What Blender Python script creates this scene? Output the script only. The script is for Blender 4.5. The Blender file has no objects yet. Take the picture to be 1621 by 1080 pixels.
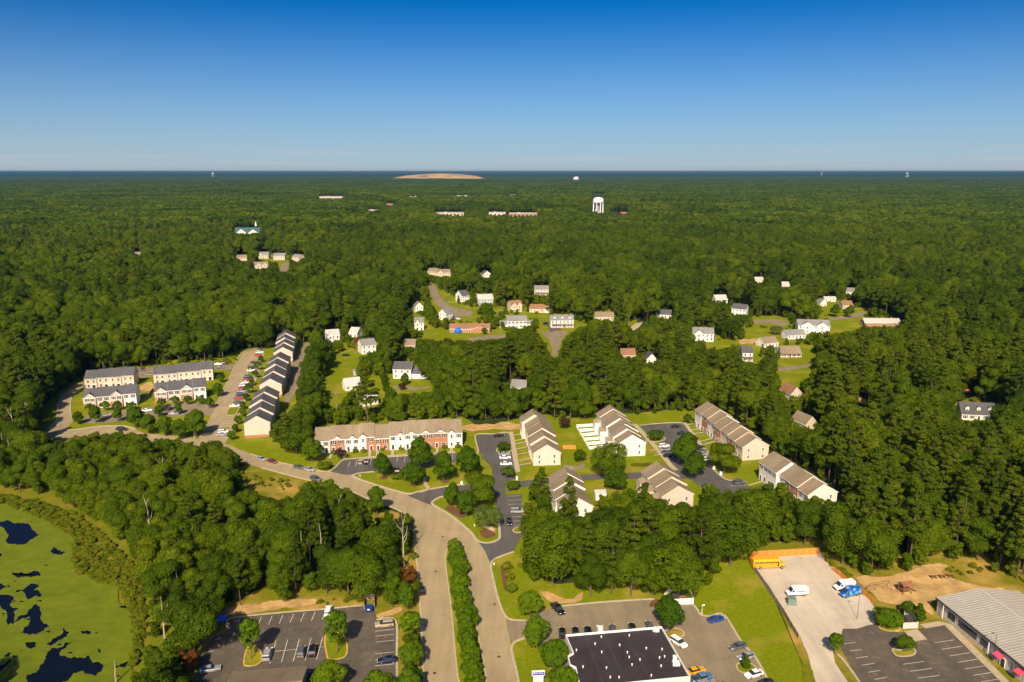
import bpy, math, random
import numpy as np
from mathutils import Vector, Matrix

# ------------------------------------------------------------------ camera, sky, sun, exposure
scene = bpy.context.scene
CAM_H = 115.0                       # drone height in metres
FPX = 1261.0                        # focal length in photo pixels (28 mm on a 36 mm wide frame)
PITCH = math.atan(268.0 / FPX)      # true horizon sits 268 px above the picture centre
cam_data = bpy.data.cameras.new("camera")
cam = bpy.data.objects.new("camera", cam_data)
scene.collection.objects.link(cam)
cam.location = (0, 0, CAM_H)
cam.rotation_euler = (math.pi / 2 - PITCH, 0, 0)
cam_data.sensor_width = 36.0
cam_data.lens = 36.0 * FPX / 1621.0
cam_data.clip_start = 1.0
cam_data.clip_end = 120000.0
scene.camera = cam

SUN_AZ = math.radians(7.0)          # shadows run away from the camera, a little to the right
SUN_EL = math.radians(39.0)
sun_data = bpy.data.lights.new("sun", 'SUN')
sun_data.energy = 5.0
sun_data.angle = math.radians(0.5)
sun_data.color = (1.0, 0.86, 0.60)
sun = bpy.data.objects.new("sun", sun_data)
scene.collection.objects.link(sun)
sun.location = (0, -50, 300)
sun.rotation_euler = Vector((math.sin(SUN_AZ) * math.cos(SUN_EL), math.cos(SUN_AZ) * math.cos(SUN_EL), -math.sin(SUN_EL))).to_track_quat('-Z', 'Y').to_euler()

world = bpy.data.worlds.new("World")
scene.world = world
world.use_nodes = True
wt = world.node_tree
wt.nodes.clear()
def wn(kind, **kw):
    n = wt.nodes.new(kind)
    for k, v in kw.items():
        setattr(n, k, v)
    return n
w_out = wn('ShaderNodeOutputWorld')
w_bg = wn('ShaderNodeBackground')
w_bg.inputs['Strength'].default_value = 0.114
w_sky = wn('ShaderNodeTexSky', sky_type='NISHITA', sun_disc=False, sun_elevation=SUN_EL, sun_rotation=math.pi + SUN_AZ,
           altitude=100.0, air_density=1.0, dust_density=2.5, ozone_density=3.0)
w_tc = wn('ShaderNodeTexCoord')
w_map = wn('ShaderNodeVectorMath', operation='MULTIPLY_ADD')    # steeper fall-off from the pale horizon into the blue
w_map.inputs[1].default_value = (1.0, 1.0, 1.3)
w_map.inputs[2].default_value = (0.0, 0.0, 0.08)
w_nrm = wn('ShaderNodeVectorMath', operation='NORMALIZE')
wt.links.new(w_map.outputs[0], w_nrm.inputs[0])
w_hsv = wn('ShaderNodeHueSaturation')
w_hsv.inputs['Saturation'].default_value = 1.5
w_hsv.inputs['Hue'].default_value = 0.478
w_hsv.inputs['Value'].default_value = 0.44
wt.links.new(w_tc.outputs['Generated'], w_map.inputs[0])
wt.links.new(w_nrm.outputs[0], w_sky.inputs['Vector'])
wt.links.new(w_sky.outputs['Color'], w_hsv.inputs['Color'])
w_gam = wn('ShaderNodeGamma')
w_gam.inputs['Gamma'].default_value = 1.8
wt.links.new(w_hsv.outputs['Color'], w_gam.inputs['Color'])
# thin low cloud banks near the horizon
w_sep = wn('ShaderNodeSeparateXYZ')
wt.links.new(w_tc.outputs['Generated'], w_sep.inputs['Vector'])
w_cm = wn('ShaderNodeMapping')
w_cm.inputs['Scale'].default_value = (5.0, 5.0, 210.0)
w_cm.inputs['Location'].default_value = (3.2, 0.4, 0.0)
wt.links.new(w_tc.outputs['Generated'], w_cm.inputs['Vector'])
w_cn = wn('ShaderNodeTexNoise')
w_cn.inputs['Scale'].default_value = 1.0
w_cn.inputs['Detail'].default_value = 6.0
w_cn.inputs['Roughness'].default_value = 0.62
wt.links.new(w_cm.outputs['Vector'], w_cn.inputs['Vector'])
w_cr = wn('ShaderNodeMapRange')
w_cr.inputs['From Min'].default_value = 0.50
w_cr.inputs['From Max'].default_value = 0.72
wt.links.new(w_cn.outputs['Fac'], w_cr.inputs['Value'])
w_band = wn('ShaderNodeMapRange')
w_band.inputs['From Min'].default_value = 0.034
w_band.inputs['From Max'].default_value = 0.006
wt.links.new(w_sep.outputs['Z'], w_band.inputs['Value'])
w_bm = wn('ShaderNodeMath', operation='MULTIPLY')
wt.links.new(w_cr.outputs['Result'], w_bm.inputs[0])
wt.links.new(w_band.outputs['Result'], w_bm.inputs[1])
w_bm2 = wn('ShaderNodeMath', operation='MULTIPLY')
w_bm2.inputs[1].default_value = 0.85
wt.links.new(w_bm.outputs[0], w_bm2.inputs[0])
w_mix = wn('ShaderNodeMix', data_type='RGBA')
w_mix.inputs[7].default_value = (3.6, 3.6, 3.9, 1)
wt.links.new(w_bm2.outputs[0], w_mix.inputs[0])
# pale haze low in the sky all round
w_hz = wn('ShaderNodeMapRange')
w_hz.inputs['From Min'].default_value = 0.195
w_hz.inputs['From Max'].default_value = 0.0
wt.links.new(w_sep.outputs['Z'], w_hz.inputs['Value'])
w_hp = wn('ShaderNodeMath', operation='POWER')
w_hp.inputs[1].default_value = 1.6
wt.links.new(w_hz.outputs['Result'], w_hp.inputs[0])
w_hs = wn('ShaderNodeMath', operation='MULTIPLY')
w_hs.inputs[1].default_value = 0.92
wt.links.new(w_hp.outputs[0], w_hs.inputs[0])
w_hm = wn('ShaderNodeMix', data_type='RGBA')
w_hm.inputs[7].default_value = (2.95, 3.45, 3.85, 1)
wt.links.new(w_hs.outputs[0], w_hm.inputs[0])
wt.links.new(w_gam.outputs['Color'], w_hm.inputs[6])
wt.links.new(w_hm.outputs[2], w_mix.inputs[6])
wt.links.new(w_mix.outputs[2], w_bg.inputs['Color'])
wt.links.new(w_bg.outputs['Background'], w_out.inputs['Surface'])

scene.view_settings.view_transform = 'Standard'
scene.view_settings.look = 'None'
scene.view_settings.gamma = 1.0
scene.view_settings.exposure = 0.46
scene.view_settings.use_curve_mapping = False
scene.cycles.max_bounces = 5
scene.cycles.diffuse_bounces = 2
scene.cycles.glossy_bounces = 2
scene.cycles.transmission_bounces = 2
scene.cycles.transparent_max_bounces = 4
scene.cycles.volume_bounces = 0
scene.cycles.use_denoising = True

# ------------------------------------------------------------------ photo pixel -> place on the ground
CP, SP = math.cos(PITCH), math.sin(PITCH)
def G(px, py, z=0.0):
    """point at height z seen at photo pixel (px, py)"""
    u, v = px - 810.5, py - 540.0
    t = (CAM_H - z) / (v * CP + FPX * SP)
    return Vector((u * t, (FPX * CP - v * SP) * t, z))
def project(x, y, z):
    """numpy: world -> photo pixel"""
    dz = z - CAM_H
    d = y * CP - dz * SP
    return 810.5 + FPX * x / d, 540.0 - FPX * (y * SP + dz * CP) / d
def ppm(py):
    return ((py - 540.0) * CP + FPX * SP) / CAM_H
def ang(p, q):
    a, b = G(*p), G(*q)
    return math.atan2(b.y - a.y, b.x - a.x)
rnd = random.Random(7)
nrs = np.random.RandomState(11)
COL = scene.collection
ORD = ['first', 'second', 'third', 'fourth', 'fifth', 'sixth', 'seventh', 'eighth', 'ninth', 'tenth', 'eleventh', 'twelfth',
       'thirteenth', 'fourteenth', 'fifteenth', 'sixteenth', 'seventeenth', 'eighteenth', 'nineteenth', 'twentieth']
ORD += ['twenty-' + w for w in ORD[:9]]

# ------------------------------------------------------------------ object helpers
class MB:
    """collects faces for one mesh"""
    def __init__(self):
        self.v, self.f, self.m = [], [], []
    def add(self, verts, faces, mi=0):
        o = len(self.v)
        self.v += [tuple(p) for p in verts]
        self.f += [tuple(i + o for i in f) for f in faces]
        self.m += [mi] * len(faces)
        return self
    def box(self, x0, x1, y0, y1, z0, z1, mi=0):
        return self.add([(x0, y0, z0), (x1, y0, z0), (x1, y1, z0), (x0, y1, z0), (x0, y0, z1), (x1, y0, z1), (x1, y1, z1), (x0, y1, z1)],
                        [(0, 3, 2, 1), (4, 5, 6, 7), (0, 1, 5, 4), (1, 2, 6, 5), (2, 3, 7, 6), (3, 0, 4, 7)], mi)
    def frustum(self, b, t, mi=0):
        """b, t = (x0, x1, y0, y1, z)"""
        return self.add([(b[0], b[2], b[4]), (b[1], b[2], b[4]), (b[1], b[3], b[4]), (b[0], b[3], b[4]),
                         (t[0], t[2], t[4]), (t[1], t[2], t[4]), (t[1], t[3], t[4]), (t[0], t[3], t[4])],
                        [(0, 3, 2, 1), (4, 5, 6, 7), (0, 1, 5, 4), (1, 2, 6, 5), (2, 3, 7, 6), (3, 0, 4, 7)], mi)
    def prism(self, pts, z0, z1, mi=0):
        n = len(pts)
        v = [(p[0], p[1], z0) for p in pts] + [(p[0], p[1], z1) for p in pts]
        f = [tuple(range(n - 1, -1, -1)), tuple(range(n, 2 * n))] + [(i, (i + 1) % n, (i + 1) % n + n, i + n) for i in range(n)]
        return self.add(v, f, mi)
    def tube(self, p, q, r0, r1=None, n=7, cap=True, mi=0):
        p, q = Vector(p), Vector(q)
        r1 = r0 if r1 is None else r1
        d = (q - p).normalized()
        a = d.orthogonal().normalized()
        b = d.cross(a)
        v = []
        for c, r in ((p, r0), (q, r1)):
            for i in range(n):
                t = 2 * math.pi * i / n
                v.append(c + (a * math.cos(t) + b * math.sin(t)) * r)
        f = [(i, (i + 1) % n, (i + 1) % n + n, i + n) for i in range(n)]
        if cap:
            f += [tuple(range(n - 1, -1, -1)), tuple(range(n, 2 * n))]
        return self.add(v, f, mi)
    def lathe(self, prof, n=16, mi=0, axis=None):
        """prof = [(r, z)...] round the z axis"""
        v, f = [], []
        for r, z in prof:
            for i in range(n):
                t = 2 * math.pi * i / n
                v.append((r * math.cos(t), r * math.sin(t), z))
        for k in range(len(prof) - 1):
            for i in range(n):
                f.append((k * n + i, k * n + (i + 1) % n, (k + 1) * n + (i + 1) % n, (k + 1) * n + i))
        f.append(tuple(range(n - 1, -1, -1)))
        f.append(tuple(range((len(prof) - 1) * n, len(prof) * n)))
        return self.add(v, f, mi)
    def loft(self, rings, mi=0):
        n = len(rings[0])
        v = [p for r in rings for p in r]
        f = []
        for k in range(len(rings) - 1):
            for i in range(n):
                f.append((k * n + i, k * n + (i + 1) % n, (k + 1) * n + (i + 1) % n, (k + 1) * n + i))
        f.append(tuple(range(n - 1, -1, -1)))
        f.append(tuple(range((len(rings) - 1) * n, len(rings) * n)))
        return self.add(v, f, mi)
    def mesh(self, name, *mats, smooth=False):
        me = bpy.data.meshes.new(name)
        me.from_pydata(self.v, [], self.f)
        for m in mats:
            me.materials.append(m)
        if len(mats) > 1:
            me.polygons.foreach_set('material_index', self.m)
        if smooth:
            me.polygons.foreach_set('use_smooth', [True] * len(me.polygons))
        me.update()
        return me
    def build(self, name, mat, parent=None, smooth=False):
        return put(name, self.mesh(name, mat, smooth=smooth), parent)

def put(name, data, parent=None, loc=None, rz=None):
    o = bpy.data.objects.new(name, data)
    COL.objects.link(o)
    if parent is not None:
        o.parent = parent
    if loc is not None:
        o.location = loc
    if rz is not None:
        o.rotation_euler = (0, 0, rz)
    return o
def tag(o, label=None, cat=None, group=None, kind=None):
    for k, v in (('label', label), ('category', cat), ('group', group), ('kind', kind)):
        if v:
            o[k] = v
    return o
def thing(name, label, cat, loc=(0, 0, 0), rz=0.0, group=None):
    o = put(name, None, None, loc, rz)
    o.empty_display_size = 0.5
    return tag(o, label, cat, group)
def copy_tree(o, parent=None, mats=None):
    c = o.copy()
    COL.objects.link(c)
    c.parent = parent
    for ch in o.children:
        copy_tree(ch, c, mats)
    return c

# ------------------------------------------------------------------ materials
def nt(name):
    m = bpy.data.materials.new(name)
    m.use_nodes = True
    t = m.node_tree
    b = t.nodes['Principled BSDF']
    return m, t, b
def node(t, kind, **kw):
    n = t.nodes.new(kind)
    for k, v in kw.items():
        setattr(n, k, v)
    return n
def pos_noise(t, scale, detail=4.0, rough=0.6, space='WORLD', stretch=None):
    if space == 'WORLD':
        g = node(t, 'ShaderNodeNewGeometry')
        src = g.outputs['Position']
    else:
        g = node(t, 'ShaderNodeTexCoord')
        src = g.outputs['Object']
    if stretch:
        mp = node(t, 'ShaderNodeMapping')
        mp.inputs['Scale'].default_value = stretch
        t.links.new(src, mp.inputs['Vector'])
        src = mp.outputs['Vector']
    n = node(t, 'ShaderNodeTexNoise')
    n.inputs['Scale'].default_value = scale
    n.inputs['Detail'].default_value = detail
    n.inputs['Roughness'].default_value = rough
    t.links.new(src, n.inputs['Vector'])
    return n.outputs['Fac']
def ramp(t, fac, stops):
    r = node(t, 'ShaderNodeValToRGB')
    el = r.color_ramp.elements
    while len(el) > 1:
        el.remove(el[-1])
    el[0].position, el[0].color = stops[0][0], (*stops[0][1], 1)
    for p, c in stops[1:]:
        e = el.new(p)
        e.color = (*c, 1)
    t.links.new(fac, r.inputs['Fac'])
    return r.outputs['Color']
def mixc(t, fac, a, b, blend='MIX'):
    m = node(t, 'ShaderNodeMix', data_type='RGBA', blend_type=blend)
    for sock, val in ((0, fac), (6, a), (7, b)):
        if isinstance(val, (int, float)):
            m.inputs[sock].default_value = val
        elif isinstance(val, tuple):
            m.inputs[sock].default_value = (*val, 1)
        else:
            t.links.new(val, m.inputs[sock])
    return m.outputs[2]
def maprange(t, val, a, b, c=0.0, d=1.0):
    m = node(t, 'ShaderNodeMapRange')
    m.inputs['From Min'].default_value, m.inputs['From Max'].default_value = a, b
    m.inputs['To Min'].default_value, m.inputs['To Max'].default_value = c, d
    t.links.new(val, m.inputs['Value'])
    return m.outputs['Result']
def scaled(c, k):
    return tuple(x * k for x in c)
def plain(name, c, rough=0.7, var=0.12, scale=3.0, spec=0.3, metal=0.0, space='OBJECT', bump=0.0, stretch=None):
    m, t, b = nt(name)
    f = pos_noise(t, scale, 4, 0.65, space, stretch)
    col = ramp(t, f, [(0.3, scaled(c, 1 - var)), (0.7, scaled(c, 1 + var))])
    t.links.new(col, b.inputs['Base Color'])
    b.inputs['Roughness'].default_value = rough
    b.inputs['Metallic'].default_value = metal
    b.inputs['Specular IOR Level'].default_value = spec
    if bump:
        bp = node(t, 'ShaderNodeBump')
        bp.inputs['Strength'].default_value = bump
        bp.inputs['Distance'].default_value = 0.05
        t.links.new(f, bp.inputs['Height'])
        t.links.new(bp.outputs['Normal'], b.inputs['Normal'])
    return m

M = {}
# ground cover under the trees
m, t, b = nt('forest_floor')
c = ramp(t, pos_noise(t, 0.05, 6), [(0.3, (0.020, 0.030, 0.006)), (0.55, (0.040, 0.055, 0.010)), (0.75, (0.075, 0.070, 0.020))])
t.links.new(c, b.inputs['Base Color'])
b.inputs['Roughness'].default_value = 0.95
b.inputs['Specular IOR Level'].default_value = 0.1
M['floor'] = m
# mown grass with dry patches
def grass_mat(name, dark, mid, dry, lo=0.52, hi=0.72):
    m, t, b = nt(name)
    f1 = pos_noise(t, 0.9, 5, 0.7)
    base = ramp(t, f1, [(0.28, dark), (0.62, mid)])
    f2 = pos_noise(t, 0.07, 5, 0.6)
    col = mixc(t, maprange(t, f2, lo, hi), base, dry)
    fine = pos_noise(t, 6.0, 3, 0.7)
    col = mixc(t, 1.0, col, ramp(t, fine, [(0.25, (0.72, 0.72, 0.72)), (0.75, (1.25, 1.25, 1.25))]), 'MULTIPLY')
    t.links.new(col, b.inputs['Base Color'])
    b.inputs['Roughness'].default_value = 0.9
    b.inputs['Specular IOR Level'].default_value = 0.03
    return m
M['lawn'] = grass_mat('lawn_grass', (0.100, 0.134, 0.003), (0.170, 0.196, 0.005), (0.330, 0.240, 0.040), 0.50, 0.78)
M['rough'] = grass_mat('rough_grass', (0.100, 0.110, 0.006), (0.170, 0.165, 0.010), (0.380, 0.240, 0.060), 0.44, 0.66)
M['marsh'] = grass_mat('marsh_grass', (0.075, 0.105, 0.005), (0.150, 0.155, 0.008), (0.210, 0.150, 0.020), 0.46, 0.72)
# concrete-toned old asphalt of the main road
def road_mat(name, c0, c1, crack=True, stain=(0.55, 0.55, 0.55), stain_lo=0.60, stain_hi=0.80, joint=None):
    m, t, b = nt(name)
    f = pos_noise(t, 0.12, 6, 0.65)
    col = ramp(t, f, [(0.3, c0), (0.7, c1)])
    f2 = pos_noise(t, 0.45, 5, 0.7)
    col = mixc(t, maprange(t, f2, stain_lo, stain_hi), col, mixc(t, 1.0, col, stain, 'MULTIPLY'))
    f3 = pos_noise(t, 0.35, 4, 0.6, stretch=(1.0, 0.08, 1.0))
    col = mixc(t, 1.0, col, ramp(t, f3, [(0.3, (0.84, 0.84, 0.85)), (0.55, (1.0, 1.0, 1.0)), (0.75, (1.10, 1.09, 1.07))]), 'MULTIPLY')
    fine = pos_noise(t, 7.0, 2, 0.7)
    col = mixc(t, 1.0, col, ramp(t, fine, [(0.2, (0.86, 0.86, 0.86)), (0.8, (1.12, 1.12, 1.12))]), 'MULTIPLY')
    if crack:
        g = node(t, 'ShaderNodeNewGeometry')
        wob = node(t, 'ShaderNodeVectorMath', operation='ADD')
        nz = node(t, 'ShaderNodeTexNoise')
        nz.inputs['Scale'].default_value = 0.25
        nz.inputs['Detail'].default_value = 4
        sc = node(t, 'ShaderNodeVectorMath', operation='SCALE')
        sc.inputs['Scale'].default_value = 6.0
        t.links.new(g.outputs['Position'], nz.inputs['Vector'])
        t.links.new(nz.outputs['Color'], sc.inputs[0])
        t.links.new(g.outputs['Position'], wob.inputs[0])
        t.links.new(sc.outputs[0], wob.inputs[1])
        vo = node(t, 'ShaderNodeTexVoronoi', feature='DISTANCE_TO_EDGE')
        vo.inputs['Scale'].default_value = 0.075
        t.links.new(wob.outputs[0], vo.inputs['Vector'])
        k = maprange(t, vo.outputs['Distance'], 0.002, 0.007, 0.82, 1.0)
        col = mixc(t, 1.0, col, k, 'MULTIPLY')
    t.links.new(col, b.inputs['Base Color'])
    b.inputs['Roughness'].default_value = 0.9
    b.inputs['Specular IOR Level'].default_value = 0.08
    return m
M['road'] = road_mat('pale_worn_road', (0.300, 0.228, 0.130), (0.360, 0.280, 0.165), stain=(0.82, 0.82, 0.84))
M['asphalt'] = road_mat('dark_asphalt', (0.078, 0.066, 0.054), (0.130, 0.108, 0.084), stain=(2.0, 1.8, 1.45), stain_lo=0.54, stain_hi=0.80)
M['newasphalt'] = road_mat('fresh_asphalt', (0.084, 0.078, 0.074), (0.112, 0.103, 0.096), stain=(1.4, 1.3, 1.2), stain_lo=0.6, stain_hi=0.85)
M['greylot'] = road_mat('grey_lot_asphalt', (0.200, 0.158, 0.100), (0.260, 0.206, 0.132), stain=(0.75, 0.75, 0.76))
M['gravel'] = road_mat('gravel', (0.450, 0.380, 0.290), (0.545, 0.465, 0.360), crack=False, stain=(0.78, 0.74, 0.66), stain_lo=0.56)
M['concrete'] = plain('kerb_concrete', (0.40, 0.33, 0.22), 0.85, 0.18, 0.8, space='WORLD')
M['walk'] = plain('path_concrete', (0.38, 0.31, 0.20), 0.85, 0.15, 0.7, space='WORLD')
M['dirt'] = plain('bare_sandy_soil', (0.42, 0.265, 0.105), 0.95, 0.35, 0.25, spec=0.1, space='WORLD')
M['mulch'] = plain('mulch', (0.135, 0.062, 0.030), 0.95, 0.25, 1.2, spec=0.1, space='WORLD')
M['line'] = plain('worn_white_paint', (0.62, 0.57, 0.50), 0.8, 0.35, 1.5, space='WORLD')
M['kerbyellow'] = plain('faded_yellow_kerb_paint', (0.46, 0.30, 0.07), 0.8, 0.3, 0.9, space='WORLD')
# buildings
def siding(name, c, var=0.07):
    m, t, b = nt(name)
    tc = node(t, 'ShaderNodeTexCoord')
    sp = node(t, 'ShaderNodeSeparateXYZ')
    t.links.new(tc.outputs['Object'], sp.inputs[0])
    wv = node(t, 'ShaderNodeMath', operation='FRACT')
    ml = node(t, 'ShaderNodeMath', operation='MULTIPLY')
    ml.inputs[1].default_value = 5.0
    t.links.new(sp.outputs['Z'], ml.inputs[0])
    t.links.new(ml.outputs[0], wv.inputs[0])
    lap = maprange(t, wv.outputs[0], 0.0, 0.18, 0.86, 1.0)
    f = pos_noise(t, 0.7, 4, 0.6, 'OBJECT', (1, 1, 0.35))
    col = ramp(t, f, [(0.3, scaled(c, 1 - var)), (0.7, scaled(c, 1 + var))])
    col = mixc(t, 1.0, col, lap, 'MULTIPLY')
    t.links.new(col, b.inputs['Base Color'])
    b.inputs['Roughness'].default_value = 0.65
    b.inputs['Specular IOR Level'].default_value = 0.3
    return m
M['white'] = siding('white_siding', (0.63, 0.59, 0.53))
M['cream'] = siding('cream_siding', (0.50, 0.415, 0.325))
M['beige'] = siding('beige_siding', (0.57, 0.44, 0.36))
M['tan'] = siding('tan_siding', (0.50, 0.41, 0.29))
M['greysiding'] = siding('grey_siding', (0.34, 0.36, 0.36))
m, t, b = nt('orange_brick')
br = node(t, 'ShaderNodeTexBrick')
tc = node(t, 'ShaderNodeTexCoord')
sp = node(t, 'ShaderNodeSeparateXYZ')
ad = node(t, 'ShaderNodeMath', operation='ADD')
cb = node(t, 'ShaderNodeCombineXYZ')
t.links.new(tc.outputs['Object'], sp.inputs[0])
t.links.new(sp.outputs['X'], ad.inputs[0])
t.links.new(sp.outputs['Y'], ad.inputs[1])
t.links.new(ad.outputs[0], cb.inputs['X'])
t.links.new(sp.outputs['Z'], cb.inputs['Y'])
t.links.new(cb.outputs[0], br.inputs['Vector'])
br.inputs['Scale'].default_value = 4.0
br.inputs['Color1'].default_value = (0.34, 0.130, 0.048, 1)
br.inputs['Color2'].default_value = (0.27, 0.098, 0.040, 1)
br.inputs['Mortar'].default_value = (0.42, 0.33, 0.24, 1)
br.inputs['Mortar Size'].default_value = 0.012
t.links.new(br.outputs['Color'], b.inputs['Base Color'])
b.inputs['Roughness'].default_value = 0.85
M['brick'] = m
def shingle(name, c, var=0.16):
    m, t, b = nt(name)
    f = pos_noise(t, 1.1, 5, 0.65, 'OBJECT', (1, 1.8, 1.8))
    f2 = pos_noise(t, 0.22, 4, 0.6, 'OBJECT', (1.0, 0.3, 0.3))
    col = ramp(t, f, [(0.28, scaled(c, 1 - var)), (0.72, scaled(c, 1 + var))])
    col = mixc(t, 1.0, col, ramp(t, f2, [(0.3, (0.82, 0.82, 0.82)), (0.7, (1.15, 1.15, 1.15))]), 'MULTIPLY')
    tc = node(t, 'ShaderNodeTexCoord')
    sp = node(t, 'ShaderNodeSeparateXYZ')
    t.links.new(tc.outputs['Object'], sp.inputs[0])
    ml = node(t, 'ShaderNodeMath', operation='MULTIPLY')
    ml.inputs[1].default_value = 6.5
    t.links.new(sp.outputs['Z'], ml.inputs[0])
    fr = node(t, 'ShaderNodeMath', operation='FRACT')
    t.links.new(ml.outputs[0], fr.inputs[0])
    col = mixc(t, 1.0, col, maprange(t, fr.outputs[0], 0.0, 0.25, 0.80, 1.0), 'MULTIPLY')
    t.links.new(col, b.inputs['Base Color'])
    b.inputs['Roughness'].default_value = 0.9
    b.inputs['Specular IOR Level'].default_value = 0.2
    return m
M['roofdark'] = shingle('charcoal_shingles', (0.082, 0.079, 0.083))
M['roofbrown'] = shingle('brown_shingles', (0.215, 0.165, 0.105))
M['roofgrey'] = shingle('grey_shingles', (0.190, 0.185, 0.170))
M['roofrust'] = shingle('rust_shingles', (0.235, 0.120, 0.065))
M['roofpale'] = plain('pale_metal_roof', (0.40, 0.385, 0.35), 0.6, 0.1, 0.5)
M['roofteal'] = plain('teal_metal_roof', (0.030, 0.085, 0.080), 0.5, 0.1, 0.3)
M['trim'] = plain('white_trim', (0.78, 0.76, 0.71), 0.6, 0.05, 1.0)
M['creamtrim'] = plain('cream_trim', (0.60, 0.53, 0.42), 0.6, 0.05, 1.0)
M['shutter'] = plain('black_shutter', (0.020, 0.022, 0.028), 0.6, 0.1, 2.0)
M['door'] = plain('dark_door', (0.045, 0.040, 0.045), 0.5, 0.2, 1.0)
m, t, b = nt('window_glass')
b.inputs['Base Color'].default_value = (0.03, 0.035, 0.045, 1)
b.inputs['Roughness'].default_value = 0.08
b.inputs['Specular IOR Level'].default_value = 0.6
M['glass'] = m
M['whitemetal'] = plain('white_painted_metal', (0.74, 0.73, 0.70), 0.45, 0.06, 0.8)
M['greymetal'] = plain('grey_metal', (0.32, 0.32, 0.31), 0.5, 0.12, 1.5, metal=0.3)
M['darkmetal'] = plain('dark_metal', (0.045, 0.042, 0.040), 0.55, 0.15, 2.0)
M['wallpanel'] = plain('grey_metal_wall', (0.46, 0.43, 0.39), 0.55, 0.06, 0.5)
M['roofpanel'] = plain('silver_grey_metal_roof', (0.30, 0.275, 0.24), 0.6, 0.07, 0.25)
M['blackroof'] = plain('black_membrane_roof', (0.034, 0.027, 0.029), 0.8, 0.28, 0.22)
M['seam'] = plain('membrane_seam', (0.060, 0.050, 0.050), 0.75, 0.2, 1.0)
M['cedar'] = plain('orange_cedar_boards', (0.52, 0.205, 0.035), 0.8, 0.22, 0.9, stretch=(4, 4, 0.4))
M['greywood'] = plain('weathered_grey_boards', (0.19, 0.155, 0.115), 0.9, 0.3, 1.0, stretch=(4, 4, 0.4))
M['brownwood'] = plain('brown_timber', (0.20, 0.085, 0.040), 0.85, 0.3, 1.5)
M['vinyl'] = plain('white_vinyl_fence', (0.66, 0.64, 0.60), 0.5, 0.04, 1.0)
M['bark'] = plain('bark', (0.115, 0.085, 0.060), 0.95, 0.35, 1.2, spec=0.1, stretch=(3, 3, 0.5))
M['deadwood'] = plain('bleached_dead_wood', (0.36, 0.30, 0.22), 0.9, 0.25, 1.5, spec=0.15, stretch=(3, 3, 0.4))
M['pinebark'] = plain('pine_bark', (0.105, 0.072, 0.052), 0.95, 0.3, 1.2, spec=0.1, stretch=(3, 3, 0.5))
M['tyre'] = plain('tyre_rubber', (0.018, 0.018, 0.018), 0.85, 0.1, 3.0)
M['rim'] = plain('wheel_rim', (0.40, 0.40, 0.40), 0.35, 0.05, 3.0, metal=0.6)
M['chrome'] = plain('lamp_glass', (0.75, 0.75, 0.72), 0.2, 0.03, 3.0)
M['redlamp'] = plain('red_lamp_glass', (0.35, 0.015, 0.012), 0.3, 0.05, 3.0)
M['pink'] = plain('pink_canvas', (0.62, 0.075, 0.120), 0.8, 0.08, 1.0)
M['bluecloth'] = plain('blue_cloth', (0.010, 0.105, 0.60), 0.6, 0.08, 1.0)
M['busyellow'] = plain('school_bus_yellow', (0.78, 0.32, 0.008), 0.4, 0.04, 1.0, spec=0.4)
M['printred'] = plain('red_print', (0.55, 0.06, 0.06), 0.5, 0.1, 4.0)
M['printgrey'] = plain('grey_print', (0.35, 0.32, 0.34), 0.5, 0.1, 4.0)
M['signblue'] = plain('blue_sign_panel', (0.045, 0.045, 0.36), 0.5, 0.1, 2.0)
M['lettering'] = plain('pale_lettering', (0.58, 0.56, 0.80), 0.5, 0.05, 4.0)
M['algaegreen'] = plain('green_utility_paint', (0.13, 0.19, 0.15), 0.6, 0.12, 1.0)
M['dumpblue'] = plain('navy_skip_paint', (0.010, 0.035, 0.16), 0.5, 0.15, 1.0)
M['landfill'] = plain('bare_hill_soil', (0.42, 0.30, 0.17), 0.95, 0.25, 0.006, spec=0.1, space='WORLD')
def paint(name, c, metal=0.35):
    m, t, b = nt(name)
    f = pos_noise(t, 2.0, 2, 0.5, 'OBJECT')
    t.links.new(ramp(t, f, [(0.3, scaled(c, 0.94)), (0.7, scaled(c, 1.05))]), b.inputs['Base Color'])
    b.inputs['Roughness'].default_value = 0.32
    b.inputs['Metallic'].default_value = metal
    b.inputs['Coat Weight'].default_value = 0.4
    return m
PAINT = {k: paint(k + '_car_paint', c, mt) for k, c, mt in (
    ('white', (0.80, 0.79, 0.76), 0.0), ('silver', (0.42, 0.43, 0.44), 0.4), ('grey', (0.13, 0.135, 0.145), 0.35),
    ('black', (0.012, 0.012, 0.014), 0.2), ('red', (0.42, 0.018, 0.020), 0.15), ('blue', (0.012, 0.060, 0.30), 0.2),
    ('navy', (0.012, 0.018, 0.060), 0.25), ('teal', (0.060, 0.110, 0.115), 0.3), ('tan', (0.46, 0.37, 0.25), 0.3),
    ('yellow', (0.72, 0.33, 0.010), 0.0), ('pale blue', (0.10, 0.20, 0.36), 0.2), ('maroon', (0.18, 0.010, 0.014), 0.2))}
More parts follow.
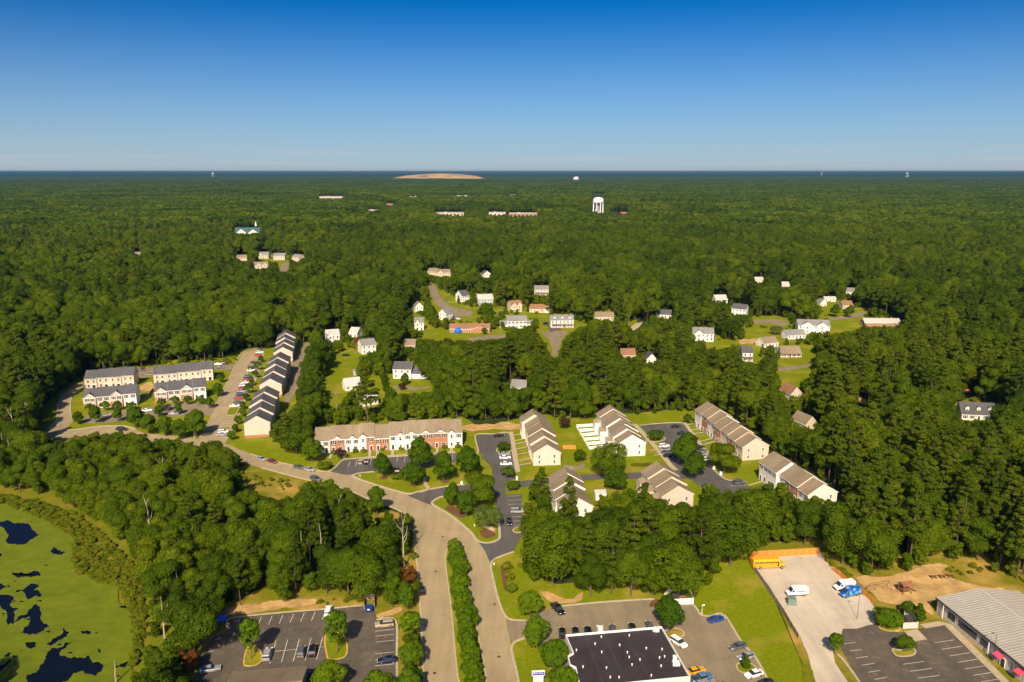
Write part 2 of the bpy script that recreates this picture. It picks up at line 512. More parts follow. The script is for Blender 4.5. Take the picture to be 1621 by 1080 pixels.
# foliage: colour varies from tree to tree, by stand, and from leaf to leaf
def leaf_mat(name, dark, mid, light, stand=0.5, trans=0.32):
    m = bpy.data.materials.new(name)
    m.use_nodes = True
    t = m.node_tree
    t.nodes.clear()
    out = node(t, 'ShaderNodeOutputMaterial')
    oi = node(t, 'ShaderNodeObjectInfo')
    nz = node(t, 'ShaderNodeTexNoise')
    nz.inputs['Scale'].default_value = 0.011
    nz.inputs['Detail'].default_value = 2.0
    t.links.new(oi.outputs['Location'], nz.inputs['Vector'])
    nz2 = node(t, 'ShaderNodeTexNoise')
    nz2.inputs['Scale'].default_value = 0.0023
    nz2.inputs['Detail'].default_value = 3.0
    t.links.new(oi.outputs['Location'], nz2.inputs['Vector'])
    av = node(t, 'ShaderNodeMath', operation='ADD')
    t.links.new(nz.outputs['Fac'], av.inputs[0])
    t.links.new(nz2.outputs['Fac'], av.inputs[1])
    a = maprange(t, av.outputs[0], 0.78, 1.22)
    mx = node(t, 'ShaderNodeMix', data_type='FLOAT')
    mx.inputs[0].default_value = stand
    t.links.new(oi.outputs['Random'], mx.inputs[2])
    t.links.new(a, mx.inputs[3])
    col = ramp(t, mx.outputs[0], [(0.08, dark), (0.5, mid), (0.95, light)])
    at = node(t, 'ShaderNodeAttribute', attribute_name='tint')
    col = mixc(t, 1.0, col, at.outputs['Color'], 'MULTIPLY')
    d = node(t, 'ShaderNodeBsdfPrincipled')
    d.inputs['Roughness'].default_value = 0.62
    d.inputs['Specular IOR Level'].default_value = 0.04
    tr = node(t, 'ShaderNodeBsdfTranslucent')
    mixs = node(t, 'ShaderNodeMixShader')
    mixs.inputs[0].default_value = trans
    t.links.new(col, d.inputs['Base Color'])
    t.links.new(col, tr.inputs['Color'])
    t.links.new(d.outputs[0], mixs.inputs[1])
    t.links.new(tr.outputs[0], mixs.inputs[2])
    t.links.new(mixs.outputs[0], out.inputs['Surface'])
    return m
M['leaf'] = leaf_mat('broadleaf_foliage', (0.034, 0.062, 0.0015), (0.070, 0.110, 0.002), (0.120, 0.148, 0.003))
M['needle'] = leaf_mat('pine_foliage', (0.036, 0.060, 0.002), (0.062, 0.092, 0.003), (0.098, 0.122, 0.004))
M['streetleaf'] = leaf_mat('street_tree_foliage', (0.036, 0.076, 0.002), (0.052, 0.096, 0.002), (0.080, 0.122, 0.003), 0.3)
M['hedgeleaf'] = leaf_mat('median_foliage', (0.058, 0.112, 0.002), (0.076, 0.132, 0.003), (0.100, 0.150, 0.003), 0.2)
M['purpleleaf'] = leaf_mat('purple_foliage', (0.050, 0.022, 0.018), (0.060, 0.026, 0.020), (0.070, 0.030, 0.022), 0.2)
M['redleaf'] = leaf_mat('red_brown_foliage', (0.130, 0.050, 0.010), (0.160, 0.062, 0.012), (0.190, 0.075, 0.014), 0.2)
M['scrubleaf'] = leaf_mat('scrub_foliage', (0.075, 0.110, 0.004), (0.115, 0.140, 0.005), (0.165, 0.155, 0.008), 0.4)
M['blossom'] = leaf_mat('pale_blossom_foliage', (0.080, 0.120, 0.020), (0.110, 0.145, 0.030), (0.140, 0.170, 0.045), 0.2)
# ------------------------------------------------------------------ ground sheets, roads, lots
CLEAR = []          # outlines (photo pixels) of open places: no tree crown may cover them
NOGO = []           # outlines (photo pixels, on the ground) where no trunk may stand
def curve(pts, n=5, closed=True):
    """Catmull-Rom through the points"""
    out, k = [], len(pts)
    rng = range(k) if closed else range(k - 1)
    for i in rng:
        if closed:
            p0, p1, p2, p3 = pts[i - 1], pts[i], pts[(i + 1) % k], pts[(i + 2) % k]
        else:
            p0, p1, p2, p3 = pts[max(i - 1, 0)], pts[i], pts[i + 1], pts[min(i + 2, k - 1)]
        for j in range(n):
            s = j / n
            out.append(tuple(0.5 * (2 * p1[a] + (p2[a] - p0[a]) * s + (2 * p0[a] - 5 * p1[a] + 4 * p2[a] - p3[a]) * s * s
                                    + (3 * p1[a] - p0[a] - 3 * p2[a] + p3[a]) * s ** 3) for a in (0, 1)))
    if not closed:
        out.append(tuple(pts[-1]))
    return out
def flat_mesh(name, pts3, mat):
    me = bpy.data.meshes.new(name)
    me.from_pydata([tuple(p) for p in pts3], [], [tuple(range(len(pts3)))])
    me.materials.append(mat)
    me.update()
    if me.polygons[0].normal.z < 0:
        me.flip_normals()
    return me
def ragged(pts, depth=4, amp=0.20, seed=0):
    r = random.Random(seed)
    for _ in range(depth):
        out = []
        for i in range(len(pts)):
            a, b_ = pts[i], pts[(i + 1) % len(pts)]
            L = math.hypot(b_[0] - a[0], b_[1] - a[1])
            out.append(a)
            if L > 0.35:
                k = r.uniform(-amp, amp)
                out.append(((a[0] + b_[0]) / 2 - (b_[1] - a[1]) * k, (a[1] + b_[1]) / 2 + (b_[0] - a[0]) * k))
        pts = out
    return pts
_z = [0.010]
def sheet(name, pts, mat, z=None, round_=0, nogo=False):
    """flat sheet on the ground whose corners are given as photo pixels; each one a little above the last"""
    if z is None:
        _z[0] += 0.004
        z = _z[0]
    p = curve(pts, round_) if round_ else pts
    if name == 'bare_soil':
        p = ragged(p, 2, 0.12, int(pts[0][0]))
    o = put(name, flat_mesh(name, [G(x, y).xy.to_3d() + Vector((0, 0, z)) for x, y in p], M[mat]))
    o['kind'] = 'structure'
    if nogo:
        NOGO.append(p)
    return o
def strip_mesh(name, pts3, half, z0, z1, mat):
    """band of constant width along a ground polyline, with height"""
    L, R = [], []
    n = len(pts3)
    for i in range(n):
        a, b = pts3[max(i - 1, 0)], pts3[min(i + 1, n - 1)]
        d = (b - a).xy.normalized()
        nrm = Vector((-d.y, d.x))
        L.append(pts3[i].xy + nrm * half)
        R.append(pts3[i].xy - nrm * half)
    mb = MB()
    v = [(p.x, p.y, z1) for p in L] + [(p.x, p.y, z1) for p in R] + [(p.x, p.y, z0) for p in L] + [(p.x, p.y, z0) for p in R]
    f = []
    for i in range(n - 1):
        f.append((i, n + i, n + i + 1, i + 1))
        if z1 - z0 > 0.02:
            f.append((i, i + 1, 2 * n + i + 1, 2 * n + i))
            f.append((n + i + 1, n + i, 3 * n + i, 3 * n + i + 1))
    if z1 - z0 > 0.02:
        f += [(0, 2 * n, 3 * n, n), (n - 1, 2 * n - 1, 4 * n - 1, 3 * n - 1)]
    mb.add(v, f)
    return mb.mesh(name, M[mat])
def kerb(pts, closed=False, mat='concrete', half=0.28, h=0.20, n=5, name='kerb'):
    p = curve(pts, n, closed)
    if closed:
        p = p + [p[0]]
    o = put(name, strip_mesh(name, [G(*q) for q in p], half, 0.0, h, mat))
    o['kind'] = 'structure'
    return o
def walk(pts, half=0.65, mat='walk', name='footpath', n=0):
    _z[0] += 0.004
    p = curve(pts, n, False) if n else pts
    o = put(name, strip_mesh(name, [G(*q) for q in p], half, _z[0], _z[0] + 0.001, mat))
    o['kind'] = 'structure'
    return o
def island(name, pts, mat='lawn', kerbmat='concrete', n=4):
    """raised planted bed with a kerb round it"""
    p = curve(pts, n)
    mb = MB()
    pts3 = [G(*q) for q in p]
    mb.prism([(q.x, q.y) for q in pts3], 0.0, 0.185)
    o = put(name, mb.mesh(name, M[mat]))
    o['kind'] = 'structure'
    kerb(pts, True, kerbmat, 0.18, 0.22, n)
    NOGO.append(p)
    return o
LINE_Z = 0.30
def stall_line(lot, p, q, width=0.12):
    a, b = G(*p), G(*q)
    d = (b - a).normalized()
    nrm = Vector((-d.y, d.x, 0)) * width * 0.5
    z = Vector((0, 0, lot['top'] + 0.006))
    me = bpy.data.meshes.new('stall_line')
    me.from_pydata([tuple(a + nrm + z), tuple(a - nrm + z), tuple(b - nrm + z), tuple(b + nrm + z)], [], [(0, 1, 2, 3)])
    me.materials.append(M['line'])
    me.update()
    if me.polygons[0].normal.z < 0:
        me.flip_normals()
    o = put('stall_line', me, lot)
    return o
def stall_row(lot, p0, p1, dvec, n):
    """n lines evenly from p0 to p1 (photo pixels), each running by dvec (photo pixels)"""
    for i in range(n):
        s = i / (n - 1)
        x, y = p0[0] + (p1[0] - p0[0]) * s, p0[1] + (p1[1] - p0[1]) * s
        stall_line(lot, (x, y), (x + dvec[0], y + dvec[1]))
def lot(name, pts, mat, round_=0):
    o = sheet(name, pts, mat, None, round_, True)
    o['top'] = _z[0]
    return o

# one sheet out to the horizon
R0 = 42000.0
mb = MB()
mb.add([(-R0, -1500, 0), (R0, -1500, 0), (R0, R0, 0), (-R0, R0, 0)], [(0, 1, 2, 3)])
tag(mb.build('ground', M['floor']), kind='structure')

# lawns and rough grass (lowest)
sheet('lawn', [(385, 745), (392, 700), (480, 700), (498, 665), (735, 660), (760, 678), (830, 660), (900, 652), (1000, 655), (1100, 645), (1232, 735),
               (1345, 790), (1330, 835), (1200, 850), (1000, 860), (830, 880), (815, 905), (700, 830), (655, 800), (560, 770), (470, 765)], 'lawn')
sheet('lawn', [(52, 690), (70, 640), (95, 618), (135, 592), (215, 572), (345, 566), (384, 552), (440, 548), (500, 540), (480, 640), (430, 700), (400, 742), (300, 720), (150, 710)], 'lawn')
sheet('lawn', [(765, 870), (800, 868), (830, 890), (880, 925), (1000, 915), (1060, 900), (1120, 880), (1188, 862), (1290, 1100), (820, 1100)], 'lawn', round_=0)
sheet('lawn', [(318, 990), (340, 962), (430, 925), (560, 915), (630, 850), (645, 828), (655, 850), (662, 925), (664, 960), (680, 1100), (300, 1100)], 'rough')
sheet('lawn', [(1290, 1100), (1200, 880), (1195, 862), (1300, 850), (1400, 880), (1621, 860), (1700, 900), (1760, 1100)], 'rough')
sheet('lawn', [(362, 735), (415, 744), (482, 760), (560, 790), (640, 815), (600, 850), (470, 830), (370, 790)], 'rough')
sheet('lawn', [(505, 660), (505, 585), (535, 540), (610, 535), (700, 560), (700, 640), (600, 668)], 'lawn')
sheet('lawn', [(660, 540), (650, 470), (672, 420), (720, 420), (800, 440), (920, 470), (1000, 480), (1010, 515), (930, 530), (905, 570), (860, 575), (840, 545), (700, 545)], 'lawn')
sheet('lawn', [(1090, 560), (1080, 500), (1150, 470), (1300, 462), (1440, 480), (1440, 525), (1320, 540), (1300, 600), (1240, 622), (1200, 600), (1160, 590)], 'lawn')
sheet('lawn', [(1515, 690), (1510, 640), (1560, 620), (1600, 640), (1600, 690)], 'rough')
sheet('lawn', [(365, 420), (370, 405), (400, 395), (480, 395), (490, 425), (450, 440), (400, 435)], 'lawn')
sheet('marsh', [(-160, 700), (10, 690), (60, 740), (160, 790), (255, 830), (300, 900), (290, 1000), (270, 1120), (-200, 1120), (-300, 800)], 'marsh', round_=3)

# main road, its two arms and the street into the left-hand development
blvd_left = [(672, 1100), (670, 1060), (666, 971), (661, 900), (655, 855), (648, 823), (632, 809), (608, 799), (582, 790), (556, 778), (520, 767), (478, 758), (414, 741), (370, 730), (300, 712), (200, 700), (120, 696), (62, 702)]
blvd_right = [(60, 688), (80, 676), (90, 668), (92, 655), (91, 640), (95, 627), (110, 615), (134, 600), (140, 596), (141, 604), (133, 611), (116, 625), (112, 634), (112, 655), (117, 666),
              (103, 680), (113, 681), (160, 675), (199, 675), (214, 680), (228, 686), (300, 693), (360, 704), (397, 719), (429, 729), (463, 737), (503, 745), (545, 749), (560, 752), (580, 763),
              (625, 777), (649, 782), (672, 792), (682, 797), (693, 804), (717, 819), (745, 843), (754, 855), (766, 861), (772, 870), (774, 884), (776, 895), (781, 917), (788, 946), (797, 971), (803, 984), (806, 1000), (808, 1020), (811, 1036), (818, 1065), (824, 1100)]
road = sheet('main_road', blvd_left + blvd_right, 'road', nogo=True)
road['top'] = _z[0]
lane_b = lot('side_lane', [(386, 556), (418, 554), (418, 560), (407, 596), (390, 631), (375, 665), (364, 690), (356, 703), (312, 699), (326, 675), (335, 656), (332, 651), (343, 640), (367, 590)], 'road')
court = lot('townhouse_court', [(126, 672), (138, 657), (217, 647), (237, 645), (292, 637), (344, 640), (334, 658), (297, 659), (237, 661), (190, 668)], 'greylot')
sheet('rear_lane', [(208, 590), (246, 579), (247, 596), (214, 600)], 'greylot')
sheet('rear_lane', [(338, 576), (372, 578), (367, 586), (340, 586)], 'greylot')
sheet('rear_lane', [(459, 580), (475, 545), (490, 545), (480, 580), (470, 620), (455, 640), (448, 640)], 'greylot', nogo=True)

# central townhouse lots
lot_d = lot('townhouse_car_park', [(523, 747), (540, 732), (548, 729), (600, 725.5), (720, 718), (742, 717), (744, 729), (690, 736), (640, 741), (600, 745), (580, 749), (560, 752), (545, 752)], 'newasphalt')
drive = lot('drive', [(645, 785), (665, 779), (708, 771), (740, 768), (792, 760), (796, 775), (735, 780), (702, 785), (690, 791), (682, 800), (664, 793)], 'newasphalt')
lot_e = lot('townhouse_car_park', [(753, 689), (806, 686.5), (816, 745), (818, 757), (800, 764), (800, 783), (826, 783), (828, 845), (813, 873), (790, 882), (777, 893), (766, 870), (757, 858), (782, 860), (790, 850), (787, 815), (782, 770), (778, 740), (764, 725), (759, 716)], 'newasphalt')
cross = lot('cross_lane', [(803, 768), (824, 762), (880, 756), (947, 750.5), (1014, 748), (1085, 745), (1120, 742), (1120, 757), (1085, 758), (1014, 758.5), (947, 759), (880, 765), (824, 772), (803, 779)], 'newasphalt')
lot_f = lot('townhouse_car_park', [(1012, 674), (1040, 671.5), (1079, 670.5), (1092, 684), (1120, 723), (1124, 738), (1148, 759), (1176, 762), (1186, 773), (1182, 784), (1118, 778), (1079, 749), (1060, 732), (1041, 699)], 'newasphalt')
sheet('townhouse_car_park', [(1205, 808), (1236, 806), (1246, 824), (1212, 828)], 'newasphalt', nogo=True)
# lower lots
lot_l = lot('car_park', [(364, 980), (440, 971), (512, 965), (574, 959), (576, 966), (593, 966), (596, 982), (626, 983), (629, 1100), (300, 1100), (318, 1036), (340, 1008), (356, 1002), (362, 996)], 'asphalt')
lot_m = lot('car_park', [(812, 1019), (806, 1008), (801, 984), (812, 983), (832, 983), (850, 970), (878, 962), (950, 955), (1010, 951), (1036, 950), (1042, 965), (1070, 964), (1080, 956), (1096, 956), (1104, 966), (1110, 974), (1124, 976), (1146, 974), (1172, 1014), (1200, 1048), (1226, 1100), (880, 1100), (860, 1020), (828, 1010)], 'greylot')
yard = lot('gravel_yard', [(1192, 898), (1190, 888), (1200, 880), (1240, 876), (1297, 871), (1312, 888), (1330, 905), (1352, 926), (1376, 950), (1388, 968), (1384, 988), (1400, 1000), (1345, 1006), (1318, 1030), (1322, 1050), (1345, 1085), (1350, 1110), (1300, 1110), (1285, 1060), (1268, 1010), (1240, 965), (1215, 925)], 'gravel')
lot_r = lot('car_park', [(1334, 996), (1356, 996), (1376, 990), (1392, 988), (1400, 996), (1424, 1002), (1456, 996), (1490, 991), (1496, 992), (1600, 1092), (1610, 1110), (1385, 1110), (1362, 1080), (1338, 1040), (1328, 1020)], 'asphalt')
sheet('skip_apron', [(1431, 1000), (1452, 997), (1468, 1013), (1447, 1016)], 'walk')
# neighbourhood streets
sheet('street', [(678, 455), (682, 448), (690, 455), (697, 470), (712, 484), (730, 489), (748, 494), (742, 501), (716, 501), (703, 492), (690, 480), (683, 468)], 'greylot', round_=3, nogo=True)
sheet('street', [(858, 527), (880, 524), (900, 526), (891, 535), (886, 550), (880, 566), (874, 566), (873, 550), (868, 538)], 'greylot', round_=3, nogo=True)
sheet('street', [(742, 535), (800, 529), (800, 536), (742, 543)], 'greylot')
sheet('street', [(862, 510), (878, 510), (888, 522), (872, 526)], 'newasphalt')
sheet('street', [(1231, 582), (1255, 580), (1284, 577), (1286, 581), (1255, 586), (1232, 589)], 'greylot')
sheet('street', [(1190, 508), (1230, 506), (1250, 512), (1240, 518), (1222, 512), (1192, 513)], 'greylot')
sheet('street', [(1310, 505), (1370, 493), (1372, 500), (1320, 508)], 'greylot')
sheet('street', [(442, 425), (450, 415), (458, 417), (454, 428), (446, 433)], 'greylot')
sheet('street', [(994, 520), (1008, 512), (1018, 510), (1012, 518), (1000, 526)], 'walk')
sheet('street', [(622, 611), (645, 612), (668, 614), (680, 611), (680, 615), (655, 619), (622, 615)], 'greylot')
# bare soil and mulch
sheet('bare_soil', [(345, 972), (370, 962), (420, 954), (470, 949), (500, 950), (505, 956), (440, 966), (372, 975)], 'dirt', round_=3)
sheet('bare_soil', [(855, 938), (870, 938), (886, 946), (905, 949), (922, 938), (918, 953), (890, 957), (872, 954)], 'dirt', round_=3)
sheet('bare_soil', [(1355, 915), (1400, 914), (1440, 905), (1470, 893), (1500, 896), (1490, 908), (1520, 920), (1560, 930), (1590, 935), (1480, 950), (1478, 975), (1450, 960), (1400, 955), (1385, 945)], 'dirt', round_=3)
sheet('bare_soil', [(1262, 1010), (1272, 1022), (1282, 1050), (1292, 1110), (1280, 1110), (1270, 1060)], 'rough', round_=2)
sheet('bare_soil', [(735, 675), (828, 672), (828, 677), (735, 681)], 'dirt', round_=2)
sheet('bare_soil', [(596, 974), (612, 968), (632, 962), (636, 968), (615, 976), (600, 980)], 'dirt', round_=2)
sheet('bare_soil', [(240, 605), (244, 618), (225, 620), (222, 612)], 'dirt', round_=2)
sheet('bare_soil', [(1170, 540), (1202, 537), (1204, 543), (1176, 546)], 'dirt', round_=2)
sheet('bare_soil', [(1356, 634), (1364, 630), (1378, 638), (1372, 643)], 'dirt', round_=2)
sheet('bare_soil', [(1028, 962), (1035, 950), (1055, 952), (1056, 962)], 'mulch', round_=2)
sheet('mulch_bed', [(792, 898), (800, 896), (802, 930), (798, 934)], 'mulch', round_=2)
sheet('mulch_bed', [(758, 842), (775, 839), (784, 846), (780, 851), (768, 852)], 'mulch', round_=2)
sheet('mulch_bed', [(704, 806), (716, 801), (730, 812), (736, 818), (728, 820)], 'mulch', round_=2)
for cx, cy, r in ((607, 757, 7), (655, 768, 7), (704, 762, 7.5), (666, 744, 7)):
    sheet('mulch_bed', [(cx - r, cy), (cx, cy - r * 0.4), (cx + r, cy), (cx, cy + r * 0.4)], 'mulch', round_=4)

# raised beds
median = island('median_bed', [(707, 874), (718, 868), (730, 874), (736, 900), (750, 970), (771, 1100), (731, 1100), (714, 960), (706, 900)])
island('planted_bed', [(386, 1050), (390, 1030), (399, 1022), (412, 1032), (414, 1046), (404, 1054), (390, 1055)], 'lawn', 'kerbyellow')
island('planted_bed', [(518, 1040), (514, 1012), (522, 1002), (542, 1004), (549, 1020), (548, 1038), (536, 1044), (522, 1044)], 'lawn', 'kerbyellow')
island('planted_bed', [(1413, 1028), (1422, 1030), (1446, 1028), (1448, 1036), (1434, 1040), (1418, 1038)], 'lawn', 'concrete')
island('planted_bed', [(1392, 994), (1400, 985), (1424, 985), (1425, 997), (1408, 1000)], 'lawn', 'kerbyellow')
island('planted_bed', [(389, 597), (395, 589), (404, 588), (402, 595), (394, 598)], 'lawn')
island('planted_bed', [(359, 657), (363, 647), (378, 645), (374, 655), (366, 658)], 'lawn')
island('planted_bed', [(349, 681), (352, 677), (364, 676), (362, 680)], 'lawn')
island('planted_bed', [(1022, 697), (1030, 691), (1050, 692), (1052, 697), (1038, 700), (1028, 700)], 'lawn')
island('planted_bed', [(786, 715), (790, 709), (806, 709), (808, 715), (796, 718)], 'lawn')
island('planted_bed', [(1046, 1006), (1060, 997), (1074, 996), (1082, 1002), (1080, 1008), (1060, 1010)], 'rough')
island('planted_bed', [(1166, 1056), (1172, 1050), (1190, 1052), (1196, 1060), (1186, 1066), (1172, 1064)], 'lawn')
island('planted_bed', [(812, 841), (816, 836), (826, 836), (826, 842), (818, 844)], 'lawn')
# kerbs along the roads
kerb(blvd_left[:13])
kerb([(397, 719), (429, 729), (463, 737), (503, 745), (518, 747), (530, 741), (540, 731), (548, 728), (600, 724.5), (720, 717)])
kerb([(592, 747), (566, 750), (558, 754), (566, 758), (580, 763), (625, 777), (649, 782), (664, 778), (708, 770), (735, 767)], half=0.4)
kerb([(735, 781), (702, 786), (688, 792), (684, 798), (693, 804), (717, 819), (745, 843), (755, 856), (770, 860), (784, 857), (791, 849), (788, 815)], half=0.4)
kerb([(813, 874), (786, 884), (777, 895), (781, 917), (788, 946), (797, 971), (808, 981), (832, 983)])
kerb([(832, 1010), (815, 1017), (810, 1026), (811, 1036), (818, 1065), (824, 1100)])
kerb([(753, 720), (757, 714), (753, 689), (780, 687.5), (806, 686.5), (811, 715), (817, 748)])
kerb([(1012, 674), (1040, 671), (1079, 670), (1092, 684), (1120, 723)])
kerb([(1124, 738), (1148, 759), (1176, 761)])
kerb([(91, 640), (90, 664), (80, 675)])
kerb([(133, 611), (116, 625), (112, 634), (112, 655), (117, 666)])
kerb([(106, 681), (113, 681), (160, 675), (199, 675), (214, 680)], half=0.4)
kerb([(343, 640), (367, 590), (386, 556), (418, 554)])
kerb([(418, 560), (407, 596), (390, 631), (375, 665), (364, 690)])
kerb([(362, 996), (364, 980), (440, 971), (512, 965), (574, 959)])
kerb([(596, 982), (626, 983), (628, 1040), (629, 1100)])
kerb([(878, 961), (950, 954), (1010, 950), (1036, 949)])
kerb([(1096, 956), (1104, 966), (1110, 974), (1124, 976), (1146, 974), (1172, 1014), (1200, 1048), (1226, 1100)])
kerb([(1326, 1036), (1340, 1052), (1366, 1090), (1372, 1110)])
walk([(1460, 993), (1490, 988), (1500, 990), (1560, 1050), (1610, 1100)], 1.0)
# footpaths
walk([(1004, 672), (1030, 700), (1062, 738), (1070, 745)], 1.1)
walk([(809, 684), (820, 748)], 0.9)
for a, bq in (((808, 691), (830, 687)), ((810, 700), (832, 695)), ((811, 705), (834, 700)), ((812, 713), (836, 708)), ((814, 721), (838, 717)), ((817, 731), (840, 727)), ((819, 738), (842, 734))):
    walk([a, bq], 0.5)
for x0, y0, x1, y1 in ((526, 717, 522, 727), (549, 715, 545, 726), (586, 712.5, 585, 725), (598, 711.5, 597, 724.5), (622, 711, 621, 723.5), (645, 709.5, 645, 722), (669, 708.5, 669, 721), (692, 708, 692, 720), (714, 707.5, 715, 719)):
    walk([(x0, y0), (x1, y1)], 0.6)
walk([(543, 728.5), (600, 723.5), (720, 716)], 0.7)
for a, bq in (((1084, 674), (1105, 671)), ((1090, 683), (1112, 679)), ((1099, 688), (1122, 684)), ((1108, 700), (1132, 694)), ((1114, 705), (1136, 699)), ((1030, 714), (1050, 713)), ((1034, 722), (1054, 721)), ((1185, 770), (1208, 763)), ((1236, 808), (1250, 803)), ((1228, 796), (1243, 791))):
    walk([a, bq], 0.5)
walk([(1082, 668), (1092, 682), (1122, 722)], 0.8)
walk([(674, 752), (672, 765), (678, 775), (664, 781)], 0.7, n=3)
# painted stall lines
stall_row(lot_l, (374, 995), (510, 981.5), (6, -14.5), 9)
stall_row(lot_l, (427, 1051), (501, 1045), (10, -36), 5)
stall_line(lot_l, (434, 1032), (520, 1024))
for y in (1000, 1008, 1017.5, 1036, 1046.5, 1055):
    stall_line(lot_l, (594, y), (624, y - 3.3))
stall_row(lot_l, (326, 1033), (340, 1013), (12, -2), 2)
for i in range(8):
    stall_line(lot_r, (1336 + 9.5 * i, 1020 + 11.3 * i), (1354 + 10 * i, 1018 + 11 * i))
    stall_line(lot_r, (1479 + 12.3 * i, 1018.5 + 10.3 * i), (1511 + 12.3 * i, 1013.5 + 10.3 * i))
for i in range(3):
    stall_line(lot_r, (1429 + 12 * i, 1052.5 + 11 * i), (1463 + 12 * i, 1048 + 11 * i))
stall_row(lot_d, (551, 740), (585, 736.5), (3, -9.5), 4)
stall_row(lot_d, (628, 732), (640, 731.5), (1.5, -8), 2)
stall_line(lot_d, (716, 728), (716, 719))
stall_row(lot_e, (801, 786), (814, 832), (23, -0.8), 8)
stall_row(lot_e, (790, 712), (799, 754), (21, -1), 6)
stall_row(lot_f, (1100, 709), (1122, 740), (-16, 2), 5)
stall_line(lot_f, (1155, 770), (1182, 769))
stall_row(lane_b, (353, 662), (345, 676), (20, -1), 4)

# ------------------------------------------------------------------ pond: duckweed mat with dark open water
m, t, b = nt('duckweed')
c = ramp(t, pos_noise(t, 0.16, 7, 0.7), [(0.25, (0.076, 0.106, 0.002)), (0.5, (0.112, 0.142, 0.003)), (0.75, (0.148, 0.166, 0.004))])
c = mixc(t, 1.0, c, ramp(t, pos_noise(t, 0.5, 6, 0.75, stretch=(0.25, 1, 1)), [(0.3, (0.80, 0.82, 0.80)), (0.6, (1.04, 1.03, 1.0))]), 'MULTIPLY')
fine = pos_noise(t, 3.0, 4, 0.7)
c = mixc(t, 1.0, c, ramp(t, fine, [(0.25, (0.88, 0.88, 0.88)), (0.75, (1.1, 1.1, 1.1))]), 'MULTIPLY')
t.links.new(c, b.inputs['Base Color'])
b.inputs['Roughness'].default_value = 0.8
b.inputs['Specular IOR Level'].default_value = 0.2
M['duckweed'] = m
m, t, b = nt('open_water')
b.inputs['Base Color'].default_value = (0.004, 0.006, 0.012, 1)
b.inputs['Roughness'].default_value = 0.06
b.inputs['IOR'].default_value = 1.33
M['water'] = m
POND = [(-250, 800), (-60, 790), (0, 797), (35, 806), (70, 823), (95, 838), (118, 855), (116, 885), (124, 912), (165, 918), (186, 930), (188, 955), (205, 970), (222, 985), (226, 1005), (214, 1030), (208, 1060), (200, 1110), (-250, 1130)]
pond = put('pond', flat_mesh('pond', [G(x, y).xy.to_3d() + Vector((0, 0, 0.30)) for x, y in curve(POND, 4)], M['duckweed']))
tag(pond, kind='structure')
NOGO.append(POND)
WATER = [[(-20, 826), (10, 825), (30, 829), (45, 830), (50, 838), (62, 848), (55, 852), (42, 862), (28, 864), (12, 862), (8, 856), (14, 848), (4, 836)],
         [(84, 868), (92, 872), (104, 876), (98, 880), (88, 877), (80, 876)],
         [(18, 908), (34, 907), (44, 910), (62, 907), (65, 914), (50, 916), (40, 914), (28, 916)],
         [(22, 940), (40, 933), (48, 926), (60, 927), (62, 931), (54, 936), (66, 942), (64, 946), (52, 947), (44, 951), (40, 942)],
         [(-30, 946), (10, 944), (22, 948), (16, 958), (24, 975), (14, 992), (10, 985), (8, 968), (-30, 960)],
         [(56, 958), (64, 962), (66, 975), (64, 982), (78, 992), (70, 1000), (64, 1003), (50, 1006), (32, 1004), (38, 996), (46, 990), (46, 978), (36, 980), (24, 986), (18, 990), (30, 978), (44, 972), (50, 965)],
         [(100, 996), (110, 1002), (106, 1010), (92, 1016), (84, 1022), (74, 1022), (86, 1012), (98, 1006)],
         [(128, 1001), (144, 1002), (142, 1006), (132, 1005)],
         [(40, 1021), (58, 1020), (56, 1026), (42, 1027)],
         [(42, 1072), (60, 1064), (72, 1046), (82, 1028), (98, 1026), (114, 1018), (98, 1030), (94, 1042), (112, 1044), (142, 1040), (146, 1052), (163, 1054), (160, 1066), (150, 1072), (130, 1064), (112, 1074), (90, 1082), (60, 1090)],
         [(180, 1058), (196, 1052), (204, 1048), (206, 1053), (192, 1058), (182, 1061)],
         [(-30, 1060), (4, 1055), (20, 1045), (8, 1058), (-30, 1078)],
         [(-30, 926), (4, 927), (12, 931), (2, 935), (-30, 936)],
         [(20, 953), (24, 952), (22, 956)], [(154, 1028), (160, 1034), (156, 1036)], [(18, 966), (22, 964), (30, 966), (24, 969)], [(10, 1038), (18, 1034), (15, 1040), (6, 1042)],
         [(188, 962), (200, 959), (208, 961), (198, 965)], [(-30, 880), (2, 878), (4, 880), (-30, 884)]]
_r = random.Random(5)
for _ in range(46):                                     # small openings scattered round the large ones
    w = WATER[_r.randrange(14)]
    q = _r.choice(w)
    cx_, cy_ = q[0] + _r.gauss(0, 9), q[1] + _r.gauss(0, 5)
    s_ = _r.uniform(0.8, 3.2)
    if 0 < cx_ < 190 and cy_ > 835 and cx_ < 60 + (cy_ - 800) * 0.7:
        WATER.append([(cx_ - s_ * 1.8, cy_), (cx_, cy_ - s_ * 0.5), (cx_ + s_ * 1.6, cy_ - s_ * 0.1), (cx_ + s_ * 0.2, cy_ + s_ * 0.5)])
for i, w in enumerate(WATER):
    o = put('open_water', flat_mesh('open_water', [G(x, y).xy.to_3d() + Vector((0, 0, 0.318 + 0.0015 * i)) for x, y in ragged(w, 3 if i == 0 else 5, 0.15 if i == 0 else 0.21, i)], M['water']))
    tag(o, kind='structure')
cover = MB().lathe([(0.42, 0.0), (0.42, 0.012)], 12).mesh('manhole_cover', M['darkmetal'])
for x, y in ((783, 957), (688, 1066), (701, 850), (612, 783), (690, 905), (790, 1040)):
    p = G(x, y)
    put('manhole_cover', cover, road, (p.x, p.y, road['top']))
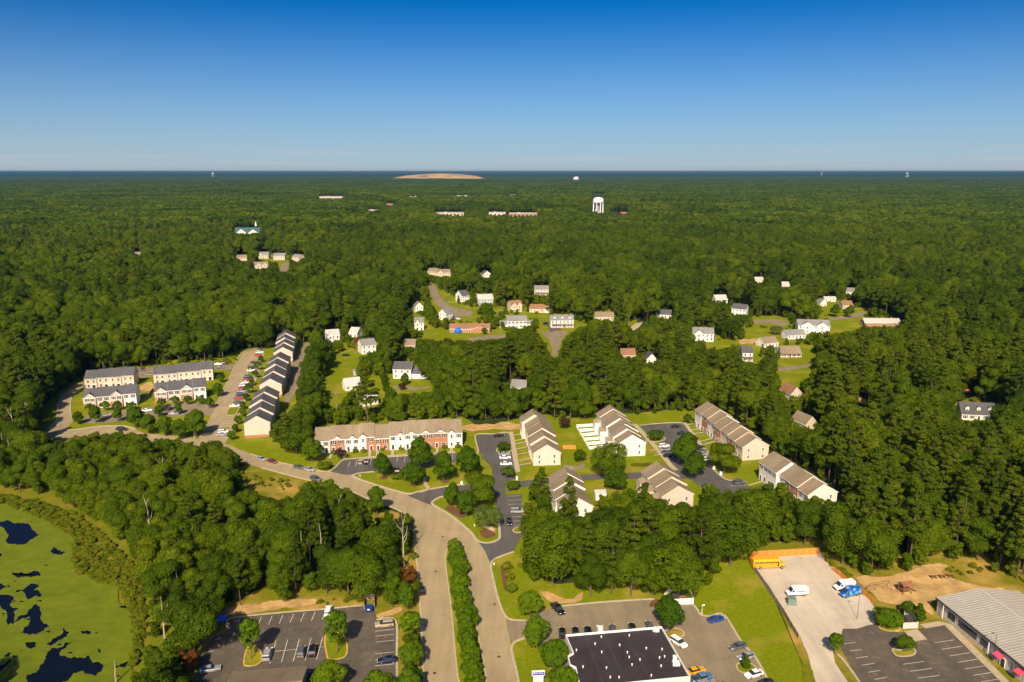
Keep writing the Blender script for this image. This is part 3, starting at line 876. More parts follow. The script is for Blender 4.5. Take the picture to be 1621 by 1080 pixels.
# ------------------------------------------------------------------ tree forms (meshes shared by all trees of a form)
def unit_vecs(r, n):
    v = r.normal(size=(n, 3))
    return v / np.linalg.norm(v, axis=1)[:, None]
def quads(P, N, S, r, aspect=0.75):
    """leaf-clump quads: centres, normals, half sizes -> (verts, n)"""
    n = len(P)
    ref = unit_vecs(r, n)
    T = np.cross(N, ref)
    T /= np.linalg.norm(T, axis=1)[:, None] + 1e-9
    B = np.cross(N, T)
    S = S[:, None]
    a = r.uniform(aspect * 0.7, 1.0, (n, 1))
    k = r.uniform(0.55, 1.15, (4, n, 1))
    V = np.stack([P - T * S * k[0], P - B * S * a * k[1], P + T * S * k[2], P + B * S * a * k[3]], 1)
    return V.reshape(-1, 3)
def leaf_data(centres, radii, squash, n, size, r, jitter=0.42, inside=0.90):
    """leaf quads over the outer surface of a set of lobes"""
    centres, radii = np.array(centres), np.array(radii)
    w = radii ** 2
    idx = r.choice(len(radii), size=int(n * 1.7), p=w / w.sum())
    d = unit_vecs(r, len(idx))
    d[:, 2] = np.where(d[:, 2] < -0.45, -d[:, 2], d[:, 2])
    rad = radii[idx] * r.uniform(0.78, 1.08, len(idx))
    P = centres[idx] + d * rad[:, None] * np.array([1, 1, squash])
    keep = np.ones(len(P), bool)
    for c, q in zip(centres, radii):
        e = (P - c) / np.array([1, 1, squash])
        keep &= (e ** 2).sum(1) > (q * 0.70) ** 2
    P, d = P[keep][:n], d[keep][:n]
    N = d + unit_vecs(r, len(P)) * jitter + np.array([0, 0, 0.25])
    N /= np.linalg.norm(N, axis=1)[:, None]
    S = size * r.uniform(0.65, 1.35, len(P))
    return P, quads(P, N, S, r)
def mesh_from(name, leafV, tint, mats, wood=None):
    """leaf quads (+ wood faces) in one mesh"""
    n = len(leafV) // 4
    wv = np.array(wood.v) if wood else np.zeros((0, 3))
    V = np.vstack([leafV, wv]) if len(wv) else leafV
    me = bpy.data.meshes.new(name)
    wf = wood.f if wood else []
    nl = 4 * n + sum(len(f) for f in wf)
    me.vertices.add(len(V))
    me.vertices.foreach_set('co', V.astype(np.float32).ravel())
    me.loops.add(nl)
    loops = np.concatenate([np.arange(4 * n)] + [np.array(f) + 4 * n for f in wf]) if wf else np.arange(4 * n)
    me.loops.foreach_set('vertex_index', loops.astype(np.int32))
    sizes = np.array([4] * n + [len(f) for f in wf])
    me.polygons.add(len(sizes))
    starts = np.concatenate([[0], np.cumsum(sizes)[:-1]])
    me.polygons.foreach_set('loop_start', starts.astype(np.int32))
    me.polygons.foreach_set('material_index', np.array([0] * n + [1] * len(wf), dtype=np.int32))
    for m_ in mats:
        me.materials.append(m_)
    at = me.color_attributes.new('tint', 'FLOAT_COLOR', 'POINT')
    c = np.ones((len(V), 4), np.float32)
    c[:4 * n, :3] = np.repeat(tint, 4, 0)
    at.data.foreach_set('color', c.ravel())
    me.update(calc_edges=True)
    me.validate()
    return me
def tints(r, n, spread=0.15, warm=0.07):
    v = np.clip(r.normal(1.0, spread, n), 0.55, 1.6)
    w = r.normal(0, warm, n)
    return np.stack([v * (1 + w), v, v * (1 - w)], 1)
def limb_wood(h, r0, crown_base, reach, r, n_limbs=6, lean=0.0):
    mb = MB()
    p = Vector((0, 0, -0.2))
    pts = [p]
    k = 4
    for i in range(1, k + 1):
        pts.append(Vector((r.normal() * 0.12 * i + lean * i, r.normal() * 0.12 * i, h * 0.86 * i / k)))
    for i in range(k):
        mb.tube(pts[i], pts[i + 1], r0 * (1 - 0.2 * i), r0 * (1 - 0.2 * (i + 1)), 6, i in (0, k - 1))
    for j in range(n_limbs):
        z = crown_base + (h * 0.8 - crown_base) * j / max(n_limbs, 1)
        a = j * 2.4 + r.uniform(0, 1)
        rr = reach * r.uniform(0.5, 0.85) * (1 - 0.4 * j / n_limbs)
        q = Vector((math.cos(a) * rr, math.sin(a) * rr, z + rr * 0.55))
        s = Vector((0, 0, z))
        mb.tube(s, q, r0 * 0.42, r0 * 0.14, 5, True)
    return mb
FORMS = {}
def add_form(key, kind, leafV, tint, leafmat, wood, barkmat, h, rad):
    crown = mesh_from(key + '_crown', leafV, tint, [M[leafmat]])
    trunk = wood.mesh(key + '_trunk', M[barkmat])
    whole = mesh_from(key + '_tree', leafV, tint, [M[leafmat], M[barkmat]], wood)
    FORMS[key] = dict(kind=kind, crown=crown, trunk=trunk, whole=whole, h=h, r=rad)
def broadleaf(key, seed, h=18.0, rad=4.8, base=3.5, n=4200, size=0.36, lobes=24, mat='leaf', kind='broadleaf', r0=0.28, taper=0.0, lobe=(0.30, 0.46)):
    r = np.random.RandomState(seed)
    cz, rz = (h + base) / 2, (h - base) / 2
    C, Rr = [], []
    for i in range(lobes):
        d = unit_vecs(r, 1)[0]
        f = r.uniform(0.45, 0.78)
        z = d[2] * f
        k = 1.0 - taper * (z + 1) / 2
        q = rad * r.uniform(*lobe) * (1.0 - 0.5 * taper * (z + 1) / 2)
        C.append((d[0] * rad * f * k, d[1] * rad * f * k, cz + z * (rz - q * 0.25)))
        Rr.append(q)
    C.append((0, 0, cz)); Rr.append(rad * 0.5 * (1 - 0.4 * taper))
    P, V = leaf_data(C, Rr, 0.92, n, size, r)
    add_form(key, kind, V, tints(r, len(V) // 4), mat, limb_wood(h, r0, base + 1.0, rad, r), 'bark', h, rad)
def pine(key, seed, h=23.0, rad=3.4, base=10.0, n=3600, size=0.34):
    r = np.random.RandomState(seed)
    C, Rr = [], []
    tiers = 9
    for i in range(tiers):
        z = base + (h - base - 0.8) * i / (tiers - 1)
        s = i / (tiers - 1)
        reach = rad * (0.75 + 0.35 * math.sin(math.pi * min(s * 1.2, 1.0))) * (1.0 - 0.72 * s ** 1.6)
        for j in range(max(3, int(8 - 4 * s))):
            a = r.uniform(0, 6.28)
            d = reach * r.uniform(0.45, 0.85)
            C.append((math.cos(a) * d, math.sin(a) * d, z + r.uniform(-0.5, 0.5)))
            Rr.append(r.uniform(0.7, 1.5) * (1.15 - 0.45 * s))
    C.append((0, 0, h - 0.8)); Rr.append(0.9)
    P, V = leaf_data(C, Rr, 0.62, n, size, r, 0.85)
    mb = MB()
    mb.tube((0, 0, -0.2), (r.normal() * 0.2, r.normal() * 0.2, h * 0.55), 0.24, 0.18, 6)
    mb.tube((0, 0, h * 0.55), (0, 0, h - 0.6), 0.18, 0.06, 6)
    for c in C[::2]:
        mb.tube((0, 0, c[2] - 0.6), c, 0.07, 0.03, 4)
    add_form(key, 'pine', V, tints(r, len(V) // 4, 0.17), 'needle', mb, 'pinebark', h, rad)
for i in range(5):
    broadleaf('broadleaf_%s' % 'abcde'[i], 21 + i, 15.6 + 1.1 * (i % 3), 5.3 + 0.4 * (i % 4), 1.6 + 0.6 * (i % 2), n=8200, size=0.31, lobes=13 + 2 * i, lobe=(0.34, 0.54))
for i in range(3):
    pine('pine_%s' % 'abc'[i], 41 + i, 21.0 + i, 4.0 + 0.25 * i, 7.0 + 1.5 * i, n=7600, size=0.29)
# planted trees, about 9 m, tidier outline
broadleaf('street_a', 61, 9.0, 3.6, 0.5, 3000, 0.30, 26, 'streetleaf', 'street', 0.16, 0.5)
broadleaf('street_b', 62, 9.5, 3.5, 0.5, 3000, 0.30, 28, 'streetleaf', 'street', 0.16, 0.75)
broadleaf('oval', 63, 11.0, 2.7, 1.8, 2400, 0.28, 22, 'hedgeleaf', 'street', 0.13, 0.45, (0.36, 0.52))
broadleaf('median_a', 64, 4.8, 2.6, 0.4, 2000, 0.24, 18, 'hedgeleaf', 'street', 0.10, 0.15)
broadleaf('median_b', 65, 4.4, 2.5, 0.4, 2000, 0.24, 18, 'hedgeleaf', 'street', 0.10, 0.2)
broadleaf('round_small', 66, 4.2, 2.4, 0.7, 1500, 0.22, 16, 'streetleaf', 'street', 0.09)
broadleaf('round_pear', 67, 8.5, 3.7, 0.8, 3000, 0.28, 22, 'hedgeleaf', 'street', 0.16, 0.25)
broadleaf('purple', 68, 4.5, 2.2, 0.7, 1400, 0.22, 16, 'purpleleaf', 'street', 0.09)
broadleaf('red', 69, 6.0, 2.5, 0.8, 1600, 0.26, 16, 'redleaf', 'street', 0.12)
broadleaf('myrtle', 70, 7.5, 4.4, 0.8, 2800, 0.26, 22, 'blossom', 'street', 0.16)
broadleaf('scrub', 71, 3.0, 2.1, 0.1, 700, 0.30, 12, 'scrubleaf', 'scrub', 0.06)
broadleaf('scrub_low', 72, 1.6, 1.8, 0.0, 500, 0.26, 10, 'scrubleaf', 'scrub', 0.05)
broadleaf('young', 73, 7.5, 2.6, 0.8, 1600, 0.30, 14, 'leaf', 'broadleaf', 0.12)
broadleaf('cypress', 74, 8.0, 1.7, 0.3, 1500, 0.25, 18, 'streetleaf', 'street', 0.12, 0.8)

def plant(form, px, py, h=None, w=None, label='', name='planted_tree', cat='tree', group=None, rz=None, loc=None):
    """one tree or shrub standing at photo pixel (px, py): h, w in metres"""
    F = FORMS[form]
    p = loc if loc is not None else G(px, py)
    o = thing(name, label, cat, (p.x, p.y, 0.0), rnd.uniform(0, 6.28) if rz is None else rz, group)
    sz = (h or F['h']) / F['h']
    sx = (w / 2.0 / F['r']) if w else sz
    o.scale = (sx, sx, sz)
    put('crown', F['crown'], o)
    put('trunk', F['trunk'], o)
    return o
# ------------------------------------------------------------------ buildings
_wc = {}
SIDE = {'F': 0.0, 'B': math.pi, 'R': math.pi / 2, 'L': -math.pi / 2}
def cached(key, fn):
    if key not in _wc:
        _wc[key] = fn()
    return _wc[key]
def frame_mesh(w, h, mat):
    mb = MB()
    f = 0.09
    mb.box(-w / 2 - f, w / 2 + f, -0.06, 0.04, h, h + f)
    mb.box(-w / 2 - f - 0.03, w / 2 + f + 0.03, -0.09, 0.04, -f, 0)
    mb.box(-w / 2 - f, -w / 2, -0.06, 0.04, 0, h)
    mb.box(w / 2, w / 2 + f, -0.06, 0.04, 0, h)
    mb.box(-w / 2, w / 2, -0.05, 0.03, h * 0.48, h * 0.48 + 0.06)
    return mb.mesh('window', mat)
def box_mesh(name, mat, *a):
    return MB().box(*a).mesh(name, mat)
def window(parent, side, x, y, z, w=0.9, h=1.4, shutters=False, trim='trim'):
    """window on a wall: the mesh faces -y, turned to its side of the building"""
    o = put('window', cached(('win', w, h, trim), lambda: frame_mesh(w, h, M[trim])), parent, (x, y, z), SIDE[side])
    put('pane', cached(('pane', w, h), lambda: box_mesh('pane', M['glass'], -w / 2, w / 2, -0.03, 0.03, 0, h)), o)
    if shutters:
        sh = cached(('sh', w, h), lambda: box_mesh('shutter', M['shutter'], -0.2, 0.2, -0.05, 0.03, -0.04, h + 0.04))
        for s in (-1, 1):
            put('shutter', sh, o, (s * (w / 2 + 0.32), 0, 0))
    return o
def door(parent, side, x, y, z=0.0, w=1.0, h=2.1, mat='door'):
    def mk():
        mb = MB()
        mb.box(-w / 2 - 0.14, -w / 2, -0.07, 0.03, 0, h)
        mb.box(w / 2, w / 2 + 0.14, -0.07, 0.03, 0, h)
        mb.box(-w / 2 - 0.2, w / 2 + 0.2, -0.10, 0.03, h, h + 0.25)
        return mb.mesh('door', M['trim'])
    o = put('door', cached(('door', w, h), mk), parent, (x, y, z), SIDE[side])
    put('door_leaf', cached(('leaf', w, h, mat), lambda: box_mesh('door_leaf', M[mat], -w / 2, w / 2, -0.04, 0.02, 0, h)), o)
    return o
def wall_prism(x0, x1, yh, eave, rise, dy=0.0, z0=0.0):
    mb = MB()
    yz = [(-yh + dy, z0), (yh + dy, z0), (yh + dy, eave), (dy, eave + rise), (-yh + dy, eave)]
    v = [(x0, y, z) for y, z in yz] + [(x1, y, z) for y, z in yz]
    mb.add(v, [(4, 3, 2, 1, 0), (5, 6, 7, 8, 9)] + [(i, (i + 1) % 5, (i + 1) % 5 + 5, i + 5) for i in range(5)])
    return mb
def vee(x0, x1, yh, eave, rise, oy, t, dy=0.0, lift=0.03, drop=0.0):
    """gable roof slab; ridge along x"""
    sl = rise / yh
    Y = yh + oy
    ze = eave - oy * sl + lift - drop
    zr = eave + rise + lift - drop
    sec = [(-Y, ze), (0, zr), (Y, ze), (Y, ze + t), (0, zr + t), (-Y, ze + t)]
    mb = MB()
    v = [(x0, y + dy, z) for y, z in sec] + [(x1, y + dy, z) for y, z in sec]
    f = [(0, 1, 7, 6), (1, 2, 8, 7), (2, 3, 9, 8), (3, 4, 10, 9), (4, 5, 11, 10), (5, 0, 6, 11), (0, 5, 4, 1), (1, 4, 3, 2), (6, 7, 10, 11), (7, 8, 9, 10)]
    mb.add(v, f)
    return mb
def swap_xy(mb):
    mb.v = [(-y, x, z) for x, y, z in mb.v]
    return mb
def gabled(parent, x0, x1, yh, eave, rise, wall, roof, dy=0.0, oy=0.35, ox=0.25, trim='trim', name='wall', rname='roof', base=None):
    w = wall_prism(x0, x1, yh, eave, rise, dy).build(name, M[wall], parent)
    r = vee(x0 - ox, x1 + ox, yh, eave, rise, oy, 0.16, dy, 0.16).build(rname, M[roof], parent)
    vee(x0 - ox - 0.03, x1 + ox + 0.03, yh, eave, rise, oy + 0.03, 0.22, dy, -0.06).build('rake_board', M[trim], r)
    if base:
        MB().box(x0 - 0.04, x1 + 0.04, -yh + dy - 0.04, yh + dy + 0.04, 0, 1.1).build('foundation', M[base], parent)
    return w
def cross_gable(parent, xc, half, y_front, y_back, eave, rise, wall, roof, z0=0.0, trim='trim', wname='bay', over=0.25):
    """gable whose ridge runs front to back, set into the main roof"""
    a, b_ = y_front, y_back
    mb = wall_prism(a, b_, half, eave, rise, 0.0, z0)
    mb.v = [(-y + xc, x, z) for x, y, z in mb.v]
    w = mb.build(wname, M[wall], parent)
    r = vee(a - over, b_, half, eave, rise, 0.22, 0.12, 0.0, 0.14)
    r.v = [(-y + xc, x, z) for x, y, z in r.v]
    ro = r.build('gable_roof', M[roof], w)
    r = vee(a - over - 0.03, b_, half, eave, rise, 0.25, 0.18, 0.0, -0.05)
    r.v = [(-y + xc, x, z) for x, y, z in r.v]
    r.build('gable_trim', M[trim], w)
    return w
def footprint(c, rz, hx, hy, m=2.0):
    ca, sa = math.cos(rz), math.sin(rz)
    pts = []
    for sx, sy in ((-1, -1), (1, -1), (1, 1), (-1, 1)):
        x, y = sx * (hx + m), sy * (hy + m)
        X, Y = c.x + ca * x - sa * y, c.y + sa * x + ca * y
        u, v = project(X, Y, 0.0)
        pts.append((float(u), float(v)))
    NOGO.append(pts)
def hull(pts):
    pts = sorted(set(pts))
    def half(ps):
        h = []
        for p in ps:
            while len(h) > 1 and (h[-1][0] - h[-2][0]) * (p[1] - h[-2][1]) - (h[-1][1] - h[-2][1]) * (p[0] - h[-2][0]) <= 0:
                h.pop()
            h.append(p)
        return h[:-1]
    return half(pts) + half(pts[::-1])
def clear_box(c, rz, hx, hy, z0, z1, m=0.5):
    """open the view onto a block from z0 up to its ridge z1"""
    ca, sa = math.cos(rz), math.sin(rz)
    pts = []
    for sx in (-1, 1):
        for sy, z in ((-1, z0), (-1, z1 * 0.7), (1, z1 * 0.7), (0, z1)):
            x, y = sx * (hx + m), sy * (hy + m)
            u, v = project(c.x + ca * x - sa * y, c.y + sa * x + ca * y, z)
            pts.append((float(u), float(v)))
    CLEAR.append(hull(pts))

def row(name, label, units, depth, eave, rise, A=None, B=None, ridge=None, front='F', roof='roofdark', base=None, trim='trim', cat='building', group=None, oy=0.35, clear=2.0):
    """terrace of units. A, B: photo pixels of the front wall's foot, or (ridge=True) of the two ridge ends."""
    n = len(units)
    if ridge:
        a, b_ = G(*A, eave + rise), G(*B, eave + rise)
    else:
        a, b_ = G(*A), G(*B)
    d = (b_ - a)
    L = math.hypot(d.x, d.y)
    rz = math.atan2(d.y, d.x)
    c = (a + b_) / 2
    c.z = 0
    if not ridge:
        c = c + Vector((-math.sin(rz), math.cos(rz), 0)) * depth / 2
    o = thing(name, label, cat, c, rz, group)
    footprint(c, rz, L / 2, depth / 2)
    if clear is not None:
        clear_box(c, rz, L / 2, depth / 2 , clear, eave + rise)
    yh = depth / 2
    W = L / n
    for i, u in enumerate(units):
        x0, x1 = -L / 2 + i * W, -L / 2 + (i + 1) * W
        e = eave + u.get('dz', 0)
        dy = u.get('dy', 0)
        gabled(o, x0, x1, yh, e, rise, u.get('wall', 'white'), u.get('roof', roof), dy, oy, 0.02 if 0 < i < n - 1 else 0.12, trim)
        xc = (x0 + x1) / 2
        for sd, sg in (('F', -1), ('B', 1)):
            st = u.get(sd)
            if not st:
                continue
            y = sg * yh + dy + sg * 0.02
            k = -sg if sd == 'F' else -1
            if st == 'plain':          # rear side: a few windows and a patio door
                window(o, sd, xc - W * 0.22, y, e - 2.2, 0.9, 1.2, False, 'creamtrim')
                window(o, sd, xc + W * 0.24, y, e - 2.2, 0.9, 1.2, False, 'creamtrim')
                window(o, sd, xc - W * 0.2, y, 0.9, 1.0, 1.3, False, 'creamtrim')
                door(o, sd, xc + W * 0.22, y, 0.1, 1.6, 2.0, 'glass')
            else:                       # front side: shuttered windows above, door and wide window below
                for s in (-0.25, 0.25):
                    window(o, sd, xc + s * W, y, e - 2.05, 0.85, 1.45, True)
                s = -1 if st == 'l' else 1
                door(o, sd, xc + s * W * 0.27, y, 0.15, 1.0, 2.2)
                window(o, sd, xc - s * W * 0.2, y, 0.9, 1.5, 1.45, False)
        if u.get('lower'):              # brick ground floor under siding
            MB().box(x0 + 0.02, x1 - 0.02, -yh + dy - 0.05, -yh + dy + 0.1, 0, e * 0.5).build('brick_facing', M[u['lower']], o)
        if u.get('ped'):
            cross_gable(o, xc, W * 0.27, -yh + dy - 0.14, -yh + dy + 2.0, e - 0.05, 1.25, 'trim', roof, e - 0.1, wname='pediment')
        if u.get('gable'):
            g = u['gable']              # full-width front gable
            cross_gable(o, xc, W * 0.44, -yh + dy - 0.35, -0.5 + dy, e - 0.02, 2.1, g, roof, e * 0.5, wname='front_gable')
            for s in (-0.2, 0.2):
                window(o, 'F', xc + s * W, -yh + dy - 0.37, e - 1.75, 0.8, 1.35, True)
        if u.get('bay'):
            s, half = u['bay']
            xb = xc + s * W
            cross_gable(o, xb, half, -yh + dy - 0.6, -yh + dy + 2.2, e + 0.1, 1.1, 'white', roof, 0.0)
            window(o, 'F', xb, -yh + dy - 0.62, e - 2.0, 0.9, 1.4)
            window(o, 'F', xb, -yh + dy - 0.62, 0.9, 0.9, 1.4)
        if u.get('wing'):               # rear wing: lower block with its own gable
            sg, half, proj, hh = u['wing']
            x_ = xc
            y0, y1 = (-yh + dy - proj, -yh + dy + 1.5) if sg < 0 else (yh + dy - 1.5, yh + dy + proj)
            mb = wall_prism(y0, y1, half, hh, half * 0.55)
            mb.v = [(-y + x_, x, z) for x, y, z in mb.v]
            w_ = mb.build('rear_wing', M[u.get('wall', 'white')], o)
            r = vee(y0 - 0.15, y1, half, hh, half * 0.55, 0.2, 0.12, 0.0, 0.12)
            r.v = [(-y + x_, x, z) for x, y, z in r.v]
            r.build('wing_roof', M[roof], w_)
            window(o, 'F' if sg < 0 else 'B', x_, (y0 - 0.02) if sg < 0 else (y1 + 0.02), 0.9, 1.4, 1.3)
    for i in range(1, n):                # dark party-wall joint where the roofs step
        da, db = units[i - 1], units[i]
        if abs(da.get('dz', 0) - db.get('dz', 0)) > 0.25 and roof == 'roofdark':
            hgt = eave + min(da.get('dz', 0), db.get('dz', 0)) - 0.1
            yy = min(da.get('dy', 0), db.get('dy', 0)) - yh
            MB().box(-L / 2 + i * W - 0.14, -L / 2 + i * W + 0.14, yy - 0.09, yy + 0.05, 0, hgt).build('party_joint', M['shutter'], o)
    # end walls
    e0, e1 = eave + units[0].get('dz', 0), eave + units[-1].get('dz', 0)
    for x, sd, e, uu in ((-L / 2 - 0.02, 'L', e0, units[0]), (L / 2 + 0.02, 'R', e1, units[-1])):
        if uu.get('endwin', True):
            dy = uu.get('dy', 0)
            for yy in (-0.55, 0.55):
                for z in (0.9, e - 2.0):
                    window(o, sd, x, yy * yh + dy, z, 0.8, 1.2)
    if base:
        dy = units[0].get('dy', 0)
        MB().box(-L / 2 - 0.06, -L / 2 + 0.3, -yh + dy - 0.05, yh + dy + 0.05, 0, 1.2).build('brick_base', M[base], o)
    return o

D = dict
# left-hand development: four charcoal-roofed terraces
row('townhouse_row', 'cream terrace seen from behind, charcoal roof, back left of the left-hand development', [D(wall='cream', F='plain'), D(wall='cream', F='plain', dz=0.35), D(wall='cream', F='plain', dz=0.42), D(wall='cream', F='plain', dz=0.8)],
    10.6, 5.6, 3.3, (135, 616), (213, 612), roof='roofdark', trim='creamtrim')
row('townhouse_row', 'charcoal-roofed terrace with brick and white front gables beside the bend of the road, far left',
    [D(wall='cream', gable='cream', F='r', lower='brick'), D(wall='cream', F='r', dz=0.3), D(wall='cream', gable='cream', F='r', lower='brick', dz=0.38), D(wall='white', F='l', dz=0.75)],
    10.6, 5.6, 3.3, (133, 648), (217, 642), roof='roofdark')
row('townhouse_row', 'five-unit cream terrace seen from behind, charcoal roof, beside the lane of parked cars',
    [D(wall='cream', F='plain'), D(wall='cream', F='plain', dz=0.08), D(wall='beige', F='plain', dz=0.45), D(wall='beige', F='plain', dz=0.52), D(wall='beige', F='plain', dz=0.95)],
    10.6, 5.6, 3.3, (244, 609), (338, 602), roof='roofdark', trim='creamtrim')
row('townhouse_row', 'charcoal-roofed terrace with brick and white front gables next to the lane of parked cars',
    [D(wall='cream', gable='cream', F='r', lower='brick'), D(wall='cream', F='r', dz=0.3), D(wall='cream', gable='cream', F='r', lower='brick', dz=0.38), D(wall='white', F='l', dz=0.75)],
    10.6, 5.6, 3.3, (246, 638), (327, 631), roof='roofdark')
for k, (lab, A, B, n) in enumerate((('nearest of the three stepped charcoal-roofed terraces, cream gable end on a brick base', (406, 659), (421.5, 619), 4),
                                    ('middle of the three stepped charcoal-roofed terraces with cream gable ends', (427.5, 600), (443, 564), 4),
                                    ('farthest of the three stepped charcoal-roofed terraces, backed by the woods', (447.5, 550), (453.5, 528), 4))):
    row('townhouse_row', lab, [D(wall='cream', dz=0.8 * i, dy=(0.0, -0.5, 0.1, -0.4)[i], B='plain' , endwin=False) for i in range(n)], 11, 6.6, 3.2, A, B, ridge=True,
        roof='roofdark', base='brick', trim='creamtrim', oy=0.4)
# central white and brick terrace
row('townhouse_row', 'long terrace of ten white and brick townhouses with brown roof facing the curved road',
    [D(wall='white', F='r', dz=0), D(wall='brick', F='l', dz=0.5, ped=1), D(wall='white', F='l', dz=0.42, ped=1), D(wall='brick', F='r', dz=1.0, bay=(-0.27, 1.35)), D(wall='brick', F='l', dz=0.25, dy=-0.3),
     D(wall='white', F='l', dz=1.0, bay=(0.25, 1.4)), D(wall='white', F='l', dz=1.35, ped=1), D(wall='brick', F='l', dz=1.42, ped=1), D(wall='brick', F='l', dz=1.5, ped=1), D(wall='white', F='l', dz=1.1, bay=(-0.25, 1.35))],
    12, 5.3, 3.9, (499, 718), (732, 707.5), roof='roofbrown')
# beige block left of the white fences
row('townhouse_row', 'beige stepped terrace with brown roof beside the short dark car park', [D(wall='beige', dz=-0.4, B='r'), D(wall='beige', dz=0.5, dy=0.3, B='r'), D(wall='beige', dz=1.2, B='l'), D(wall='beige', dz=1.28, dy=0.2, B='r'), D(wall='beige', dz=2.0, dy=1.6, B='r')],
    11, 5.6, 3.4, (866, 703), (848.5, 655), ridge=True, roof='roofbrown', trim='creamtrim', clear=0.2)
row('townhouse_row', 'white stepped terrace with brown roof and white fenced patios on its left side',
    [D(wall='white', dz=0.0, wing=(1, 1.9, 2.2, 4.2)), D(wall='white', dz=0.7, dy=0.6, wing=(1, 1.9, 2.2, 4.4)), D(wall='white', dz=0.78, dy=-0.2), D(wall='white', dz=1.4, dy=0.5, wing=(1, 1.9, 2.4, 4.6)), D(wall='white', dz=1.48, dy=0.2), D(wall='white', dz=1.9, dy=0.4, wing=(1, 1.8, 2.0, 4.6))],
    11.5, 5.6, 3.5, (1001, 689), (966, 648), ridge=True, roof='roofbrown', clear=1.0)
row('townhouse_row', 'brown-grey roofed terrace half hidden by pines in front of the beige terrace',
    [D(wall='white', dz=0.0, B='r'), D(wall='white', dz=0.1, dy=0.4, B='l'), D(wall='white', dz=0.9, B='r'), D(wall='white', dz=1.0, dy=-0.5, B='l')],
    11, 5.8, 3.3, (913, 788), (891, 744), ridge=True, roof='roofbrown', clear=4.0)
row('townhouse_row', 'cream terrace with rear wings half hidden behind treetops below the crossing lane',
    [D(wall='cream', dz=0.0, wing=(1, 2.0, 2.5, 4.4)), D(wall='cream', dz=0.7, dy=-0.4, wing=(1, 2.0, 2.5, 4.6)), D(wall='cream', dz=1.4, wing=(1, 2.0, 2.5, 4.8))],
    11.5, 5.8, 3.3, (1074, 770), (1039.5, 737), ridge=True, roof='roofbrown', trim='creamtrim', clear=3.0)
row('townhouse_row', 'cream and brick terrace on the right with a broad blank gable end above a lawn',
    [D(wall='cream', dz=0.0, B='r'), D(wall='brick', dz=0.5, B='l', dy=0.2), D(wall='cream', dz=1.0, B='r'), D(wall='brick', dz=1.08, B='l', dy=0.3), D(wall='white', dz=1.5, B='r'), D(wall='brick', dz=2.0, B='l'), D(wall='white', dz=2.08, B='r', dy=0.2)],
    11.5, 5.7, 3.5, (1197.5, 694), (1120, 643), ridge=True, roof='roofbrown', trim='creamtrim', clear=0.4)
row('townhouse_row', 'rightmost white and brick terrace with brown roof, pines standing in front of it',
    [D(wall='white', dz=0.0, B='r'), D(wall='brick', dz=0.6, B='l', dy=0.3), D(wall='white', dz=0.68, B='r'), D(wall='white', dz=1.5, B='l', dy=1.4), D(wall='white', dz=1.58, B='r', dy=1.2)],
    11.5, 5.6, 3.4, (1304, 767), (1229, 721.5), ridge=True, roof='roofbrown', clear=3.5)

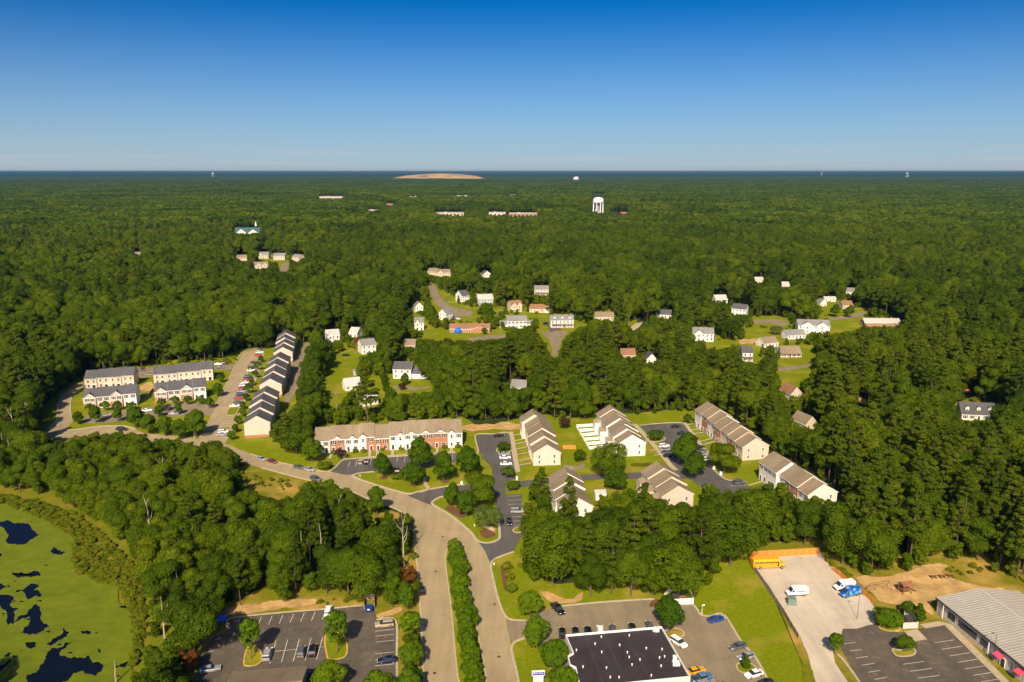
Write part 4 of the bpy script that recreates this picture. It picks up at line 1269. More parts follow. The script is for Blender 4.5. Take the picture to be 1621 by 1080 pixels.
# ------------------------------------------------------------------ detached houses
def house(label, x0, x1, yb, storeys=2, turn=0.0, wall='white', roof='roofgrey', depth=9.5, rise=3.2, along=True, ext=(), width=None, name='house', hide=0.35, sink=0.0, cat='house'):
    """house whose front foot runs about from photo x0 to x1 at height yb; ext adds garage, porch, dormers, chimney, gable"""
    p = G((x0 + x1) / 2, yb)
    w = width or max((x1 - x0) / ppm(yb), 6.0)
    eave = 2.65 * storeys + 0.3
    rz = math.radians(turn)
    c = p + Vector((-math.sin(rz), math.cos(rz), 0)) * depth / 2
    o = thing(name, label, cat, c, rz)
    footprint(c, rz, w / 2, depth / 2, 1.0)
    hx, hy = w / 2, depth / 2
    if along:
        gabled(o, -hx, hx, hy, eave, rise, wall, roof, 0, 0.4, 0.3)
    else:
        mb = wall_prism(-hy, hy, hx, eave, rise)
        swap_xy(mb).build('wall', M[wall], o)
        r = swap_xy(vee(-hy - 0.3, hy + 0.3, hx, eave, rise, 0.4, 0.16, 0, 0.16)).build('roof', M[roof], o)
        swap_xy(vee(-hy - 0.33, hy + 0.33, hx, eave, rise, 0.43, 0.22, 0, -0.06)).build('rake_board', M['trim'], r)
    clear_box(c, rz, hx * 0.95, hy, eave * (hide + 0.14), eave + rise, 0.0)
    nw = max(2, int(w / 2.6))
    for s in range(storeys):
        for i in range(nw):
            x = -hx + w * (i + 0.5) / nw
            if s == 0 and i == nw // 2:
                door(o, 'F', x, -hy - 0.02)
                continue
            window(o, 'F', x, -hy - 0.02, 0.9 + 2.75 * s, 0.95, 1.35, 'shut' in ext)
        for y in (-0.5, 0.5):
            window(o, 'R', hx + 0.02, y * hy, 0.9 + 2.75 * s, 0.85, 1.3)
            window(o, 'L', -hx - 0.02, y * hy, 0.9 + 2.75 * s, 0.85, 1.3)
    for e in ext:
        if e == 'porch':
            mb = MB()
            mb.frustum((-hx * 0.95, hx * 0.95, -hy - 2.1, -hy + 0.3, 2.55), (-hx * 0.95, hx * 0.95, -hy - 0.02, -hy + 0.3, 3.3))
            pr = mb.build('porch_roof', M[roof], o)
            for i in range(5):
                x = -hx * 0.9 + hx * 1.8 * i / 4
                MB().box(x - 0.09, x + 0.09, -hy - 1.95, -hy - 1.77, 0, 2.54).build('porch_post', M['trim'], o)
            MB().box(-hx * 0.95, hx * 0.95, -hy - 2.0, -hy - 0.03, 0, 0.35).build('porch_floor', M['brick'], o)
        elif e in ('garage_r', 'garage_l'):
            s = 1 if e.endswith('r') else -1
            gx0, gx1 = (hx + 0.03, hx + 5.2) if s > 0 else (-hx - 5.2, -hx - 0.03)
            gabled(o, gx0, gx1, hy * 0.8, 2.8, rise * 0.7, wall, roof, 0.4, 0.35, 0.2, name='garage_wall', rname='garage_roof')
            door(o, 'F', (gx0 + gx1) / 2, -hy * 0.8 + 0.38, 0.0, 2.8, 2.1, 'trim')
        elif e == 'gable':
            cross_gable(o, -hx * 0.45, w * 0.2, -hy - 1.0, 0, eave + 0.05, rise * 0.75, wall, roof, 0)
            for s in range(storeys):
                window(o, 'F', -hx * 0.45, -hy - 1.02, 0.9 + 2.75 * s, 1.1, 1.35)
        elif e == 'gable2':
            cross_gable(o, hx * 0.5, w * 0.18, -hy - 0.8, 0, eave + 0.02, rise * 0.7, wall, roof, 0)
            for s in range(storeys):
                window(o, 'F', hx * 0.5, -hy - 0.82, 0.9 + 2.75 * s, 1.1, 1.35)
        elif e.startswith('dormer'):
            k = int(e[6:])
            for i in range(k):
                x = -hx + w * (i + 0.5) / k
                cross_gable(o, x, 0.75, -hy * 0.72, -0.2, eave + rise * 0.62, 0.6, 'white', roof, eave + 0.3, wname='dormer', over=0.12)
                window(o, 'F', x, -hy * 0.72 - 0.02, eave + rise * 0.30, 0.7, 0.9)
        elif e == 'chimney':
            MB().box(hx * 0.55, hx * 0.55 + 0.9, -0.4, 0.5, eave + rise * 0.4, eave + rise + 1.2).build('chimney', M['brick'], o)
        elif e == 'deck':
            MB().box(-hx * 0.8, hx * 0.2, -hy - 3.0, -hy - 0.03, 0.5, 0.7).build('deck', M['brownwood'], o)
    return o
HOUSES = [
    # label, x0, x1, ybase, kwargs
    ('white two-storey house with grey roof and large blank gable, above the trampoline lawn', 573, 596, 560, D(turn=28, depth=9, hide=0.1)),
    ('white two-storey house with dark roof and right wing above the purple bush', 622, 651, 600, D(turn=-6, roof='roofdark', ext=('garage_r',), hide=0.1)),
    ('white house with pale roof left of the rust-coloured shrub', 518, 538, 544, D(turn=20, roof='roofpale', ext=('gable',))),
    ('low pale-roofed house behind the round green tree, left of the white two-storey house', 552, 566, 534, D(storeys=1, turn=-15, roof='roofpale', hide=0.8)),
    ('low tan-roofed house almost hidden among trees', 639, 657, 554, D(storeys=1, roof='roofbrown', wall='tan', hide=0.8)),
    ('small white house with two gables left of the brown-roofed ranch', 657, 671, 523, D(turn=10, ext=('gable',), hide=0.15)),
    ('small white house above the two-gabled one at the left edge of the street', 658, 670, 496, D(turn=15, along=False, rise=3.2)),
    ('long brown-roofed ranch house with brick front and blue dome', 712, 775, 527, D(storeys=1, wall='brick', roof='roofrust', depth=10, rise=2.8, ext=('gable2',), hide=0.05)),
    ('small grey-roofed house left of the street bend', 694, 707, 507, D(turn=-30, along=False, rise=3.0)),
    ('white outbuilding roof among pines in the back garden', 574, 600, 642, D(storeys=1, turn=35, roof='roofpale', wall='white', hide=0.25, depth=7)),
    ('white fenced cottage with pale roof under the tall pine', 547, 572, 618, D(storeys=1, turn=28, roof='roofpale', wall='white', hide=0.2, depth=6)),
    ('tan house with brown roof at the top of the street, left of its neighbour', 676, 691, 438, D(turn=-20, wall='tan', roof='roofbrown')),
    ('wide tan house with brown roof at the top of the street', 691, 713, 440, D(turn=10, wall='tan', roof='roofbrown', ext=('gable',))),
    ('white steep-gabled house right of the street', 730, 744, 478, D(turn=38, roof='roofdark', depth=10, rise=4.2)),
    ('white house with pale grey-green roof right of the steep-gabled house', 757, 781, 483, D(turn=14, roof='roofpale', wall='greysiding')),
    ('tan house with rust roof and two front gables in the middle of the neighbourhood', 808, 827, 494, D(turn=18, wall='tan', roof='roofrust', ext=('gable', 'gable2'))),
    ('low tan ranch with rust roof right of the two-gabled tan house', 838, 860, 495, D(storeys=1, turn=-12, wall='tan', roof='roofrust', ext=('garage_r',))),
    ('white two-storey house with grey roof highest on the slope', 846, 868, 468, D(turn=-4, ext=('porch',), hide=0.15)),
    ('small white house deep in the trees above the street', 765, 777, 442, D(turn=20, roof='roofdark', along=False)),
    ('white two-storey house with grey roof and side wings, left of the cul-de-sac', 803, 834, 520, D(turn=4, ext=('garage_r', 'garage_l', 'shut'), hide=0.2)),
    ('white house with grey roof, dormers and porch above the cul-de-sac', 872, 908, 519, D(turn=2, storeys=2, ext=('dormer3', 'porch'), rise=3.2, hide=0.1)),
    ('tan ranch with brown-grey roof and chimney among trees right of the cul-de-sac', 942, 972, 508, D(storeys=1, wall='tan', roof='roofbrown', ext=('chimney',), hide=0.4)),
    ('orange-brown roof of a small house buried in the trees', 984, 1006, 570, D(storeys=1, wall='tan', roof='roofrust', hide=0.9)),
    ('small white and blue house between trees right of the ranch', 1040, 1062, 504, D(storeys=1, turn=-10, roof='roofdark', hide=0.4)),
    ('white house with grey roof and blue parasol on its deck', 1097, 1129, 541, D(turn=-8, depth=10, ext=('deck', 'gable'), hide=0.1)),
    ('white two-storey house with dark roof behind the big round tree', 1158, 1180, 500, D(turn=-28, roof='roofdark', hide=0.2)),
    ('white house with rusty roof half hidden left of the dark-roofed house', 1132, 1152, 484, D(turn=10, roof='roofpale', hide=0.6)),
    ('small white two-storey house with porch at the left end of the long lawn', 1176, 1190, 573, D(turn=-5, roof='roofdark', ext=('porch',), hide=0.1)),
    ('large white house with grey roof and front gable in the right-hand neighbourhood', 1264, 1312, 528, D(turn=-8, depth=11, rise=3.4, ext=('gable', 'gable2'), hide=0.15)),
    ('white garage house with grey roof in front of the large white house', 1245, 1277, 537, D(storeys=1, turn=14, roof='roofgrey', depth=8, hide=0.1, rise=3.0)),
    ('small white house with gable facing the lawn, left of the garage house', 1208, 1234, 550, D(storeys=1, turn=20, along=True, roof='roofbrown', hide=0.3)),
    ('white ranch with brown roof and long porch above the mown lawn', 1233, 1268, 566, D(storeys=1, turn=4, roof='roofbrown', ext=('porch',), hide=0.0)),
    ('long brick ranch house with pale metal roof at the right', 1369, 1425, 517, D(storeys=1, turn=-2, wall='brick', roof='roofpale', depth=9, rise=2.4, ext=('chimney',), hide=0.1)),
    ('white shed with flat gable in the clearing behind the large white house', 1305, 1323, 478, D(storeys=1, roof='roofpale', depth=5, hide=0.2, rise=1.4)),
    ('small white cottage below the white shed', 1298, 1309, 485, D(storeys=1, turn=15, depth=6, hide=0.1, along=False)),
    ('small rust-roofed house right of the white shed', 1334, 1350, 489, D(storeys=1, wall='tan', roof='roofrust', hide=0.3)),
    ('grey-roofed house high in the trees on the right', 1339, 1351, 467, D(storeys=1, turn=-25, roof='roofgrey', hide=0.4)),
    ('white low house roof in the trees, upper right of the round tree', 1196, 1209, 449, D(storeys=1, roof='roofpale', hide=0.5)),
    ('pale roof peeking from the trees right of the other pale roof', 1238, 1250, 457, D(storeys=1, roof='roofpale', hide=0.6)),
    ('white cape house with dark roof and three dormers at the right edge', 1524, 1574, 666, D(storeys=1, turn=-10, roof='roofdark', depth=9.5, rise=4.4, ext=('dormer3', 'shut'), hide=0.05)),
    ('tan house with brown roof in the woods right of the long terrace', 1273, 1293, 690, D(turn=20, wall='tan', roof='roofbrown', along=False, hide=0.75)),
    ('tan gable end deeper in the woods, above the brown-roofed tan house', 1253, 1266, 640, D(turn=15, wall='tan', roof='roofrust', along=False, hide=0.7)),
    ('tan house farthest left of the hilltop cluster', 375, 391, 415, D(turn=8, wall='tan', roof='roofbrown', hide=0.4)),
    ('cream two-storey house at the back of the hilltop cluster', 409, 425, 410, D(wall='cream', ext=('gable',), hide=0.2)),
    ('wide cream house with grey roof right of the centre of the hilltop cluster', 433, 451, 412, D(wall='cream', hide=0.1)),
    ('cream house farthest right of the hilltop cluster', 460, 476, 414, D(turn=-35, wall='cream', hide=0.2)),
    ('nearest cream house of the hilltop cluster with two front gables', 404, 424, 427, D(turn=25, wall='cream', roof='roofbrown', ext=('gable', 'gable2'), hide=0.2)),
    ('small tan house alone in the forest on the left', 213, 222, 410, D(turn=10, wall='tan', roof='roofbrown', hide=0.3)),
    ('low white building roof between the trees in the middle of the wood', 808, 832, 622, D(storeys=1, roof='roofgrey', depth=7, hide=1.05, turn=-14, wall='tan')),
    ('white cottage glimpsed under trees right of the orange roof', 1026, 1037, 576, D(storeys=1, roof='roofdark', hide=0.2, along=False)),
]
for lab, x0, x1, yb, kw in HOUSES:
    house(lab, x0, x1, yb, **kw)

# church with teal roof
c = house('white church with long teal roof and steep gables far left of centre', 372, 410, 371, 1, 4, 'white', 'roofteal', 16, 9, True, ('gable', 'gable2'), 46, 'church', 1.1, cat='church')
MB().frustum((14, 17, -1.5, 1.5, 15), (15.4, 15.6, -0.1, 0.1, 24)).build('steeple', M['trim'], c)
# low school and shop blocks far off
def block(name, label, x0, x1, yb, h, wall, roof, depth=40, hide=0.6):
    a, b_ = G(x0, yb), G(x1, yb)
    cx = (a + b_) / 2
    w = (b_ - a).length
    o = thing(name, label, 'building', cx, 0)
    MB().box(-w / 2, w / 2, 0, depth, 0, h).build('wall', M[wall], o)
    mb = MB()
    mb.box(-w / 2 - 0.5, w / 2 + 0.5, -0.5, depth + 0.5, h + 0.02, h + 0.9)
    mb.box(-w * 0.2, -w * 0.1, depth * 0.3, depth * 0.6, h + 0.9, h + 2.5)
    mb.build('roof', M[roof], o)
    n = max(3, int(w / 9))
    for i in range(n):
        x = -w / 2 + w * (i + 0.5) / n
        MB().box(x - 2.6, x + 2.6, -0.06, 0.05, h * 0.35, h * 0.75).build('window', M['glass'], o)
    CLEAR.append([tuple(map(float, project(cx.x + sx * w / 2, cx.y + yy, z))) for sx, yy, z in ((-1, 0, h * hide), (1, 0, h * hide), (1, depth, h + 1), (-1, depth, h + 1))])
    footprint(cx + Vector((0, depth / 2, 0)), 0, w / 2, depth / 2, 4)
    return o
block('school_building', 'long pale-roofed low building far off, left of the brick blocks', 688, 734, 343, 9, 'tan', 'roofpale')
block('school_building', 'smaller pink-brick block with white roof in the distance', 774, 800, 344, 11, 'beige', 'roofpale')
block('school_building', 'wider brick and white block in the distance nearest the water tower', 806, 850, 346, 12, 'brick', 'roofpale')
block('shop_building', 'small red-brown block in the far forest left of the pale building', 612, 622, 330, 14, 'brick', 'roofrust', 30)
block('shop_building', 'pale low block in the far forest at the left of the distant row', 582, 597, 340, 12, 'tan', 'roofpale', 30)
block('shop_building', 'tan-orange block beyond the church on the left', 505, 542, 318, 16, 'tan', 'roofpale', 60)
block('shop_building', 'tiny orange building right of the water tower', 983, 992, 344, 12, 'brick', 'roofrust', 25)
for i, (x, y, w) in enumerate(((720, 313, 12), (735, 312.5, 5), (790, 311.5, 4), (808, 311, 14), (632, 314, 5), (648, 314.5, 5), (656, 314, 7), (892, 311, 3), (625, 291, 4), (830, 303, 4), (1230, 345.5, 3), (1182, 347, 3), (1356, 305, 3))):
    block('distant_building', 'white speck of a building standing among the far treetops', x, x + w, y + 3, 15, 'tan', 'roofpale', 30, 0.75)
for o in [o for o in bpy.data.objects if o.name.startswith('distant_building')]:
    o['group'] = 'white buildings scattered in the far forest'

# ------------------------------------------------------------------ flat black-roofed building
H = 5.6
roof_px = [(895, 1004.5), (1047.5, 991.5), (1093, 1071), (918, 1088), (911, 1056), (902, 1052), (898.5, 1038), (907, 1033)]
rp = [G(x, y, H) for x, y in roof_px]
cx = sum((p for p in rp), Vector()) / len(rp)
bb = thing('flat_roofed_building', 'flat black-roofed building with white parapet at the bottom centre', 'building', (cx.x, cx.y, 0))
loc2 = [(p.x - cx.x, p.y - cx.y) for p in rp]
def inset(pts, k):
    n = len(pts)
    area = sum(pts[i][0] * pts[(i + 1) % n][1] - pts[(i + 1) % n][0] * pts[i][1] for i in range(n))
    s = 1 if area > 0 else -1
    out = []
    for i in range(n):
        a, b_, c_ = Vector(pts[i - 1]), Vector(pts[i]), Vector(pts[(i + 1) % n])
        d1, d2 = (b_ - a).normalized(), (c_ - b_).normalized()
        n1, n2 = Vector((-d1.y, d1.x)) * s, Vector((-d2.y, d2.x)) * s
        q = (n1 + n2)
        q = q / max(q.dot(n1), 0.3)
        out.append((b_.x + q.x * k, b_.y + q.y * k))
    return out
MB().prism(loc2, 0, H - 0.55).build('wall', M['white'], bb)
MB().prism(inset(loc2, 0.15), H - 0.548, H - 0.50).build('roof', M['blackroof'], bb)
ins = inset(loc2, 0.2)
for i in range(len(loc2)):
    j = (i + 1) % len(loc2)
    mb = MB()
    mb.prism([loc2[i], loc2[j], ins[j], ins[i]], H - 0.549, H)
    mb.build('parapet', M['whitemetal'], bb)
def roof_at(px, py):
    p = G(px, py, H - 0.5)
    return (p.x - cx.x, p.y - cx.y, H - 0.5)
vent_m = MB().lathe([(0.11, 0), (0.11, 0.4), (0.19, 0.41), (0.19, 0.52), (0.05, 0.6)], 8).mesh('roof_vent', M['whitemetal'])
for x, y in ((942, 1021), (952, 1010), (996, 1007.5), (981, 1023), (952.5, 1034), (912.5, 1031), (993, 1034.5), (996, 1042), (1023, 1028), (1048, 1029.5), (1052, 1041), (1013, 1046), (1000.5, 1054), (1044, 1043), (1046.5, 1056), (960, 1059), (923, 1057.5), (966, 1074), (980, 1074), (1031, 1071), (1034, 1000)):
    p = roof_at(x, y)
    put('roof_vent', vent_m, bb, p)
for x, y, w, d_, h_ in ((1039, 999, 1.2, 1.0, 0.9), (1070, 1052, 1.6, 1.4, 0.7), (1068, 1045, 0.9, 0.7, 1.1)):
    p = roof_at(x, y)
    mb = MB()
    mb.box(p[0] - w / 2, p[0] + w / 2, p[1] - d_ / 2, p[1] + d_ / 2, H - 0.499, H - 0.5 + h_)
    mb.lathe([(0.3, 0), (0.3, 0.12)], 8)
    k = len(mb.v) - 16
    mb.v[k:] = [(v[0] + p[0], v[1] + p[1], v[2] + H - 0.5 + h_) for v in mb.v[k:]]
    mb.build('air_handler', M['whitemetal'], bb)
for x0, y0, x1, y1 in ((955, 1000, 990, 1080), (985, 997.5, 1030, 1076), (925, 1002.5, 955, 1083)):
    a, b_ = Vector(roof_at(x0, y0)), Vector(roof_at(x1, y1))
    d_ = (b_ - a).normalized()
    n_ = Vector((-d_.y, d_.x, 0)) * 0.07
    MB().add([a + n_ + Vector((0, 0, .006)), a - n_ + Vector((0, 0, .006)), b_ - n_ + Vector((0, 0, .006)), b_ + n_ + Vector((0, 0, .006))], [(0, 1, 2, 3)]).build('roof_seam', M['seam'], bb)
NOGO.append([(880, 1000), (1050, 985), (1110, 1080), (900, 1110)])
# shingled roof at the lower left edge
e_z = 4.0
pA, pB = G(371, 1066, e_z), G(485, 1057, e_z)
rz = math.atan2(pB.y - pA.y, pB.x - pA.x)
Lh = (pB - pA).length
cc = (pA + pB) / 2
hb = thing('shingled_building', 'tan shingled roof cut off by the bottom edge of the picture, left', 'building', (cc.x + math.sin(rz) * 9, cc.y - math.cos(rz) * 9, 0), rz)
gabled(hb, -Lh / 2, Lh / 2, 9.0, e_z, 2.6, 'tan', 'roofbrown', 0, 0.4, 0.3)
for i in range(6):
    window(hb, 'B', -Lh / 2 + Lh * (i + 0.5) / 6, 9.02, 1.0, 1.2, 1.5)
# ------------------------------------------------------------------ metal building, lower right
eh = 4.3
A = G(1482, 969.5)
B = G(1607, 1072.5)
dxy = (B - A).normalized()
rz = math.atan2(dxy.y, dxy.x)
per = Vector((-dxy.y, dxy.x, 0))                    # to the building's inside
ridge_pt = G(1552.5, 934, eh + 1.7)
halfspan = abs((ridge_pt - A).dot(per))
halfspan = max(9.0, min(16.0, halfspan))
Lm = 48.0
mbld = thing('metal_building', 'long grey metal-clad building with ribbed silver roof at the lower right', 'building', A, rz)
wl = wall_prism(0, Lm, halfspan, eh, 1.7, halfspan)
wl.build('wall', M['wallpanel'], mbld)
rf = MB()
n = int(Lm / 0.9)
for sgn in (-1, 1):
    V, Fc = [], []
    for i in range(n + 1):
        x = Lm * i / n
        for xx, up in ((x - 0.10, 0.0), (x - 0.05, 0.09), (x + 0.05, 0.09), (x + 0.10, 0.0)):
            V.append((xx, halfspan + sgn * (halfspan + 0.4), eh - 0.4 * 1.7 / halfspan + 0.06 + up))
            V.append((xx, halfspan, eh + 1.7 + 0.06 + up))
    for k in range(len(V) // 2 - 1):
        Fc.append((2 * k, 2 * k + 2, 2 * k + 3, 2 * k + 1) if sgn < 0 else (2 * k, 2 * k + 1, 2 * k + 3, 2 * k + 2))
    mb = MB().add(V, Fc)
    mb.build('roof', M['roofpanel'], mbld)
MB().box(-0.1, Lm + 0.1, halfspan - 0.25, halfspan + 0.25, eh + 1.80, eh + 1.88).build('ridge_cap', M['wallpanel'], mbld)
MB().box(-0.2, Lm + 0.2, -0.62, -0.40, eh - 0.30, eh + 0.05).build('gutter', M['darkmetal'], mbld)
def along(px):
    """metres along the front wall for a photo column"""
    return (G(px, 969.5 + (px - 1482) * 0.824) - A).dot(dxy)
for x in (along(1494), along(1566), along(1607), 46):
    MB().tube((x, -0.5, 0.1), (x, -0.5, eh - 0.3), 0.09).build('downpipe', M['darkmetal'] if x > 20 else M['whitemetal'], mbld)
rib = MB().box(-0.03, 0.03, -0.05, 0.0, 0.15, eh - 0.3).mesh('wall_rib', M['wallpanel'])
for i in range(1, int(Lm / 0.9)):
    put('wall_rib', rib, mbld, (i * 0.9, -0.005, 0))
def band(x0, x1, k):
    mb = MB()
    mb.box(x0 - 0.12, x1 + 0.12, -0.10, -0.051, 1.3, 1.42).box(x0 - 0.12, x1 + 0.12, -0.10, -0.051, 2.9, 3.02)
    for i in range(k + 1):
        x = x0 + (x1 - x0) * i / k
        mb.box(x - 0.06, x + 0.06, -0.10, -0.051, 1.42, 2.9)
    w_ = mb.build('window', M['darkmetal'], mbld)
    for i in range(k):
        a, b_ = x0 + (x1 - x0) * i / k + 0.06, x0 + (x1 - x0) * (i + 1) / k - 0.06
        MB().box(a, b_, -0.085, -0.055, 1.42, 2.9).build('pane', M['glass'], w_)
band(along(1500), along(1510), 2)
band(along(1516.5), along(1544), 5)
band(along(1551), along(1561.5), 2)
xa, xb, xe = along(1588), along(1605.5), along(1599.5)
MB().box(xa, xb, -0.16, -0.06, 0.1, eh - 0.35).build('entrance_panel', M['white'], mbld)
em = MB().lathe([(0.85, 0), (0.85, 0.04)], 18)
em.v = [(x + xe, -0.165 - z, y + 2.2) for x, y, z in em.v]
em.build('round_emblem', M['greymetal'], mbld)
door(mbld, 'F', along(1587), -0.17, 0.1, 1.3, 2.2, 'glass')
for x in (along(1583), along(1616)):
    aw = MB()
    aw.add([(x - 0.9, -0.17, 3.4), (x + 0.9, -0.17, 3.4), (x + 1.15, -1.5, 2.5), (x - 1.15, -1.5, 2.5), (x, -0.17, 3.6), (x + 1.15, -1.5, 2.2), (x - 1.15, -1.5, 2.2), (x - 0.9, -0.17, 2.6), (x + 0.9, -0.17, 2.6)],
           [(0, 3, 2, 1), (3, 6, 5, 2), (0, 7, 6, 3), (1, 2, 5, 8)])
    aw.build('awning', M['pink'], mbld)
footprint(A + dxy * Lm / 2 + per * halfspan, rz, Lm / 2, halfspan, 3)
CLEAR.append([(1475, 975), (1483, 945), (1552, 930), (1700, 930), (1700, 1100), (1600, 1090)])
print('metal building half span', halfspan, [round(along(x), 1) for x in (1500, 1544, 1588, 1606)])

# ------------------------------------------------------------------ water towers, landfill hill
def water_tower(label, px, ytop, ybase_vis, D_, r, top):
    """legged tank at distance D_ metres, tank radius r, top height"""
    x = (px - 810.5) / FPX * (D_ * CP + (CAM_H - top * 0.7) * SP)
    o = thing('water_tower', label, 'water tower', (x, D_, 0))
    b0 = top - r * 0.95
    prof = [(0.5, b0 - r * 0.35), (r * 0.6, b0 - r * 0.22), (r * 0.95, b0), (r, b0 + r * 0.28), (r * 0.97, b0 + r * 0.5), (r * 0.8, b0 + r * 0.75), (r * 0.5, b0 + r * 0.9), (0.6, b0 + r * 0.95)]
    tank = MB().lathe(prof, 28).build('tank', M['whitemetal'], o, True)
    MB().lathe([(r * 1.03, b0 + r * 0.02), (r * 1.06, b0 + r * 0.02), (r * 1.06, b0 + r * 0.07), (r * 1.03, b0 + r * 0.07)], 28).build('balcony', M['whitemetal'], o)
    for i in range(8):
        a = 2 * math.pi * (i + 0.5) / 8
        MB().tube((math.cos(a) * r * 0.97, math.sin(a) * r * 0.97, 0), (math.cos(a) * r * 0.93, math.sin(a) * r * 0.93, b0), r * 0.075, r * 0.07, 8).build('leg', M['whitemetal'], o)
    MB().tube((0, 0, 0), (0, 0, b0 - r * 0.3), r * 0.22, None, 10).build('riser', M['greymetal'], o)
    for k in (0.4, 0.7):
        pts = [(math.cos(2 * math.pi * (i + .5) / 8) * r * 0.95, math.sin(2 * math.pi * (i + .5) / 8) * r * 0.95, b0 * k) for i in range(8)]
        mb = MB()
        for i in range(8):
            mb.tube(pts[i], pts[(i + 1) % 8], r * 0.02, None, 5)
        mb.build('brace_ring', M['greymetal'], o)
    return o
water_tower('large white legged water tower rising from the forest right of centre', 947, 308, 335, 2050, 13.6, 52)
CLEAR.append([(937, 306), (958, 306), (957, 334), (938, 334)])
water_tower('small white water tower near the horizon left of the large one', 912, 276, 281, 9000, 30, 62)
water_tower('tiny white water tower on the horizon at the right', 1436, 270, 273, 15000, 22, 104)
water_tower('tiny white water tower on the horizon right of centre', 1301, 270.5, 272, 20000, 24, 108)
water_tower('tiny white water tower on the horizon at the left', 337, 271, 273, 16000, 22, 98)
# bare flat-topped hill
c0 = G(693, 285)
hill = MB()
prof = [(-690, 0), (-560, 24), (-420, 42), (-260, 50), (-120, 58), (0, 62), (140, 60), (300, 56), (420, 46), (540, 34), (620, 20), (700, 0)]
rings = []
for k, (s, yy) in enumerate(((0.0, -330), (0.55, -230), (0.88, -150), (1.0, -40), (1.0, 120), (0.6, 260), (0.0, 360))):
    rings.append([(x * (0.92 + 0.08 * s), yy, z * s * 1.28 + (rnd.uniform(-1.5, 1.5) if 0 < s else 0)) for x, z in prof])
V = [p for r in rings for p in r]
n = len(prof)
Fh = [(k * n + i, k * n + i + 1, (k + 1) * n + i + 1, (k + 1) * n + i) for k in range(len(rings) - 1) for i in range(n - 1)]
m, t, b = nt('bare_hill')
cn = ramp(t, pos_noise(t, 0.012, 5, 0.6, stretch=(0.3, 1, 2.5)), [(0.38, (0.14, 0.15, 0.05)), (0.48, (0.50, 0.30, 0.14)), (0.8, (0.58, 0.38, 0.20))])
t.links.new(cn, b.inputs['Base Color'])
b.inputs['Roughness'].default_value = 0.95
ho = put('landfill_hill', MB().add(V, Fh).mesh('landfill_hill', m), None, (c0.x, c0.y, 12))
tag(ho, kind='structure')
HILL_Y = c0.y
# ------------------------------------------------------------------ vehicles (nose towards +x)
def ring(x, hw, z0, z1, ch=0.14):
    return [(x, -hw + 0.05, z0), (x, hw - 0.05, z0), (x, hw, z0 + 0.12), (x, hw, z1 - ch), (x, hw - ch, z1), (x, -hw + ch, z1), (x, -hw, z1 - ch), (x, -hw, z0 + 0.12)]
wheel_m = MB()
wheel_m.lathe([(0.20, -0.11), (0.31, -0.10), (0.33, 0), (0.31, 0.10), (0.20, 0.11)], 14)
wheel_m.v = [(x, z, y) for x, y, z in wheel_m.v]
wheel_me = wheel_m.mesh('tyre', M['tyre'])
rim_m = MB().lathe([(0.19, -0.118), (0.05, -0.10), (0.05, 0.10), (0.19, 0.118)], 10)
rim_m.v = [(x, z, y) for x, y, z in rim_m.v]
rim_me = rim_m.mesh('rim', M['rim'])
VEH = {}
def vehicle(key, stations, glass, roofs, axles, track, wheel=1.0, lamps=None, extra=None):
    mb = MB()
    mb.loft([ring(*s) for s in stations])
    d = dict(body=mb.mesh('body', PAINT['white'], smooth=False), parts=[], axles=axles, track=track, wheel=wheel)
    for nm, fr, mat in glass:
        g = MB()
        g.frustum(*fr)
        d['parts'].append((nm, g.mesh(nm, mat) if mat else g.mesh(nm, PAINT['white']), mat is None))
    for nm, fr in roofs:
        g = MB()
        g.frustum(*fr)
        d['parts'].append((nm, g.mesh(nm, PAINT['white']), True))
    xf, xb, y, zl = lamps
    for nm, x, mat in (('headlight', xf, 'chrome'), ('tail_light', xb, 'redlamp')):
        me = MB().box(-0.06, 0.06, -0.2, 0.2, -0.07, 0.07).mesh(nm, M[mat])
        for s in (-1, 1):
            d['parts'].append((nm, me, False, (x, s * y, zl)))
    for e in extra or ():
        d['parts'].append(e)
    VEH[key] = d
def fr(x0, x1, hw, z, X0, X1, HW, Z):
    return ((x0, x1, -hw, hw, z), (X0, X1, -HW, HW, Z))
GL = M['glass']
vehicle('sedan', [(-2.35, .66, .38, .86), (-2.2, .82, .25, .98), (-1.2, .89, .22, 1.0), (0, .90, .22, .98), (1.0, .89, .22, .95), (1.9, .84, .24, .84), (2.25, .74, .28, .74), (2.38, .60, .36, .64)],
        [('windows', fr(-1.85, 1.05, .82, .93, -1.05, .15, .60, 1.40), GL)], [('roof', fr(-1.16, .25, .66, 1.36, -1.0, .1, .50, 1.45))], (1.40, -1.38), 0.80, 1.0, (2.30, -2.34, .55, .68),
        [('pillar', MB().box(-.42, -.34, -.84, .84, .95, 1.0).mesh('pillar', PAINT['white']), True)])
vehicle('suv', [(-2.35, .78, .40, 1.0), (-2.25, .90, .30, 1.10), (-1.2, .95, .28, 1.12), (0, .96, .28, 1.10), (1.1, .95, .28, 1.06), (1.95, .90, .30, .98), (2.3, .80, .34, .88), (2.42, .66, .42, .76)],
        [('windows', fr(-2.28, 1.2, .90, 1.06, -2.0, .35, .70, 1.66), GL)], [('roof', fr(-2.1, .45, .76, 1.60, -1.95, .30, .62, 1.74))], (1.45, -1.45), 0.84, 1.12, (2.34, -2.34, .62, .80),
        [('roof_rail', MB().box(-1.8, .2, -.66, -.60, 1.72, 1.80).mesh('roof_rail', M['darkmetal']), False), ('roof_rail', MB().box(-1.8, .2, .60, .66, 1.72, 1.80).mesh('roof_rail', M['darkmetal']), False)])
